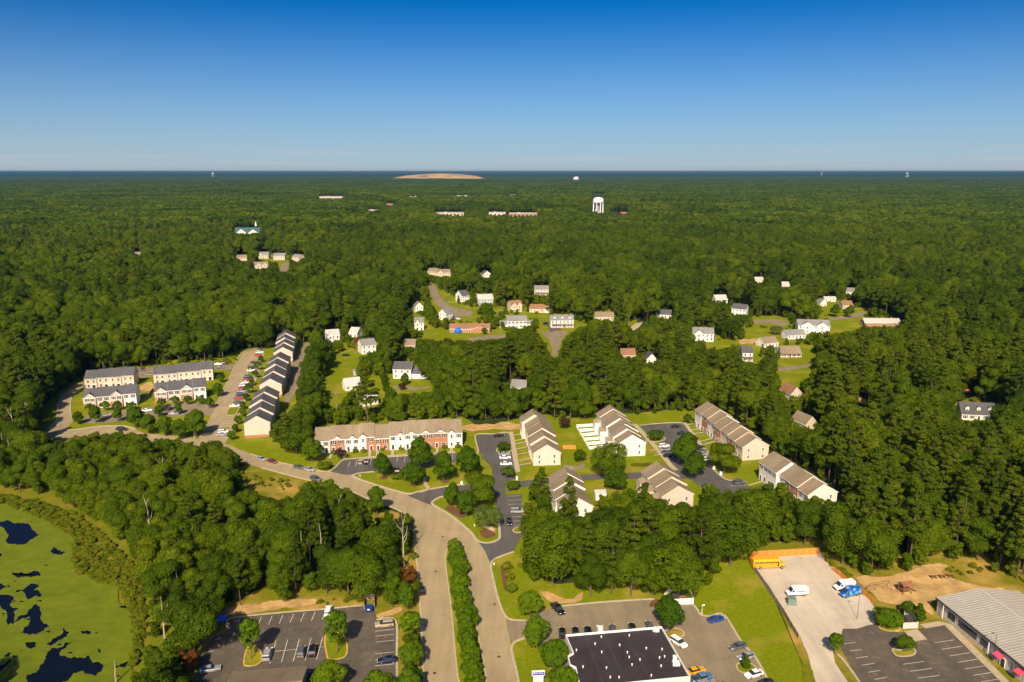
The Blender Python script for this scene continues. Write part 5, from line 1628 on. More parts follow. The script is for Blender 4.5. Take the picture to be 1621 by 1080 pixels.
vehicle('minivan', [(-2.5, .82, .40, 1.0), (-2.4, .92, .28, 1.08), (-1.2, .97, .26, 1.10), (0, .98, .26, 1.08), (1.2, .96, .26, 1.02), (2.0, .90, .28, .90), (2.45, .72, .36, .76)],
        [('windows', fr(-2.42, 1.75, .92, 1.03, -2.2, .6, .72, 1.62), GL)], [('roof', fr(-2.3, .72, .78, 1.56, -2.15, .55, .64, 1.70))], (1.5, -1.5), 0.85, 1.05, (2.40, -2.46, .62, .78))
vehicle('pickup', [(-2.8, .90, .45, 1.05), (-2.6, .96, .38, 1.12), (-1.0, .98, .34, 1.14), (0.2, .98, .34, 1.14), (1.3, .97, .34, 1.12), (2.3, .93, .36, 1.06), (2.75, .84, .42, .96)],
        [('windows', fr(-.75, 1.45, .90, 1.10, -.55, .75, .72, 1.72), GL)], [('roof', fr(-.68, .85, .78, 1.66, -.5, .68, .64, 1.80))], (1.75, -1.7), 0.86, 1.2, (2.70, -2.78, .66, .86),
        [('bed', MB().box(-2.6, -.95, -.74, .74, 1.141, 1.16).mesh('bed', M['darkmetal']), False), ('bed_rail', MB().box(-2.7, -.9, -.96, -.80, 1.142, 1.24).mesh('bed_rail', PAINT['white']), True), ('bed_rail', MB().box(-2.7, -.9, .80, .96, 1.142, 1.24).mesh('bed_rail', PAINT['white']), True)])
def make_vehicle(kind, colour, name, label, p, heading, z=0.13, group=None, scale=1.0, mat=None):
    d = VEH[kind]
    o = thing(name, label, 'car' if kind != 'pickup' else 'pickup', (p.x, p.y, z), heading, group)
    o.scale = (scale,) * 3
    pm = mat or PAINT[colour]
    def painted(ob):
        ob.material_slots[0].link = 'OBJECT'
        ob.material_slots[0].material = pm
    painted(put('body', d['body'], o))
    for e in d['parts']:
        ob = put(e[0], e[1], o)
        if e[2]:
            painted(ob)
        if len(e) > 3:
            ob.location = e[3]
    for ax in d['axles']:
        for s in (-1, 1):
            w = put('wheel', wheel_me, o, (ax, s * d['track'], 0.33 * d['wheel']))
            w.scale = (d['wheel'],) * 3
            put('rim', rim_me, w)
    return o
NAMES = {'sedan': 'parked_car', 'suv': 'parked_suv', 'minivan': 'parked_minivan', 'pickup': 'pickup_truck'}
def cars(where, group, heading, items, ordinal=None, jitter=2.0):
    """items: (kind, colour, px, py[, heading]); labelled by colour, kind and place, numbered along the line when asked"""
    for i, it in enumerate(items):
        kind, colour, px, py = it[:4]
        word = {'sedan': 'car', 'suv': 'SUV', 'minivan': 'minivan', 'pickup': 'pickup truck'}[kind]
        hd = it[4] if len(it) > 4 and isinstance(it[4], float) else heading
        lab = it[-1] if isinstance(it[-1], str) and len(it) > 4 else None
        if not lab:
            lab = '%s %s, %s %s' % (colour, word, ORD[i], where) if ordinal else '%s %s %s' % (colour, word, where)
        make_vehicle(kind, colour, NAMES[kind], lab, G(px, py), hd + math.radians(rnd.uniform(-jitter, jitter)), group=group)
H1 = ang((388, 990), (394, 975.5))
H1b = ang((432, 1051), (442, 1015))
HR = ang((594, 1017.5), (624, 1014))
cars('', 'cars in the lower left car park', H1, [
    ('suv', 'white', 520, 971, H1, 'white SUV at the grass kerb behind the lower left car park'),
    ('minivan', 'silver', 424, 1040, H1b, 'silver minivan beside the left tree bed in the lower left car park'),
    ('suv', 'grey', 477, 1037, H1b, 'grey SUV, left one of the two side by side in the lower left car park'),
    ('suv', 'black', 495, 1034, H1b, 'black SUV, right one of the two side by side in the lower left car park'),
    ('suv', 'tan', 609, 992, HR + math.pi, 'tan SUV beside the bare soil strip at the right of the lower left car park'),
    ('sedan', 'navy', 613, 1049, HR + math.pi, 'dark blue car at the lower right of the lower left car park'),
    ('suv', 'black', 493, 1078, H1b, 'black car cut off by the bottom edge beside the shingled roof'),
    ('sedan', 'silver', 333, 1063, 0.25, 'silver car in tree shade at the left of the lower left car park')])
cars('', 'cars on the main road', 0, [
    ('sedan', 'black', 668, 938, ang((668, 938), (664, 900)), 'black car driving up the main road beside the roadside trees'),
    ('pickup', 'black', 883, 968, ang((880, 958), (893, 976)) + 0.1, 'black pickup truck crossing the lot behind the black-roofed building'),
    ('sedan', 'black', 806, 829, ang((803, 815), (808, 838)), 'black car leaving by the dark side road'),
    ('sedan', 'silver', 414, 729, ang((414, 727), (431, 732)), 'silver car parked at the far left end of the curved road'),
    ('sedan', 'maroon', 431, 732.5, ang((414, 727), (431, 732)), 'dark red car parked along the curved road'),
    ('sedan', 'grey', 473, 742, ang((460, 738), (490, 744)), 'dark grey car parked along the curved road below the dark hedge'),
    ('sedan', 'silver', 490, 745.5, ang((460, 738), (490, 744)), 'silver car parked along the curved road nearest the townhouse car park'),
    ('suv', 'grey', 500, 761, ang((478, 758), (520, 767)), 'dark grey SUV half hidden by treetops on the lower side of the curved road')])
HB = ang((1119, 985), (1147, 978))
cars('', 'cars right of the black-roofed building', HB, [
    ('sedan', 'blue', 1133, 984, HB, 'bright blue car at the kerb of the lawn'),
    ('sedan', 'grey', 1168, 1027, HB + math.pi, 'dark grey car below the blue one at the lawn kerb'),
    ('sedan', 'silver', 1181, 1043, HB + math.pi, 'silver car behind the small kerb tree'),
    ('sedan', 'white', 1193, 1071, HB + math.pi, 'white car with dark roof panel by the lawn at the bottom edge'),
    ('sedan', 'black', 1209, 1086, HB + math.pi, 'black car cut off by the bottom edge beside the white one'),
    ('suv', 'white', 1074, 1021, ang((1065, 1012), (1085, 1024)), 'white wagon beside the corner of the black roof'),
    ('sedan', 'yellow', 1101, 1066, HB, 'yellow sports car beside the black-roofed building'),
    ('pickup', 'pale blue', 1110, 1078, HB, 'light blue pickup next to the yellow sports car'),
    ('suv', 'silver', 1118, 1088, HB, 'silver SUV cut off by the bottom edge next to the light blue pickup')])
HN = ang((950, 1020), (945, 990))
cars('from the left of those nosed up behind the black-roofed building', 'cars nosed up behind the black-roofed building', HN, [
    ('sedan', 'black', 890, 1006), ('sedan', 'black', 911, 1005), ('suv', 'black', 931, 1005), ('suv', 'white', 950, 1003.5), ('sedan', 'grey', 970, 1001), ('sedan', 'black', 1001, 998.5), ('sedan', 'grey', 1028, 995.5)], True)
cars('', 'cars in the short dark car park', 0.1, [
    ('sedan', 'black', 790, 692, ang((780, 693), (800, 691)), 'black car at the far end of the short dark car park'),
    ('sedan', 'silver', 798, 721, 0.12, 'silver car between the small trees in the short dark car park'),
    ('sedan', 'white', 799.5, 726.5, 0.12, 'white car next to the silver one in the short dark car park'),
    ('sedan', 'white', 801, 736.5, 0.12, 'white car nearest the camera in the short dark car park'),
    ('suv', 'silver', 819, 812, 0.05, 'silver SUV parked against the trees at the side road'),
    ('sedan', 'tan', 571, 734, ang((571, 737), (574, 728)), 'tan car in front of the long white and brick terrace'),
    ('suv', 'black', 580.5, 733.5, ang((571, 737), (574, 728)), 'black SUV next to the tan car in front of the long terrace'),
    ('suv', 'black', 630, 748, ang((628, 750), (631, 740)), 'black SUV in the shade of the street tree before the long terrace')])
HL = ang((352, 680), (372, 678.5))
cars('from the far end of the cars lined up along the left lane', 'cars lined up along the left lane', HL, [
    ('sedan', 'grey', 411.5, 556), ('suv', 'white', 411, 559.5), ('sedan', 'red', 409, 564), ('sedan', 'black', 402.5, 575.5), ('suv', 'black', 398.5, 584), ('sedan', 'white', 397.5, 588),
    ('suv', 'navy', 393, 599), ('sedan', 'red', 391.5, 603), ('sedan', 'white', 389.5, 607), ('suv', 'white', 386, 612), ('sedan', 'red', 385, 616), ('sedan', 'silver', 383.5, 621),
    ('suv', 'navy', 381, 627), ('sedan', 'red', 378.5, 633), ('sedan', 'teal', 377, 639), ('sedan', 'white', 371.5, 644.5), ('suv', 'white', 353.5, 686), ('sedan', 'silver', 351.5, 690)], True)
cars('', 'cars around the left terraces', 0.2, [
    ('sedan', 'white', 346, 578, 0.1, 'white car behind the five-unit cream terrace'),
    ('suv', 'black', 355, 577.5, 0.1, 'black SUV behind the five-unit cream terrace'),
    ('sedan', 'grey', 348.5, 583.5, 0.1, 'grey car nearest the end wall of the five-unit cream terrace'),
    ('sedan', 'silver', 237, 594.5, 0.4, 'silver car between the two rear terraces'),
    ('sedan', 'grey', 223, 588, 0.3, 'grey car at the back corner of the left rear terrace'),
    ('sedan', 'white', 233, 651.5, 0.3, 'white car between the two gabled terraces'),
    ('suv', 'teal', 262, 649.5, 1.2, 'dark teal SUV in front of the gabled terrace by the lane'),
    ('sedan', 'black', 270, 649, 1.2, 'black car in front of the gabled terrace by the lane'),
    ('sedan', 'silver', 275, 657, 0.2, 'silver car under the small tree in the townhouse court'),
    ('sedan', 'tan', 168, 659, 0.3, 'tan car in front of the far left gabled terrace'),
    ('suv', 'black', 193, 682, ang((180, 680), (200, 680)), 'black SUV on the street below the planted bank at the far left')])
HF = ang((1042, 707), (1060, 705))
cars('', 'cars in the right-hand townhouse car park', HF, [
    ('sedan', 'black', 1070, 677.5, HF, 'black car at the far end of the right-hand townhouse car park, upper one'),
    ('sedan', 'black', 1080, 688.5, HF, 'black car at the far end of the right-hand townhouse car park, lower one'),
    ('suv', 'white', 1051, 708.5, HF, 'white SUV first of the four parked by the white terrace'),
    ('sedan', 'silver', 1053.5, 713.5, HF, 'silver car second of the four parked by the white terrace'),
    ('sedan', 'grey', 1055.5, 718.5, HF, 'grey car third of the four parked by the white terrace'),
    ('sedan', 'black', 1058.5, 724, HF, 'black car last of the four parked by the white terrace'),
    ('sedan', 'black', 1107.5, 710, HF, 'black car first of the row by the cream and brick terrace'),
    ('sedan', 'grey', 1111, 716, HF, 'grey car second of the row by the cream and brick terrace'),
    ('sedan', 'silver', 1114, 721, HF, 'silver car third of the row by the cream and brick terrace'),
    ('sedan', 'white', 1118, 729, HF, 'white car last of the row by the cream and brick terrace'),
    ('suv', 'grey', 1170, 766, HF, 'dark grey SUV in the bay beside the lawn of the blank gable'),
    ('sedan', 'white', 1122, 775, HF, 'white car at the tree edge of the right-hand townhouse car park'),
    ('suv', 'white', 1221, 812, HF, 'white SUV among the pines before the rightmost terrace'),
    ('sedan', 'grey', 1225, 817, HF, 'dark grey car among the pines before the rightmost terrace')])
cars('', 'cars in the far neighbourhood', 0.3, [
    ('sedan', 'white', 724, 506, 0.3, 'white car at the end of the far neighbourhood street'),
    ('sedan', 'navy', 718, 506.5, 0.3, 'dark blue car at the end of the far neighbourhood street'),
    ('sedan', 'silver', 708, 481, 0.8, 'silver car at the bend of the far neighbourhood street'),
    ('minivan', 'white', 671, 600, 0.5, 'white van beside the white house with dark roof'),
    ('suv', 'black', 864, 514, 0.9, 'black car on the drive left of the dormered white house')])
CLEAR.append([(342, 570), (362, 570), (362, 585), (342, 587)])

# cargo vans in the gravel yard
def cargo_van(label, p, heading, paintmat, wrap=False):
    o = thing('cargo_van', label, 'van', (p.x, p.y, 0.14), heading, 'vans in the gravel yard')
    st = [(-2.95, .96, .42, 2.40), (-2.85, 1.02, .36, 2.52), (0.9, 1.02, .36, 2.56), (1.35, 1.0, .36, 2.36), (2.15, .98, .36, 1.38), (2.75, .92, .38, 1.16), (2.98, .78, .44, .98)]
    body = MB().loft([ring(x, w, a, z, 0.2) for x, w, a, z in st]).build('body', paintmat, o)
    for s in (-1, 1):
        MB().add([(1.15, s * 1.03, 1.45), (2.0, s * 1.00, 1.38), (1.55, s * 1.005, 2.05), (1.15, s * 1.03, 2.1), (1.15, s * 0.99, 1.45), (2.0, s * 0.96, 1.38), (1.55, s * 0.97, 2.05), (1.15, s * 0.99, 2.1)],
                 [(0, 1, 2, 3), (4, 7, 6, 5), (0, 4, 5, 1), (1, 5, 6, 2), (2, 6, 7, 3), (3, 7, 4, 0)]).build('side_window', M['glass'], o)
        MB().box(-2.9, 2.6, s * 0.99 - 0.05, s * 0.99 + 0.05, 0.40, 0.62).build('side_sill', M['darkmetal'], o)
        if not wrap:
            mb = MB()
            x = 0.65
            r = random.Random(3)
            for k in range(11):                           # worn red lettering along the flank
                w_ = r.uniform(0.14, 0.26)
                mb.box(x - w_, x, s * 1.025, s * 1.032, 1.30 + r.uniform(0, .05), 1.72 + r.uniform(-.06, .04))
                x -= w_ + 0.045
            mb.build('lettering', M['printred'], o)
            MB().box(0.78, 0.95, s * 1.025, s * 1.032, 1.30, 1.70).build('emblem', M['printgrey'], o)
    MB().add([(1.50, -.82, 2.30), (1.50, .82, 2.30), (2.20, .90, 1.44), (2.20, -.90, 1.44), (1.40, -.8, 2.2), (1.40, .8, 2.2), (2.1, .88, 1.36), (2.1, -.88, 1.36)],
             [(0, 3, 2, 1), (4, 5, 6, 7), (0, 1, 5, 4), (1, 2, 6, 5), (2, 3, 7, 6), (3, 0, 4, 7)]).build('windscreen', M['glass'], o)
    MB().box(2.86, 3.02, -.80, .80, .42, .72).build('bumper', M['darkmetal'], o)
    for s in (-1, 1):
        MB().box(2.70, 2.93, s * .72 - .14, s * .72 + .14, .84, 1.06).build('headlight', M['chrome'], o)
    for ax in (1.85, -1.75):
        for s in (-1, 1):
            w = put('wheel', wheel_me, o, (ax, s * .93, .37))
            w.scale = (1.15, 1.2, 1.15)
            put('rim', rim_me, w)
    return o
m, t, b = nt('blue_vinyl_wrap')
f = pos_noise(t, 1.0, 5, 0.6, 'OBJECT')
t.links.new(ramp(t, f, [(0.30, (0.008, 0.012, 0.07)), (0.48, (0.010, 0.09, 0.42)), (0.60, (0.10, 0.42, 0.62)), (0.70, (0.62, 0.60, 0.58))]), b.inputs['Base Color'])
b.inputs['Roughness'].default_value = 0.35
HV = ang((1242, 940), (1280, 938))
cargo_van('white cargo van with red lettering standing alone in the gravel yard', G(1261, 942.5), HV + math.pi, PAINT['white'])
cargo_van('white cargo van with red lettering beside the yard fence', G(1336, 933), ang((1317, 936), (1356, 931)) + math.pi, PAINT['white'])
cargo_van('blue wrapped van parked against the white van by the yard fence', G(1345, 943.5), ang((1326, 948), (1364, 940)) + math.pi, m, True)
# school bus
pb = G(1215, 899)
bus = thing('school_bus', 'yellow school bus parked along the orange fence', 'bus', (pb.x, pb.y, 0.14), ang((1190, 899), (1240, 897.5)))
MB().loft([ring(x, w, a, z, 0.3) for x, w, a, z in ((-4.7, 1.12, .6, 2.85), (-4.55, 1.2, .5, 3.0), (3.0, 1.2, .5, 3.05), (3.25, 1.15, .5, 2.9))]).build('body', M['busyellow'], bus)
MB().loft([ring(x, w, a, z, 0.2) for x, w, a, z in ((3.26, 1.02, .5, 1.75), (4.5, .98, .5, 1.55), (4.85, .84, .55, 1.3))]).build('bonnet', M['busyellow'], bus)
for s in (-1, 1):
    for i in range(10):
        MB().box(-4.3 + i * 0.68, -3.78 + i * 0.68, s * 1.2 - .02, s * 1.2 + .02, 1.85, 2.42).build('window', M['glass'], bus)
    for z in (1.45, 1.05):
        MB().box(-4.5, 3.0, s * 1.205 - .015, s * 1.205 + .015, z, z + 0.07).build('rub_rail', M['darkmetal'], bus)
    MB().box(2.5, 2.95, s * 1.2 - .022, s * 1.2 + .022, 0.8, 2.45).build('door', M['glass'], bus)
MB().box(3.24, 3.30, -.95, .95, 1.85, 2.6).build('windscreen', M['glass'], bus)
MB().box(4.80, 4.98, -1.0, 1.0, .55, .8).build('bumper', M['darkmetal'], bus)
for s in (-1, 1):
    MB().box(4.72, 4.90, s * .68 - .12, s * .68 + .12, 1.0, 1.2).build('headlight', M['chrome'], bus)
for ax in (3.9, -2.6):
    for s in (-1, 1):
        w = put('wheel', wheel_me, bus, (ax, s * 1.08, .5))
        w.scale = (1.5, 1.7, 1.5)
        put('rim', rim_me, w)
# ------------------------------------------------------------------ fences, posts, signs and other small things
def board_panel(L, h, mat, step=0.15, t_=0.02):
    """one fence bay: close boards with a relief, on two rails"""
    mb = MB()
    n = max(2, int(L / step))
    V, Fq = [], []
    for i in range(n):
        x0, x1 = L * i / n, L * (i + 1) / n
        y = 0.012 if i % 2 else -0.012
        V += [(x0, y, 0.05), (x1, y, 0.05), (x1, y, h + (0.02 if i % 3 else -0.02)), (x0, y, h + (0.02 if i % 3 else -0.02))]
        k = 4 * i
        Fq.append((k, k + 1, k + 2, k + 3))
        if i:
            Fq.append((k - 3, k, k + 3, k - 2))
    mb.add(V, Fq)
    return mb.mesh('fence_panel', M[mat])
def fence(name, label, pts, h, mat, bay=2.4, postmat=None, clear=False):
    o = thing(name, label, 'fence', G(*pts[0]).to_tuple())
    p0 = G(*pts[0])
    post = MB().box(-.06, .06, -.06, .06, 0, h + 0.1).mesh('post', M[postmat or mat])
    for a, b_ in zip(pts[:-1], pts[1:]):
        A_, B_ = G(*a), G(*b_)
        L = (B_ - A_).length
        n = max(1, round(L / bay))
        rz_ = math.atan2(B_.y - A_.y, B_.x - A_.x)
        me = board_panel(L / n - 0.1, h, mat)
        for i in range(n):
            q = A_.lerp(B_, i / n) - p0
            put('post', post, o, q, rz_)
            put('fence_panel', me, o, q + Vector((math.cos(rz_), math.sin(rz_), 0)) * 0.06, rz_)
        put('post', post, o, B_ - p0, rz_)
    return o
fence('board_fence', 'orange cedar board fence along the back of the gravel yard behind the bus', [(1187, 893), (1192, 884), (1296, 878)], 2.3, 'cedar')
fence('board_fence', 'weathered dark fence along the left side of the gravel yard beside the lawn', [(1190, 897), (1212, 930), (1240, 972), (1263, 1012)], 1.5, 'greywood')
fence('board_fence', 'orange board fence between the vans and the sandy playground', [(1318, 904), (1344, 925), (1368, 943), (1381, 955)], 1.6, 'cedar')
fence('board_fence', 'orange board fence behind the beige terrace', [(891, 711), (911, 711), (913, 724)], 1.7, 'cedar')
fence('board_fence', 'weathered grey fence at the corner below the beige terrace', [(893, 743), (910, 745), (925, 741), (925, 733)], 1.8, 'greywood')
fence('board_fence', 'brown fence on the slope between the two gabled terraces', [(221, 628), (236, 628), (243, 618)], 1.7, 'greywood')
# white vinyl patio fences of the stepped white terrace
fence('vinyl_fence', 'white vinyl fence along the patio ends beside the grass strip', [(912.5, 677), (933, 712)], 1.45, 'vinyl', 2.2)
for i in range(6):
    s = i / 5
    a = (912.5 + 20.5 * s, 677 + 35 * s)
    w_ = (38, 36, 33, 33, 30, 24)[i]
    fence('vinyl_fence', 'white vinyl patio divider, %s from the far end of the stepped white terrace' % ORD[i], [a, (a[0] + w_, a[1] - 2.5)], 1.45, 'vinyl', 2.2)['group'] = 'white patio dividers'
# bin enclosures
def enclosure(label, pts, h, mat, gate=None):
    o = thing('bin_enclosure', label, 'enclosure', G(*pts[0]).to_tuple())
    p0 = G(*pts[0])
    for a, b_ in zip(pts[:-1], pts[1:]):
        A_, B_ = G(*a) - p0, G(*b_) - p0
        L = (B_ - A_).length
        me = board_panel(L - 0.02, h, mat, 0.2)
        me.name = 'screen_wall'
        w_ = put('screen_wall', me, o, A_, math.atan2(B_.y - A_.y, B_.x - A_.x))
        put('post', MB().box(-.1, .1, -.1, .1, 0, h + .15).mesh('post', M[mat]), o, A_)
    put('post', MB().box(-.1, .1, -.1, .1, 0, h + .15).mesh('post', M[mat]), o, B_)
    return o
enclosure('white bin enclosure at the edge of the wood right of the black-roofed building', [(1052, 950), (1057, 939), (1092, 935), (1097, 957), (1076, 958), (1060, 959)], 1.9, 'vinyl')
enclosure('white and grey bin enclosure beside the round bush by the gravel yard', [(1428, 996), (1431, 977), (1441, 973), (1452, 995), (1428, 996)], 1.8, 'wallpanel')
enclosure('pale board screen round the blue skip in the lower left car park', [(577, 966), (577, 950), (593, 950), (593, 964)], 1.8, 'greywood')
def skip(label, px, py, mat, w=1.9, d=1.5, h=1.4, rz=0.0):
    p = G(px, py)
    o = thing('skip_bin', label, 'skip', (p.x, p.y, 0.14), rz)
    MB().frustum((-w / 2 + .12, w / 2 - .12, -d / 2 + .15, d / 2 - .1, .12), (-w / 2, w / 2, -d / 2, d / 2, h)).build('body', M[mat], o)
    MB().add([(-w / 2 - .03, -d / 2 - .05, h + .01), (w / 2 + .03, -d / 2 - .05, h + .01), (w / 2 + .03, d / 2, h + .30), (-w / 2 - .03, d / 2, h + .30), (-w / 2 - .03, -d / 2 - .05, h + .06), (w / 2 + .03, -d / 2 - .05, h + .06), (w / 2 + .03, d / 2, h + .36), (-w / 2 - .03, d / 2, h + .36)],
             [(0, 3, 2, 1), (4, 5, 6, 7), (0, 1, 5, 4), (1, 2, 6, 5), (2, 3, 7, 6), (3, 0, 4, 7)]).build('lid', M['darkmetal'] if mat != 'dumpblue' else M['dumpblue'], o)
    for s in (-1, 1):
        MB().box(s * w / 2 - .06, s * w / 2 + .06, -.4, .4, h * .5, h * .62).build('lift_pocket', M[mat], o)
    return o
o = skip('navy blue skip with a white notice inside the board screen', 584.5, 969, 'dumpblue')
MB().box(-.3, .3, -.90, -.86, .9, 1.25).build('notice', M['whitemetal'], o)
skip('black skip inside the white bin enclosure', 1068, 949, 'darkmetal')
skip('brown skip beside the black one in the white bin enclosure', 1080, 948, 'brownwood')
skip('dark skip inside the white and grey bin enclosure', 1437, 986, 'darkmetal', 1.6)
# blue canopy in the trees left of the car park
p = G(349, 990)
o = thing('blue_canopy', 'bright blue pitched canopy under the trees at the left of the car park', 'canopy', (p.x, p.y, 0.05), 0.35)
MB().add([(-1.7, -1.3, 1.9), (1.7, -1.3, 1.9), (1.7, 1.3, 1.9), (-1.7, 1.3, 1.9), (-1.2, 0, 2.7), (1.2, 0, 2.7)], [(0, 1, 5, 4), (1, 2, 5), (2, 3, 4, 5), (3, 0, 4)]).build('cover', M['bluecloth'], o)
for sx in (-1, 1):
    for sy in (-1, 1):
        MB().tube((sx * 1.6, sy * 1.2, 0), (sx * 1.6, sy * 1.2, 1.92), .04).build('leg', M['greymetal'], o)
# lamp posts
def lamp_post(label, px, py, h=7.0, arm=0.9, rz=0.0, mat='darkmetal'):
    p = G(px, py)
    o = thing('lamp_post', label, 'lamp post', (p.x, p.y, 0.0), rz)
    MB().lathe([(.22, 0), (.22, .5), (.08, .55)], 8).build('base', M['concrete'], o)
    MB().tube((0, 0, .5), (0, 0, h), .075, .05, 7).build('pole', M[mat], o)
    MB().tube((0, 0, h - .1), (arm, 0, h + .05), .035).build('arm', M[mat], o)
    MB().frustum((arm - .1, arm + .55, -.18, .18, h - .05), (arm, arm + .45, -.12, .12, h + .12)).build('lamp_head', M[mat], o)
    return o
lamp_post('dark lamp post in the gravel yard in front of the blue van', 1357, 981, 7.4, 0.3)
lamp_post('dark lamp post standing against the wall of the metal building', 1572, 1046, 7.0, 0.6, 2.4)
lamp_post('lamp post at the mouth of the townhouse court beside the lane', 308, 694, 6.5, 0.8, 1.0, 'greymetal')
lamp_post('white lamp post on the lawn below the black roof corner', 1111, 972, 2.6, 0.15, 0, 'whitemetal')
# power poles and bare trunks between the gardens and the white and brick terrace
def power_pole(label, px, py, h=14):
    p = G(px, py)
    o = thing('power_pole', label, 'pole', (p.x, p.y, 0))
    MB().tube((0, 0, 0), (0, 0, h), .17, .12, 7).build('pole', M['greywood'], o)
    MB().box(-1.1, 1.1, -.06, .06, h - .9, h - .75).build('crossarm', M['greywood'], o)
    return o
power_pole('tall pale power pole in front of the long lawn left of the pine', 534, 668, 15)
power_pole('power pole among the trees near the small house with porch', 1062, 522, 11)
power_pole('power pole at the edge of the ranch drive right of the cul-de-sac', 995, 522, 11)
# entrance sign, low walls, hydrants and boxes
p = G(852, 1086)
o = thing('pylon_sign', 'white roadside sign with a blue panel at the bottom edge beside the lawn', 'sign', (p.x, p.y, 0), ang((843, 1068), (862, 1067)))
MB().box(-1.15, 1.15, -.22, .22, 0, 2.7).build('pedestal', M['whitemetal'], o)
MB().box(-1.5, 1.5, -.26, .26, 2.71, 3.85).build('sign_cabinet', M['whitemetal'], o)
MB().box(-1.38, 1.38, -.30, -.262, 2.95, 3.70).build('sign_panel', M['signblue'], o)
for x0, x1 in ((-1.2, -0.05), (0.12, 1.2)):
    mb = MB()
    k = 6
    for i in range(k):
        a = x0 + (x1 - x0) * i / k
        mb.box(a, a + (x1 - x0) / k * 0.72, -.31, -.301, 3.28, 3.50 + (.08 if i == 0 else 0))
    mb.build('lettering', M['lettering'], o)
p = G(775, 839)
o = thing('entrance_wall', 'low pale entrance wall in front of the flowering tree at the side road corner', 'wall', (p.x, p.y, .1), ang((762, 836), (778, 842)))
MB().box(-2.2, 2.2, -.25, .25, 0, .9).build('wall', M['concrete'], o)
MB().box(-2.3, 2.3, -.32, .32, .901, 1.05).build('coping', M['walk'], o)
for s in (-1, 1):
    MB().box(s * 2.5 - .3, s * 2.5 + .3, -.3, .3, 0, 1.3).build('pier', M['brick'], o)
def utility(label, px, py, w=1.0, d=.8, h=1.0, mat='algaegreen', name='utility_box'):
    p = G(px, py)
    o = thing(name, label, 'box', (p.x, p.y, .1), rnd.uniform(-.2, .2))
    MB().frustum((-w / 2, w / 2, -d / 2, d / 2, 0), (-w / 2 + .05, w / 2 - .05, -d / 2 + .05, d / 2 - .03, h)).build('cabinet', M[mat], o)
    MB().box(-w / 2 - .15, w / 2 + .15, -d / 2 - .15, d / 2 + .15, -.1, .06).build('plinth', M['concrete'], o)
    return o
utility('grey-green utility cabinet in the gravel yard in front of the lone white van', 1252.5, 957, 2.3, 1.9, 1.9)
utility('white utility box on the lawn by the drive into the townhouse lots', 731, 767, .9, .9, 1.1, 'whitemetal')
utility('white utility box at the foot of the lot tree near the beige terrace', 818, 760, .7, .7, 1.3, 'whitemetal')
utility('pale utility box at the kerb by the big tree of the right-hand lot', 1141, 752, .9, .9, 1.2, 'whitemetal')
utility('second pale utility box up the kerb, below the big tree of the right-hand lot', 1130, 743, .9, .9, 1.2, 'whitemetal')
def hydrant(label, px, py):
    p = G(px, py)
    o = thing('hydrant', label, 'hydrant', (p.x, p.y, .1))
    MB().lathe([(.16, 0), (.16, .08), (.11, .1), (.11, .55), (.15, .58), (.13, .7), (.04, .8)], 9).build('barrel', M['whitemetal'], o)
    MB().tube((-.2, 0, .45), (.2, 0, .45), .06).build('outlet', M['whitemetal'], o)
hydrant('white hydrant on the kerb lawn by the flowering tree', 751, 834)
hydrant('white hydrant on the grass left of the mulch bed at the junction', 782, 895)
hydrant('white hydrant at the end of the curved kerb in front of the terrace car park', 570, 755)
# playground
p = G(1432, 939)
o = thing('play_tower', 'brown timber play tower with slide on the sandy playground', 'play tower', (p.x, p.y, 0.1), 0.2)
for sx in (-1, 1):
    for sy in (-1, 1):
        MB().box(sx * 1.3 - .08, sx * 1.3 + .08, sy * 1.1 - .08, sy * 1.1 + .08, 0, 2.9).build('post', M['brownwood'], o)
MB().box(-1.4, 1.4, -1.2, 1.2, 1.3, 1.45).build('deck', M['brownwood'], o)
MB().add([(-1.6, -1.4, 2.7), (1.6, -1.4, 2.7), (1.6, 1.4, 2.7), (-1.6, 1.4, 2.7), (-1.6, 0, 3.6), (1.6, 0, 3.6)], [(0, 1, 5, 4), (2, 3, 4, 5), (0, 4, 3), (1, 2, 5)]).build('roof', M['brownwood'], o)
MB().add([(1.4, -.4, 1.4), (1.4, .4, 1.4), (3.6, .4, .2), (3.6, -.4, .2), (1.4, -.4, 1.34), (1.4, .4, 1.34), (3.6, .4, .14), (3.6, -.4, .14)], [(0, 3, 2, 1), (4, 5, 6, 7), (0, 1, 5, 4), (2, 3, 7, 6)]).build('slide', M['greymetal'], o)
p = G(1391, 935)
o = thing('swing_frame', 'brown timber swing frame at the left of the sandy playground', 'swing', (p.x, p.y, 0.1), 0.25)
MB().tube((-3.2, 0, 2.5), (3.2, 0, 2.5), .09).build('beam', M['brownwood'], o)
for s in (-1, 1):
    for k in (-1, 1):
        MB().tube((s * 3.1, 0, 2.5), (s * 3.4, k * 1.1, 0), .08).build('leg', M['brownwood'], o)
for x in (-1.4, 1.4):
    sw = MB().box(x - .25, x + .25, -.12, .12, .5, .55).build('seat', M['darkmetal'], o)
    for k in (-.22, .22):
        MB().tube((x + k, 0, .55), (x + k, 0, 2.45), .012).build('chain', M['darkmetal'], sw)
for i, x in enumerate((1477, 1491, 1504)):
    p = G(x, 915.5 - i * .8)
    o = thing('picnic_bench', 'low timber bench, %s from the left of the three on the sandy playground' % ORD[i], 'bench', (p.x, p.y, .1), 0.05, 'benches on the sandy playground')
    MB().box(-.95, .95, -.35, .35, .68, .74).build('table_top', M['brownwood'], o)
    for s in (-1, 1):
        MB().box(-.95, .95, s * .7 - .13, s * .7 + .13, .42, .47).build('seat', M['brownwood'], o)
        MB().box(s * .7 - .05, s * .7 + .05, -.75, .75, 0, .42).build('leg', M['darkmetal'], o)
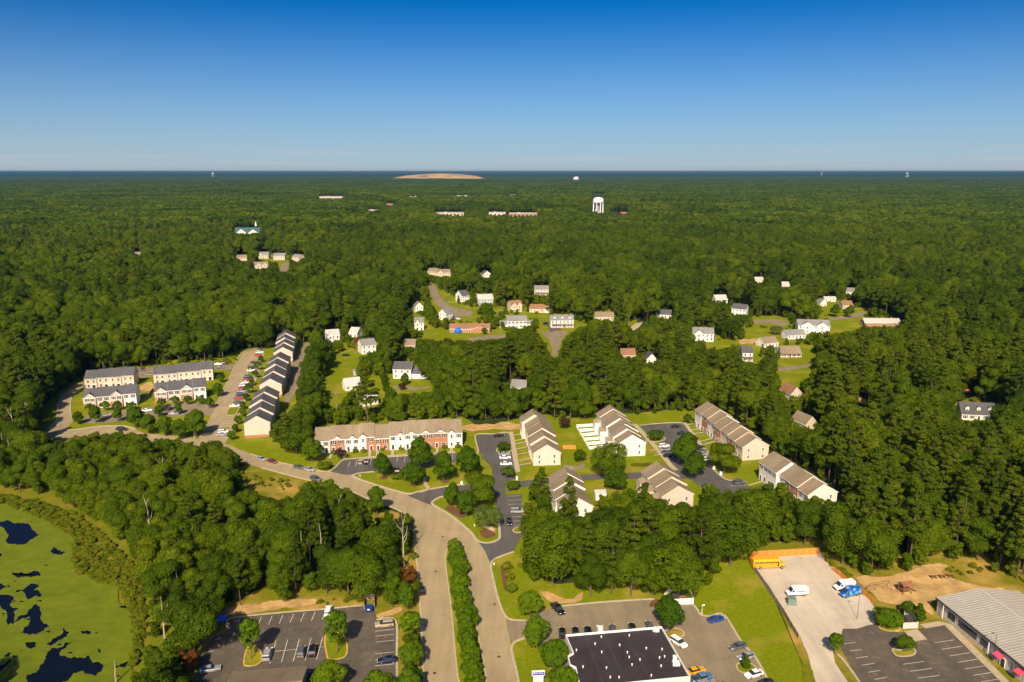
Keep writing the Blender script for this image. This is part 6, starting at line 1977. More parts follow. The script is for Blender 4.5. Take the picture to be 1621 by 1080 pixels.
# garden things
p = G(547, 563.5)
o = thing('trampoline', 'round trampoline on the lawn below the white house with blank gable', 'trampoline', (p.x, p.y, .05))
MB().lathe([(2.3, .78), (2.5, .80), (2.5, .88), (2.3, .9), (0.01, .86)], 18).build('mat', M['darkmetal'], o)
for i in range(6):
    a = i * math.pi / 3
    MB().tube((2.4 * math.cos(a), 2.4 * math.sin(a), 0), (2.4 * math.cos(a), 2.4 * math.sin(a), .8), .04).build('leg', M['greymetal'], o)
p = G(566, 593)
o = thing('garden_shed', 'small grey garden shed above the white cottage lawn', 'shed', (p.x, p.y, 0), 0.2)
gabled(o, -2.3, 2.3, 1.8, 2.2, .9, 'greysiding', 'roofgrey', 0, .2, .15)
door(o, 'F', 0, -1.82, .05, 1.5, 1.9, 'trim')
p = G(954, 789)
o = thing('garden_shed', 'small white shed behind the half hidden brown-grey roofed terrace', 'shed', (p.x - 1, p.y, 0), 0.1)
gabled(o, -1.9, 1.9, 1.7, 2.3, .8, 'white', 'roofpale', 0, .2, .15)
door(o, 'F', 0, -1.72, .05, 1.2, 1.9)
CLEAR.append([(930, 772), (947, 772), (947, 786), (930, 786)])
p = G(725, 527)
o = thing('blue_dome', 'bright blue dome-shaped cover beside the brown-roofed ranch house', 'dome', (p.x, p.y, .05))
MB().lathe([(2.6, 0), (2.75, .9), (2.5, 2.0), (1.9, 3.0), (1.0, 3.7), (.1, 3.95)], 20).build('cover', M['bluecloth'], o, True)
CLEAR.append([(716, 512), (734, 512), (734, 526), (716, 526)])
def parasol(label, px, py, mat):
    p = G(px, py)
    o = thing('parasol', label, 'parasol', (p.x, p.y, .6))
    MB().lathe([(1.6, 2.1), (1.62, 2.2), (.05, 2.75)], 8).build('canopy', M[mat], o)
    MB().tube((0, 0, 0), (0, 0, 2.7), .03).build('pole', M['greymetal'], o)
parasol('blue parasol on the deck of the white grey-roofed house', 1126, 541, 'bluecloth')
parasol('pink parasol in the garden behind the cape house with dormers', 1531, 626, 'pink')
# ------------------------------------------------------------------ planted trees and shrubs, one by one
T = [  # form, px, py, height, width, label
    ('street_b', 597, 816, 10.0, 7.0, 'conical street tree standing alone on the lower side of the main road bend'),
    ('street_a', 606, 757, 8.6, 7.0, 'round street tree at the left of the lawn before the long white and brick terrace'),
    ('street_a', 665, 745, 11.6, 9.4, 'largest street tree close in front of the long white and brick terrace'),
    ('street_a', 655, 769, 8.0, 9.2, 'broad street tree by the kerb path below the long terrace'),
    ('street_b', 703, 763, 11.6, 8.6, 'conical tree on the lawn before the right half of the long terrace'),
    ('street_a', 741, 756, 11.0, 9.0, 'dark tree left of the short dark car park'),
    ('broadleaf_b', 762, 801, 14.0, 13.0, 'largest tree on the corner bed between the two drives'),
    ('street_a', 716, 802, 7.6, 6.0, 'small tree at the left tip of the corner bed'),
    ('street_b', 738, 819, 9.2, 7.2, 'tree in the middle of the corner bed beside the main road'),
    ('myrtle', 774, 837, 8.2, 9.6, 'pale-blossomed round tree behind the low entrance wall'),
    ('round_small', 797, 716, 4.4, 6.0, 'low round tree in the upper bed of the short dark car park'),
    ('round_small', 804, 757, 4.4, 5.6, 'low round tree in the lower bed of the short dark car park'),
    ('round_small', 813, 776, 3.6, 5.2, 'low round tree on the corner of the crossing lane'),
    ('pine_b', 452, 716, 17.0, 11.0, 'big dark evergreen at the left end of the long terrace, left one of the clump'),
    ('broadleaf_c', 470, 719, 15.0, 12.0, 'big dark tree at the left end of the long terrace, right one of the clump'),
    ('street_a', 494, 731, 8.4, 9.2, 'bright round tree at the left corner of the long terrace'),
    ('purple', 540, 727, 4.6, 4.6, 'purple-leaved tree in front of the long terrace'),
    ('broadleaf_d', 963, 760, 15.0, 12.2, 'tall tree at the corner between the stepped white terrace and the crossing lane'),
    ('street_a', 975, 776, 7.4, 8.4, 'lower tree below the tall one at the crossing lane'),
    ('street_a', 1084, 738, 12.0, 11.0, 'large tree in the middle of the right-hand townhouse car park'),
    ('street_a', 1100, 758, 9.2, 9.0, 'lower tree in front of the large one in the right-hand townhouse car park'),
    ('broadleaf_a', 1145, 751, 13.4, 11.4, 'large tree on the lawn corner left of the blank gable end'),
    ('round_small', 1038, 698, 5.0, 7.2, 'low round tree in the oval bed of the right-hand townhouse car park'),
    ('round_small', 1088, 672, 5.0, 4.2, 'bushy small tree at the top corner of the right-hand townhouse car park'),
    ('purple', 1098, 702, 4.0, 4.0, 'dark reddish bush between the paths of the cream and brick terrace'),
    ('round_small', 917, 733, 5.6, 5.4, 'small tree in the fenced garden of the beige terrace'),
    ('purple', 893, 680, 6.0, 5.0, 'dark purplish tree behind the far end of the beige terrace'),
    ('cypress', 1233, 652, 6.5, 3.4, 'thin young tree in the garden behind the cream and brick terrace'),
    ('oval', 398, 1044, 12.0, 5.6, 'tall oval tree in the left bed of the lower left car park'),
    ('oval', 534, 1034, 12.6, 6.4, 'tall oval tree in the right bed of the lower left car park'),
    ('round_pear', 523, 1098, 8.0, 8.4, 'round tree at the bottom edge right of the shingled roof'),
    ('round_pear', 604, 1112, 8.4, 8.4, 'round tree at the bottom edge by the corner of the car park'),
    ('street_a', 1058, 1000, 8.6, 7.4, 'bright green tree in the bed behind the black-roofed building'),
    ('cypress', 1180, 1060, 4.2, 3.0, 'small dense tree in the kerb bed among the parked cars on the right'),
    ('round_pear', 1404, 993, 5.8, 8.2, 'large round bush beside the bin enclosure at the gravel yard'),
    ('cypress', 1454, 986, 6.0, 4.0, 'slim young tree left of the metal building'),
    ('round_small', 1437, 975, 4.0, 4.2, 'dark small tree behind the white and grey bin enclosure'),
    ('round_small', 1431, 1033, 4.4, 4.8, 'round bush in the oval bed of the lower right car park'),
    ('oval', 1321, 1037, 6.4, 4.2, 'slim bright tree at the corner of the gravel drive and the lower right car park'),
    ('red', 299, 1066, 6.5, 5.0, 'red-brown tree at the bottom of the wood beside the pond'),
    ('red', 645, 927, 6.4, 5.2, 'red-brown tree on the verge of the main road'),
    ('purple', 637, 618, 4.5, 4.2, 'purple bush below the white house with dark roof'),
    ('street_a', 641, 610, 6.0, 5.0, 'small tree in front of the white house with dark roof'),
    ('red', 565, 548, 7.0, 4.0, 'rust-coloured shrub between the two houses above the trampoline'),
    ('cypress', 1206, 566, 9.5, 3.6, 'left conical evergreen before the ranch with the long porch'),
    ('cypress', 1220, 569, 9.5, 3.6, 'middle conical evergreen before the ranch with the long porch'),
    ('cypress', 1232, 570, 9.0, 3.6, 'right conical evergreen before the ranch with the long porch'),
    ('broadleaf_e', 1152, 532, 14.0, 17.0, 'very broad round tree between the white houses of the right-hand neighbourhood'),
    ('myrtle', 1227, 530, 7.0, 9.0, 'pale-flowered round tree left of the garage house'),
    ('street_a', 1322, 502, 9.0, 8.0, 'round tree in the lawn behind the large white house'),
    ('street_a', 1345, 503, 9.0, 7.0, 'darker tree below the rust-roofed small house'),
    ('cypress', 726, 482, 9.0, 4.0, 'dark conical tree left of the steep-gabled house'),
    ('round_small', 767, 530, 5.0, 5.0, 'small round tree on the lawn before the brown-roofed ranch'),
    ('street_a', 769, 506, 10.0, 14.0, 'broad tree between the street end and the white house with side wings'),
    ('round_pear', 795, 504, 6.0, 8.0, 'yellow-green bush right of the broad tree at the street end'),
]
for f, x, y, h, w, lab in T:
    k = 1.22 if f.startswith('street') else 1.0
    h, w = h * k, w * k * 1.06
    plant(f, x, y, h, w, lab)
    if f == 'red':
        CLEAR.append([(x - 7, y - 6), (x + 7, y - 6), (x + 7, y - 24), (x - 7, y - 24)])
    NOGO.append([(x - 6, y + 2), (x + 6, y + 2), (x + 6, y - 4), (x - 6, y - 4)])
med_a, med_b = G(720, 880), G(751, 1098)
nm = 26
for i in range(nm):
    s = i / (nm - 1)
    q = med_a.lerp(med_b, s) + Vector((rnd.uniform(-.7, .7), rnd.uniform(-.6, .6), 0))
    plant('median_a' if i % 2 else 'median_b', 0, 0, rnd.uniform(3.6, 5.6), rnd.uniform(4.8, 6.8), '%s small tree from the upper end of the hedge-like file on the road median' % ORD[i],
          'median_tree', 'tree', 'small trees filed along the road median', loc=q)
for i, (x, y) in enumerate(((645, 966), (650, 1015), (651, 1063), (649, 1112))):
    plant('oval' if i % 2 else 'round_pear', x, y, (8.6, 8.8, 8.8, 8.5)[i], 6.6, '%s tree from the top between the lower left car park and main road' % ORD[i], 'roadside_tree', 'tree', 'row beside the lower left car park')
for i, (x, y, h) in enumerate(((840, 978, 7.6), (850, 1027, 9.0), (876, 1063, 9.2), (891, 1108, 9.2))):
    plant('round_pear', x, y, h, 7.8, '%s rounded tree from the top of the row left of the black-roofed building' % ORD[i], 'roadside_tree', 'tree', 'row left of the black-roofed building')
for i, (x, y) in enumerate(((804, 903), (805, 919), (809, 937))):
    plant('scrub', x, y, 2.8, 3.2, '%s clipped shrub from the top of the three beside the mulch bed' % ORD[i], 'shrub', 'shrub', 'three shrubs at the junction bed')
plant('scrub', 517, 741, 3.0, 6.6, 'dark oblong shrub at the lot corner left of the long terrace', 'shrub', 'shrub')
plant('scrub', 629, 760, 2.6, 4.6, 'clipped shrub between the two street trees before the long terrace', 'shrub', 'shrub')
for i, (x, y) in enumerate(((527, 719), (563, 716.5), (575, 716), (606, 713), (634, 712.5), (655, 711), (680, 710), (704, 709.5), (725, 709))):
    plant('scrub_low', x, y, 1.5, 3.2, '%s foundation shrub from the left along the front of the long terrace' % ORD[i], 'shrub', 'shrub', 'shrubs along the long terrace')
for i in range(7):
    x = 1003 + i * 6.2
    plant('scrub_low', x, 738 - i * 0.1, 1.3, 2.2, '%s shrub from the left of the low hedge under the white blank gable' % ORD[i], 'shrub', 'shrub', 'low hedge under the white blank gable')
for i, (x, y, h, w) in enumerate(((124, 672, 6, 4.8), (152, 670, 8, 5.6), (187, 668, 6.4, 4.4), (216, 678, 10, 8), (236, 688, 9, 7), (262, 691, 9.2, 7.2), (285, 696, 9, 7), (311, 692, 12, 9.6))):
    plant('street_b', x, y, h * 1.2, w * 1.35, '%s tree from the left along the planted bank below the gabled terraces' % ORD[i], 'planted_tree', 'tree', 'row on the bank below the gabled terraces')
for i, (x, y, h) in enumerate(((142, 652, 4.2), (167, 651, 5), (186, 650, 5), (208, 649, 3.8), (257, 646, 4.8), (277, 642, 4.8), (298, 641, 4.6), (318, 641, 4.8), (331, 647, 5.8), (252, 661, 7), (283, 656, 6.2), (345, 629, 9), (350, 606, 5))):
    plant('round_small' if h < 6 else 'street_b', x, y, h, max(5.2, h * .85), '%s small tree counted from the left along the court of the gabled terraces' % ORD[i] if i < 9 else
          ('tree in the court before the gabled terrace by the lane, left one', 'tree in the court before the gabled terrace by the lane, right one', 'tall tree between the gabled terrace and the left lane', 'small tree at the end wall of the five-unit cream terrace')[i - 9],
          'planted_tree', 'tree', 'small trees of the townhouse court')
for i in range(11):
    s = i / 10
    x, y = 414 - 46 * s, 574 + 124 * s
    plant('round_small' if i % 3 else 'street_b', x + rnd.uniform(-2, 2), y, rnd.uniform(4.0, 6.0), rnd.uniform(4.0, 5.4), '%s small tree from the far end between the left lane and stepped terraces' % ORD[i], 'planted_tree', 'tree', 'row between the left lane and the stepped terraces')
# line of dense trees behind the stepped terraces
for i, (x, y, h) in enumerate(((488, 652, 14), (484, 634, 12), (489, 618, 12), (490, 603, 12), (492, 590, 11), (494, 577, 11), (470, 690, 12), (481, 675, 13))):
    plant('broadleaf_%s' % 'abcde'[i % 5], x, y, h, 10, '%s of the dense trees behind the stepped charcoal-roofed terraces' % ORD[i], 'broadleaf_tree', 'tree', 'dense trees behind the stepped terraces')
# tall lone pine in front of the gardens
plant('pine_c', 582, 668, 25, 13, 'tall lone pine with bare trunk in front of the garden houses', 'pine_tree')
plant('pine_a', 900, 853, 21, 6.5, 'tall pine with long bare trunk before the half hidden terrace', 'pine_tree')
plant('pine_b', 856, 806, 15, 8, 'loose pine left of the half hidden terrace roof', 'pine_tree')
# bleached dead trees
def dead_tree(label, px, py, h, seed, n=5, lean=0.0):
    r = np.random.RandomState(seed)
    p = G(px, py)
    o = thing('dead_tree', label, 'dead tree', (p.x, p.y, 0), r.uniform(0, 6.28))
    mb = MB()
    pts = [Vector((lean * k * h / 5 + r.normal() * .12, r.normal() * .12, h * k / 5 - (.2 if k == 0 else 0))) for k in range(6)]
    for k in range(5):
        mb.tube(pts[k], pts[k + 1], .26 * (1 - .17 * k), .26 * (1 - .17 * (k + 1)), 6)
    mb.build('trunk', M['deadwood'], o)
    for j in range(n):
        s = pts[2 + j % 4].lerp(pts[min(3 + j % 4, 5)], r.uniform(0, .8))
        a = r.uniform(0, 6.28)
        L = r.uniform(1.6, 3.6)
        m1 = s + Vector((math.cos(a) * L * .55, math.sin(a) * L * .55, L * .7))
        m2 = m1 + Vector((math.cos(a + .5) * L * .3, math.sin(a + .5) * L * .3, L * .8))
        b_ = MB().tube(s, m1, .10, .065, 5).tube(m1, m2, .065, .025, 5)
        b_.build('branch', M['deadwood'], o)
    return o
for i, (lab, x, y, h, n) in enumerate((('forked dead tree standing out of the wood beside the pond', 246, 885, 18, 6), ('thin dead tree above the forked one', 258, 792, 14, 7), ('dead forked tree beside the main road bend', 639, 900, 17, 6), ('straight dead trunk in the wood behind the lower left car park', 514, 915, 17, 1),
                                       ('broken pale snag in the wood below the meadow', 539, 850, 13, 3), ('short dead trunk left of the straight one', 480, 905, 13, 1), ('leaning dead trunk nearest the pond margin', 281, 960, 12, 2), ('dead trunk at the pond edge low in the picture', 262, 1025, 14, 2),
                                       ('tallest bare trunk of the marsh stand at the far left', 26, 716, 20, 2), ('bare trunk of the marsh stand, right of the tallest', 41, 730, 16, 1), ('bare trunk near the road bend at the far left', 50, 696, 17, 3), ('bare trunk at the far left margin of the marsh', 9, 738, 14, 1), ('short bare trunk between the marsh trunks', 19, 742, 13, 1),
                                       ('bare pole-like trunk at the pond bottom edge', 184, 1082, 6, 0))):
    dead_tree(lab, x, y, h, 100 + i, n, 0.06 if i % 3 == 0 else 0.0)

# ------------------------------------------------------------------ open places that no forest crown may cover (photo pixels)
CLEAR += [
    # curved road, terraces and their lots
    [(372, 712), (395, 690), (428, 692), (446, 705), (480, 712), (495, 705), (499, 676), (735, 666), (745, 668), (828, 668), (905, 668), (962, 662), (1104, 652), (1180, 700), (1222, 728), (1225, 745), (1205, 765), (1186, 772),
     (1180, 776), (1125, 766), (1112, 760), (1088, 764), (1012, 764), (985, 778), (940, 776), (930, 768), (905, 760), (870, 756), (838, 762), (832, 790), (826, 800), (820, 832), (812, 872), (785, 884), (760, 862), (668, 870), (655, 818), (620, 808), (580, 794), (560, 780), (530, 760), (500, 754), (478, 762), (412, 743)],
    # left-hand development
    [(82, 690), (62, 676), (72, 648), (90, 628), (132, 598), (212, 586), (243, 578), (345, 572), (384, 554), (430, 552), (478, 545), (492, 545), (482, 562), (468, 640), (446, 662), (428, 692), (388, 702), (330, 699), (240, 690), (205, 681), (180, 683), (150, 682), (120, 690), (100, 694)],
    # lower left car park
    [(346, 980), (372, 966), (420, 957), (480, 952), (575, 948), (600, 968), (625, 968), (632, 985), (632, 1090), (322, 1090), (334, 1050), (352, 1015), (354, 992)],
    # main road, junction, lower lots, yard and metal building
    [(655, 815), (662, 860), (668, 900), (672, 1090), (1640, 1090), (1640, 935), (1592, 915), (1545, 896), (1490, 893), (1445, 904), (1400, 916), (1370, 913), (1340, 905), (1305, 885), (1298, 868), (1188, 874), (1188, 900), (1150, 906), (1130, 925), (1105, 938), (1098, 952), (1052, 952), (1052, 938), (1035, 948), (1000, 951), (950, 946), (893, 943), (868, 934), (842, 924), (822, 900), (812, 880), (805, 850), (760, 850)],
    # pond and its marshy rim
    [(-30, 772), (0, 772), (60, 788), (110, 806), (150, 830), (185, 860), (215, 890), (228, 930), (232, 965), (226, 1010), (214, 1045), (200, 1090), (-30, 1090)],
    # meadow below the curved road
    [(380, 748), (414, 745), (478, 763), (462, 784), (432, 788), (396, 772)],
    [(574, 797), (584, 800), (590, 824), (578, 826)],
    # gardens
    [(515, 600), (522, 588), (535, 560), (548, 550), (570, 556), (566, 575), (560, 592), (556, 600), (545, 625), (530, 645), (520, 640)],
    [(615, 596), (622, 590), (668, 598), (685, 606), (682, 618), (640, 622), (616, 612)],
    [(560, 600), (600, 596), (606, 620), (600, 644), (575, 644)],
    # neighbourhood
    [(690, 458), (704, 462), (722, 472), (730, 482), (752, 488), (770, 490), (764, 498), (735, 490), (708, 480)], [(780, 488), (796, 486), (796, 500), (782, 500)], [(676, 522), (700, 520), (712, 528), (700, 538), (668, 534)],
    [(852, 498), (868, 496), (872, 520), (856, 524)], [(650, 476), (658, 492), (656, 504), (648, 490)], [(900, 516), (925, 508), (930, 514), (905, 524)], [(828, 492), (846, 496), (846, 502), (830, 504)],
    [(1180, 520), (1205, 520), (1230, 528), (1240, 540), (1206, 540), (1184, 536)], [(1310, 516), (1345, 508), (1366, 506), (1362, 520), (1316, 528)], [(1192, 552), (1208, 552), (1206, 570), (1194, 574)], [(1268, 548), (1285, 548), (1292, 566), (1272, 566)],
    [(1350, 488), (1372, 486), (1372, 496), (1352, 498)], [(1300, 486), (1332, 486), (1334, 498), (1312, 500)], [(1132, 540), (1160, 538), (1160, 546), (1136, 552)],
    [(678, 448), (688, 449), (700, 468), (722, 482), (752, 490), (760, 500), (745, 506), (712, 506), (694, 492), (682, 476)],
    [(704, 526), (780, 522), (800, 524), (800, 534), (745, 538), (704, 534)],
    [(850, 520), (872, 516), (900, 522), (903, 527), (888, 538), (882, 563), (874, 566), (868, 542), (852, 532)],
    [(994, 512), (1016, 502), (1022, 510), (1004, 524)],
    [(1118, 530), (1136, 530), (1136, 548), (1120, 550)],
    [(1190, 503), (1235, 500), (1252, 512), (1240, 516), (1200, 514)],
    [(1165, 540), (1206, 534), (1208, 556), (1192, 566), (1178, 550)],
    [(1232, 566), (1280, 562), (1286, 578), (1290, 586), (1280, 596), (1262, 605), (1240, 606), (1234, 590)],
    [(1310, 500), (1345, 500), (1372, 504), (1360, 516), (1318, 520)], [(1305, 480), (1328, 478), (1328, 486), (1310, 490)],
    [(440, 418), (458, 414), (456, 428), (444, 432)], [(412, 405), (455, 408), (455, 416), (420, 412)],
    [(1356, 632), (1364, 629), (1378, 637), (1374, 644), (1362, 642)], [(1525, 616), (1540, 616), (1538, 626), (1526, 626)],
    [(734, 672), (830, 668), (830, 680), (736, 684)], [(1000, 660), (1100, 654), (1104, 668), (1010, 672)],
    [(966, 334), (976, 334), (976, 340), (968, 340)], [(604, 274), (782, 274), (782, 282), (604, 282)],
]
NOGO += [CLEAR[-len(CLEAR) + k] for k in range(len(CLEAR)) if len(CLEAR[k]) > 11]
# ------------------------------------------------------------------ forest
from itertools import product
def inside(px, py, polys):
    """numpy: is any polygon around the points?"""
    res = np.zeros(len(px), bool)
    for poly in polys:
        P = np.array(poly, float)
        bx0, by0 = P.min(0)
        bx1, by1 = P.max(0)
        cand = np.where((px >= bx0) & (px <= bx1) & (py >= by0) & (py <= by1) & ~res)[0]
        if not len(cand):
            continue
        x, y = px[cand], py[cand]
        ins = np.zeros(len(cand), bool)
        j = len(P) - 1
        for i in range(len(P)):
            xi, yi, xj, yj = P[i][0], P[i][1], P[j][0], P[j][1]
            if yi != yj:
                hit = ((yi > y) != (yj > y)) & (x < (xj - xi) * (y - yi) / (yj - yi) + xi)
                ins ^= hit
            j = i
        res[cand] |= ins
    return res
def blocked(X, Y, h, r):
    """would a crown of height h, radius r at (X, Y) cover an open place?"""
    bad = inside(*project(X, Y, np.zeros_like(X)), NOGO)
    for z, sx in ((0.02, 0), (0.15, -.6), (0.15, .6), (0.25, 0), (0.3, -.9), (0.3, .9), (0.4, 0), (0.45, -.95), (0.45, .95), (0.55, 0), (0.6, -.95), (0.6, .95), (0.7, 0), (0.75, -.8), (0.75, .8), (0.85, 0), (0.88, -.5), (0.88, .5), (0.97, 0)):
        bad |= inside(*project(X + r * sx, Y, h * z), CLEAR)
    return bad
# keep trunks apart from planted trees
planted = np.array([[o.location.x, o.location.y] for o in bpy.data.objects if o.parent is None and o.name.startswith(('planted_tree', 'roadside', 'broadleaf_tree', 'pine_tree', 'dead_tree'))])
NEAR_END = 1450.0
def cells(y0, y1, step):
    pts = []
    y = y0
    while y < y1:
        half = y * 0.70 + 70
        n = int(2 * half / step)
        x = -half + (np.arange(n) + (0.5 if int(y / step) % 2 else 0.0)) * step
        pts.append(np.stack([x, np.full(n, y)], 1))
        y += step * 0.87
    P = np.vstack(pts)
    return P + nrs.uniform(-0.36, 0.36, P.shape) * step
P = np.vstack([cells(132, 520, 6.6), cells(520, NEAR_END, 9.6)])
X, Y = P[:, 0], P[:, 1]
# pines stand in patches; broadleaf elsewhere
def field(x, y, s, ph):
    return np.sin(x * s + ph) * np.cos(y * s * 1.3 - ph * 2) + 0.6 * np.sin((x + y) * s * 2.1 + ph * 3) + 0.4 * np.cos((x - 1.4 * y) * s * 3.3 + ph)
px, py = project(X, Y, np.zeros_like(X))
pine_p = np.clip(0.10 + 0.20 * field(X, Y, 0.011, 1.3), 0.03, 0.7)
pine_p = np.where((px > 1150) & (py > 720), 0.68, pine_p)
pine_p = np.where((px > 960) & (px < 1200) & (py > 760), 0.30, pine_p)
pine_p = np.where((px > 740) & (py > 560) & (py < 670), 0.45, pine_p)
pine_p = np.where((px > 600) & (py < 560) & (py > 470), 0.25, pine_p)
pine_p = np.where((px < 330) & (py > 660), 0.10, pine_p)
isp = nrs.uniform(0, 1, len(X)) < pine_p
form = np.where(isp, 5 + nrs.randint(0, 3, len(X)), nrs.randint(0, 5, len(X)))
keys = ['broadleaf_a', 'broadleaf_b', 'broadleaf_c', 'broadleaf_d', 'broadleaf_e', 'pine_a', 'pine_b', 'pine_c', 'young', 'scrub']
Hs = np.array([FORMS[k]['h'] for k in keys])
Rs = np.array([FORMS[k]['r'] for k in keys])
scl = np.clip(nrs.normal(1.0, 0.21, len(X)), 0.6, 1.6) * (1.0 + 0.10 * field(X, Y, 0.02, 0.4))
scl = scl * np.where(Y > 520, 1.14, 1.0)
scl = np.where(isp, np.minimum(scl, 1.18), scl)
# lower growth near the marsh and behind the lower left car park
low = ((px < 330) & (py > 745)) | ((px > 330) & (px < 670) & (py > 760))
scl = np.where(low, scl * 0.74, scl)
scl = np.where((px > 60) & (px < 420) & (py > 690) & (py < 790), scl * 0.86, scl)
ok = ~blocked(X, Y, Hs[form] * scl, Rs[form] * scl)
# where a full tree would stick into an open place, try a young one, then scrub
for k, (f2, s2) in enumerate(((8, 1.1), (8, 0.75), (9, 1.0))):
    idx = np.where(~ok)[0]
    sc = s2 * nrs.uniform(0.85, 1.15, len(idx))
    good = ~blocked(X[idx], Y[idx], Hs[f2] * sc, Rs[f2] * sc)
    gi = idx[good]
    form[gi] = f2
    scl[gi] = sc[good]
    ok[gi] = True
for qx, qy in planted:
    ok &= ((X - qx) ** 2 + (Y - qy) ** 2) > 2.6 ** 2
X, Y, form, scl, px, py = X[ok], Y[ok], form[ok], scl[ok], px[ok], py[ok]
rot = nrs.uniform(0, 6.28, len(X))
# the trees that show largest become things of their own
top_px, top_py = project(X, Y, Hs[form] * scl * 0.8)
inview = (top_px > -10) & (top_px < 1631) & (top_py < 1085) & (form != 9)
score = np.where(inview, scl * Hs[form] / np.hypot(X, Y), 0)
sel = np.zeros(len(X), bool)
bl, pi = np.where(inview & (form != 5) & (form != 6) & (form != 7))[0], np.where(inview & (form >= 5) & (form <= 7))[0]
sel[bl[np.argsort(-score[bl])[:230]]] = True
sel[pi[np.argsort(-score[pi])[:170]]] = True
def stand(x, y):
    if y > 955 and x < 360:
        return 'at the pond edge by the lower left car park'
    if x < 330:
        return 'in the wood between the pond and the left-hand development'
    if x < 680:
        return 'in the wood between the curved road and the lower left car park'
    if x < 1000:
        return 'in the wood behind the black-roofed building and its lot'
    if x < 1200:
        return 'in the wood left of the school bus and gravel yard'
    if x < 1400:
        return 'in the wood behind the gravel yard and its fence'
    return 'in the wood behind the playground and metal building'
for i in np.where(sel)[0]:
    F = FORMS[keys[form[i]]]
    kind = 'pine' if 5 <= form[i] <= 7 else ('young broadleaf' if form[i] == 8 else 'broadleaf')
    st = stand(px[i], py[i])
    hh = Hs[form[i]] * scl[i]
    kind = ('tall ' if hh > 19.5 else ('low ' if hh < 13.0 else 'middling ')) + kind
    o = thing('pine_tree' if kind.endswith('pine') else 'broadleaf_tree', '%s tree %s' % (kind, st), 'tree', (X[i], Y[i], 0), rot[i], '%s trees %s' % (kind, st))
    o.scale = (scl[i] * rnd.uniform(.92, 1.1), scl[i] * rnd.uniform(.92, 1.1), scl[i])
    put('crown', F['crown'], o)
    put('trunk', F['trunk'], o)

def scatter(name, label, xs, ys, zs, idx, rots, scs, protos):
    """one object that stands trees of the given forms on points"""
    me = bpy.data.meshes.new(name)
    n = len(xs)
    me.vertices.add(n)
    me.vertices.foreach_set('co', np.stack([xs, ys, zs], 1).astype(np.float32).ravel())
    for an, tp, arr in (('pick', 'INT', idx.astype(np.int32)), ('turn', 'FLOAT', rots.astype(np.float32)), ('size', 'FLOAT', scs.astype(np.float32))):
        a = me.attributes.new(an, tp, 'POINT')
        a.data.foreach_set('value', arr)
    o = put(name, me)
    tag(o, label, 'forest', kind='stuff')
    coll = bpy.data.collections.new(name + '_forms')
    for k, pm in enumerate(protos):
        po = bpy.data.objects.new('%s_form_%02d' % (name, k), pm)
        coll.objects.link(po)
    ng = bpy.data.node_groups.new(name + '_scatter', 'GeometryNodeTree')
    ng.interface.new_socket('Geometry', in_out='INPUT', socket_type='NodeSocketGeometry')
    ng.interface.new_socket('Geometry', in_out='OUTPUT', socket_type='NodeSocketGeometry')
    N = ng.nodes
    gi, go = N.new('NodeGroupInput'), N.new('NodeGroupOutput')
    ci = N.new('GeometryNodeCollectionInfo')
    ci.inputs['Collection'].default_value = coll
    ci.inputs['Separate Children'].default_value = True
    ci.inputs['Reset Children'].default_value = True
    ip = N.new('GeometryNodeInstanceOnPoints')
    ip.inputs['Pick Instance'].default_value = True
    def attr(nm, tp):
        a = N.new('GeometryNodeInputNamedAttribute')
        a.data_type = tp
        a.inputs['Name'].default_value = nm
        return a.outputs[0]
    cb = N.new('ShaderNodeCombineXYZ')
    ng.links.new(attr('turn', 'FLOAT'), cb.inputs['Z'])
    ng.links.new(gi.outputs[0], ip.inputs['Points'])
    ng.links.new(ci.outputs[0], ip.inputs['Instance'])
    ng.links.new(attr('pick', 'INT'), ip.inputs['Instance Index'])
    ng.links.new(cb.outputs[0], ip.inputs['Rotation'])
    ng.links.new(attr('size', 'FLOAT'), ip.inputs['Scale'])
    ng.links.new(ip.outputs[0], go.inputs[0])
    md = o.modifiers.new('scatter', 'NODES')
    md.node_group = ng
    return o
# far forest: patches of low-detail trees
def patch_mesh(name, seed, side=84.0, n=62):
    r = np.random.RandomState(seed)
    Vs, Ts = [], []
    g = int(math.sqrt(n)) + 1
    for i, j in product(range(g), range(g)):
        x = (i + .5 + r.uniform(-.36, .36)) * side / g - side / 2
        y = (j + .5 + r.uniform(-.36, .36)) * side / g - side / 2
        h = r.uniform(16, 24)
        rad = r.uniform(4.8, 8.0)
        C, Rr = [(x, y, h - rad)], [rad * .8]
        for k in range(5):
            d = unit_vecs(r, 1)[0]
            C.append((x + d[0] * rad * .6, y + d[1] * rad * .6, h - rad + abs(d[2]) * rad * .45))
            Rr.append(rad * r.uniform(.38, .55))
        Pp, V = leaf_data(C, Rr, .9, 170, 1.15, r, .5)
        tone = np.clip(r.normal(1.0, .26), .5, 1.6)
        hue = r.normal(0, .10)
        Vs.append(V)
        Ts.append(np.tile(np.array([[tone * (1 + hue), tone, tone * (1 - hue)]]), (len(V) // 4, 1)) * tints(r, len(V) // 4, .10))
    return mesh_from(name, np.vstack(Vs), np.vstack(Ts), [M['leaf']])
patches = [patch_mesh('forest_patch_%d' % k, 300 + k) for k in range(3)]
FAR_END = 10500.0
PC = []
y = NEAR_END + 25
while y < FAR_END:
    half = y * 0.68 + 120
    n = int(2 * half / 76)
    x = -half + (np.arange(n) + .5) * 2 * half / n
    PC.append(np.stack([x, np.full(n, y)], 1))
    y += 76
PC = np.vstack(PC)
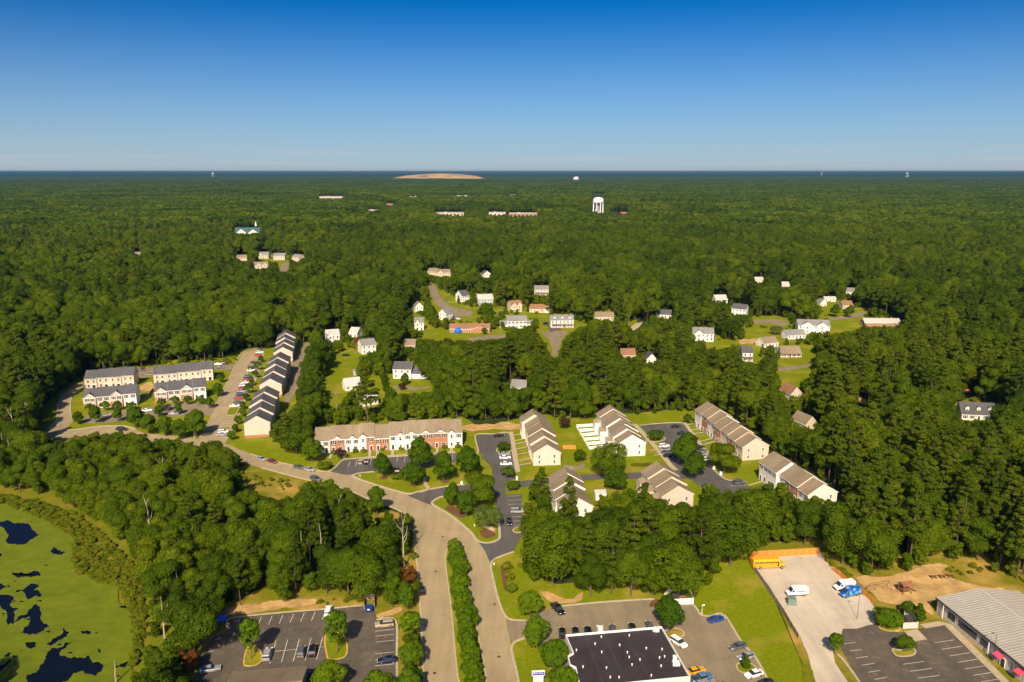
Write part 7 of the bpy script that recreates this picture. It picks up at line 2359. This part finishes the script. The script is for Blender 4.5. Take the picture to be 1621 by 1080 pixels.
# patches that would cover a far open place are thinned to single trees
bad = np.zeros(len(PC), bool)
for ox, oy in product((-40, -13, 13, 40), (-40, -13, 13, 40)):
    xx, yy = PC[:, 0] + ox, PC[:, 1] + oy
    for z in (0.0, 11.0, 20.0):
        bad |= inside(*project(xx, yy, np.full(len(PC), z)), CLEAR)
    bad |= inside(*project(xx, yy, np.zeros(len(PC))), NOGO)
    hx, hy = G(693, 285).x, G(693, 285).y
    bad &= True
hill_in = (np.abs(PC[:, 0] - hx) < 760) & (PC[:, 1] > hy - 340) & (PC[:, 1] < hy + 380)
ex = PC[bad & ~hill_in]
EX = np.vstack([ex + np.array([ox, oy]) for ox, oy in product((-32, -22, -11, 0, 11, 22, 32), repeat=2)]) + nrs.uniform(-4, 4, (len(ex) * 49, 2))
ef = nrs.randint(0, 5, len(EX))
es = np.clip(nrs.normal(1.0, .14, len(EX)), .7, 1.35)
good = ~blocked(EX[:, 0], EX[:, 1], Hs[ef] * es, Rs[ef] * es)
EX, ef, es = EX[good], ef[good], es[good]
rest = ~sel
# understorey fills the wood edges down to the ground
U = cells(132, 1000, 6.2)
us_ = nrs.uniform(.45, 1.0, len(U))
gu = ~blocked(U[:, 0], U[:, 1], Hs[8] * us_, Rs[8] * us_)
for qx, qy in planted:
    gu &= ((U[:, 0] - qx) ** 2 + (U[:, 1] - qy) ** 2) > 3.5 ** 2
ub = np.where(~gu)[0]
sb = nrs.uniform(.4, 1.0, len(ub))
gs = ~blocked(U[ub, 0], U[ub, 1], Hs[9] * sb, Rs[9] * sb)
EX, ef, es = np.vstack([EX, U[ub][gs]]), np.concatenate([ef, np.full(gs.sum(), 9)]), np.concatenate([es, sb[gs]])
EX, ef, es = np.vstack([EX, U[gu]]), np.concatenate([ef, np.full(gu.sum(), 8)]), np.concatenate([es, us_[gu]])
fx, fy = np.concatenate([X[rest], EX[:, 0]]), np.concatenate([Y[rest], EX[:, 1]])
scatter('forest', 'continuous green forest of broadleaf trees and pines stretching away behind the houses', fx, fy, np.zeros(len(fx)), np.concatenate([form[rest], ef]),
        np.concatenate([rot[rest], nrs.uniform(0, 6.28, len(EX))]), np.concatenate([scl[rest], es]), [FORMS[k]['whole'] for k in keys])
PC = PC[~bad & ~hill_in]
scatter('distant_forest', 'far forest canopy fading to blue-green towards the horizon', PC[:, 0], PC[:, 1], 2.5 * field(PC[:, 0], PC[:, 1], 0.0021, .7), nrs.randint(0, 3, len(PC)), nrs.randint(0, 4, len(PC)) * math.pi / 2 + nrs.uniform(-.2, .2, len(PC)),
        nrs.uniform(.95, 1.12, len(PC)), patches)
print('forest trees', len(fx), 'individual', int(sel.sum()), 'patches', len(PC))
# low scrub and reeds round the pond and on rough ground
SC = []
for poly, n in (([(-30, 778), (60, 792), (118, 815), (165, 850), (205, 890), (224, 930), (232, 975), (228, 1005), (222, 1030), (212, 1060), (206, 1060), (214, 1028), (205, 965), (188, 930), (124, 912), (116, 885), (118, 855), (70, 823), (0, 797), (-30, 792)], 1100),
                ([(380, 748), (478, 763), (462, 784), (396, 774)], 26), ([(342, 574), (384, 556), (372, 574), (345, 576)], 30), ([(246, 574), (345, 568), (345, 573), (246, 580)], 40), ([(140, 586), (212, 576), (243, 576), (240, 584), (140, 592)], 40),
                ([(500, 952), (575, 945), (575, 953), (505, 958)], 16), ([(1298, 880), (1320, 900), (1344, 918), (1350, 912), (1318, 890), (1302, 874)], 26), ([(1490, 900), (1545, 896), (1560, 904), (1520, 912)], 12)):
    Pg = np.array(poly, float)
    lo, hi = Pg.min(0), Pg.max(0)
    c = nrs.uniform(lo, hi, (n * 6, 2))
    c = c[inside(c[:, 0], c[:, 1], [poly])][:n]
    SC += [tuple(G(a, b_).xy) for a, b_ in c]
SC = np.array(SC)
scatter('marsh_scrub', 'low yellow-green scrub and reeds along the pond margin and rough ground', SC[:, 0], SC[:, 1], np.zeros(len(SC)), (nrs.uniform(0, 1, len(SC)) > 0.2).astype(int), nrs.uniform(0, 6.28, len(SC)), nrs.uniform(.22, .6, len(SC)), [FORMS['scrub']['whole'], FORMS['scrub_low']['whole']])
# canopy sheet beyond the patches, out to the horizon
rows, cols = 150, 260
ys = np.geomspace(FAR_END - 60, 40500, rows)
us = np.linspace(-0.80, 0.80, cols)
V = np.zeros((rows, cols, 3))
for i, yy in enumerate(ys):
    xx = us * yy
    V[i, :, 0] = xx + nrs.uniform(-30, 30, cols)
    V[i, :, 1] = yy + nrs.uniform(-.3, .3, cols) * (ys[1] / ys[0] - 1) * yy
    V[i, :, 2] = 15 + 4 * field(xx, np.full(cols, yy), 0.0007, 2.0) + nrs.uniform(-6, 6, cols)
Fq = [(i * cols + j, i * cols + j + 1, (i + 1) * cols + j + 1, (i + 1) * cols + j) for i in range(rows - 1) for j in range(cols - 1)]
m, t, b = nt('distant_canopy')
c = ramp(t, pos_noise(t, 0.012, 6, .7), [(.3, (.020, .038, .006)), (.5, (.048, .078, .008)), (.72, (.085, .110, .012))])
t.links.new(c, b.inputs['Base Color'])
b.inputs['Roughness'].default_value = .95
b.inputs['Specular IOR Level'].default_value = .05
me = bpy.data.meshes.new('horizon_forest')
me.from_pydata([tuple(p) for p in V.reshape(-1, 3)], [], Fq)
me.materials.append(m)
tag(put('horizon_forest', me), 'blue-green band of forest along the horizon', 'forest', kind='stuff')

# ------------------------------------------------------------------ hazy air
hz = MB().box(-43000, 43000, -2500, 43500, -1.0, 128.0).mesh('haze')
m = bpy.data.materials.new('hazy_air')
m.use_nodes = True
t = m.node_tree
t.nodes.clear()
out = node(t, 'ShaderNodeOutputMaterial')
vol = node(t, 'ShaderNodeVolumePrincipled')
vol.inputs['Color'].default_value = (0.050, 0.145, 0.27, 1)
vol.inputs['Density'].default_value = 5.5e-5
vol.inputs['Anisotropy'].default_value = 0.0
t.links.new(vol.outputs[0], out.inputs['Volume'])
hz.materials.append(m)
tag(put('haze', hz), 'thin bluish air over the whole landscape', 'haze', kind='stuff')
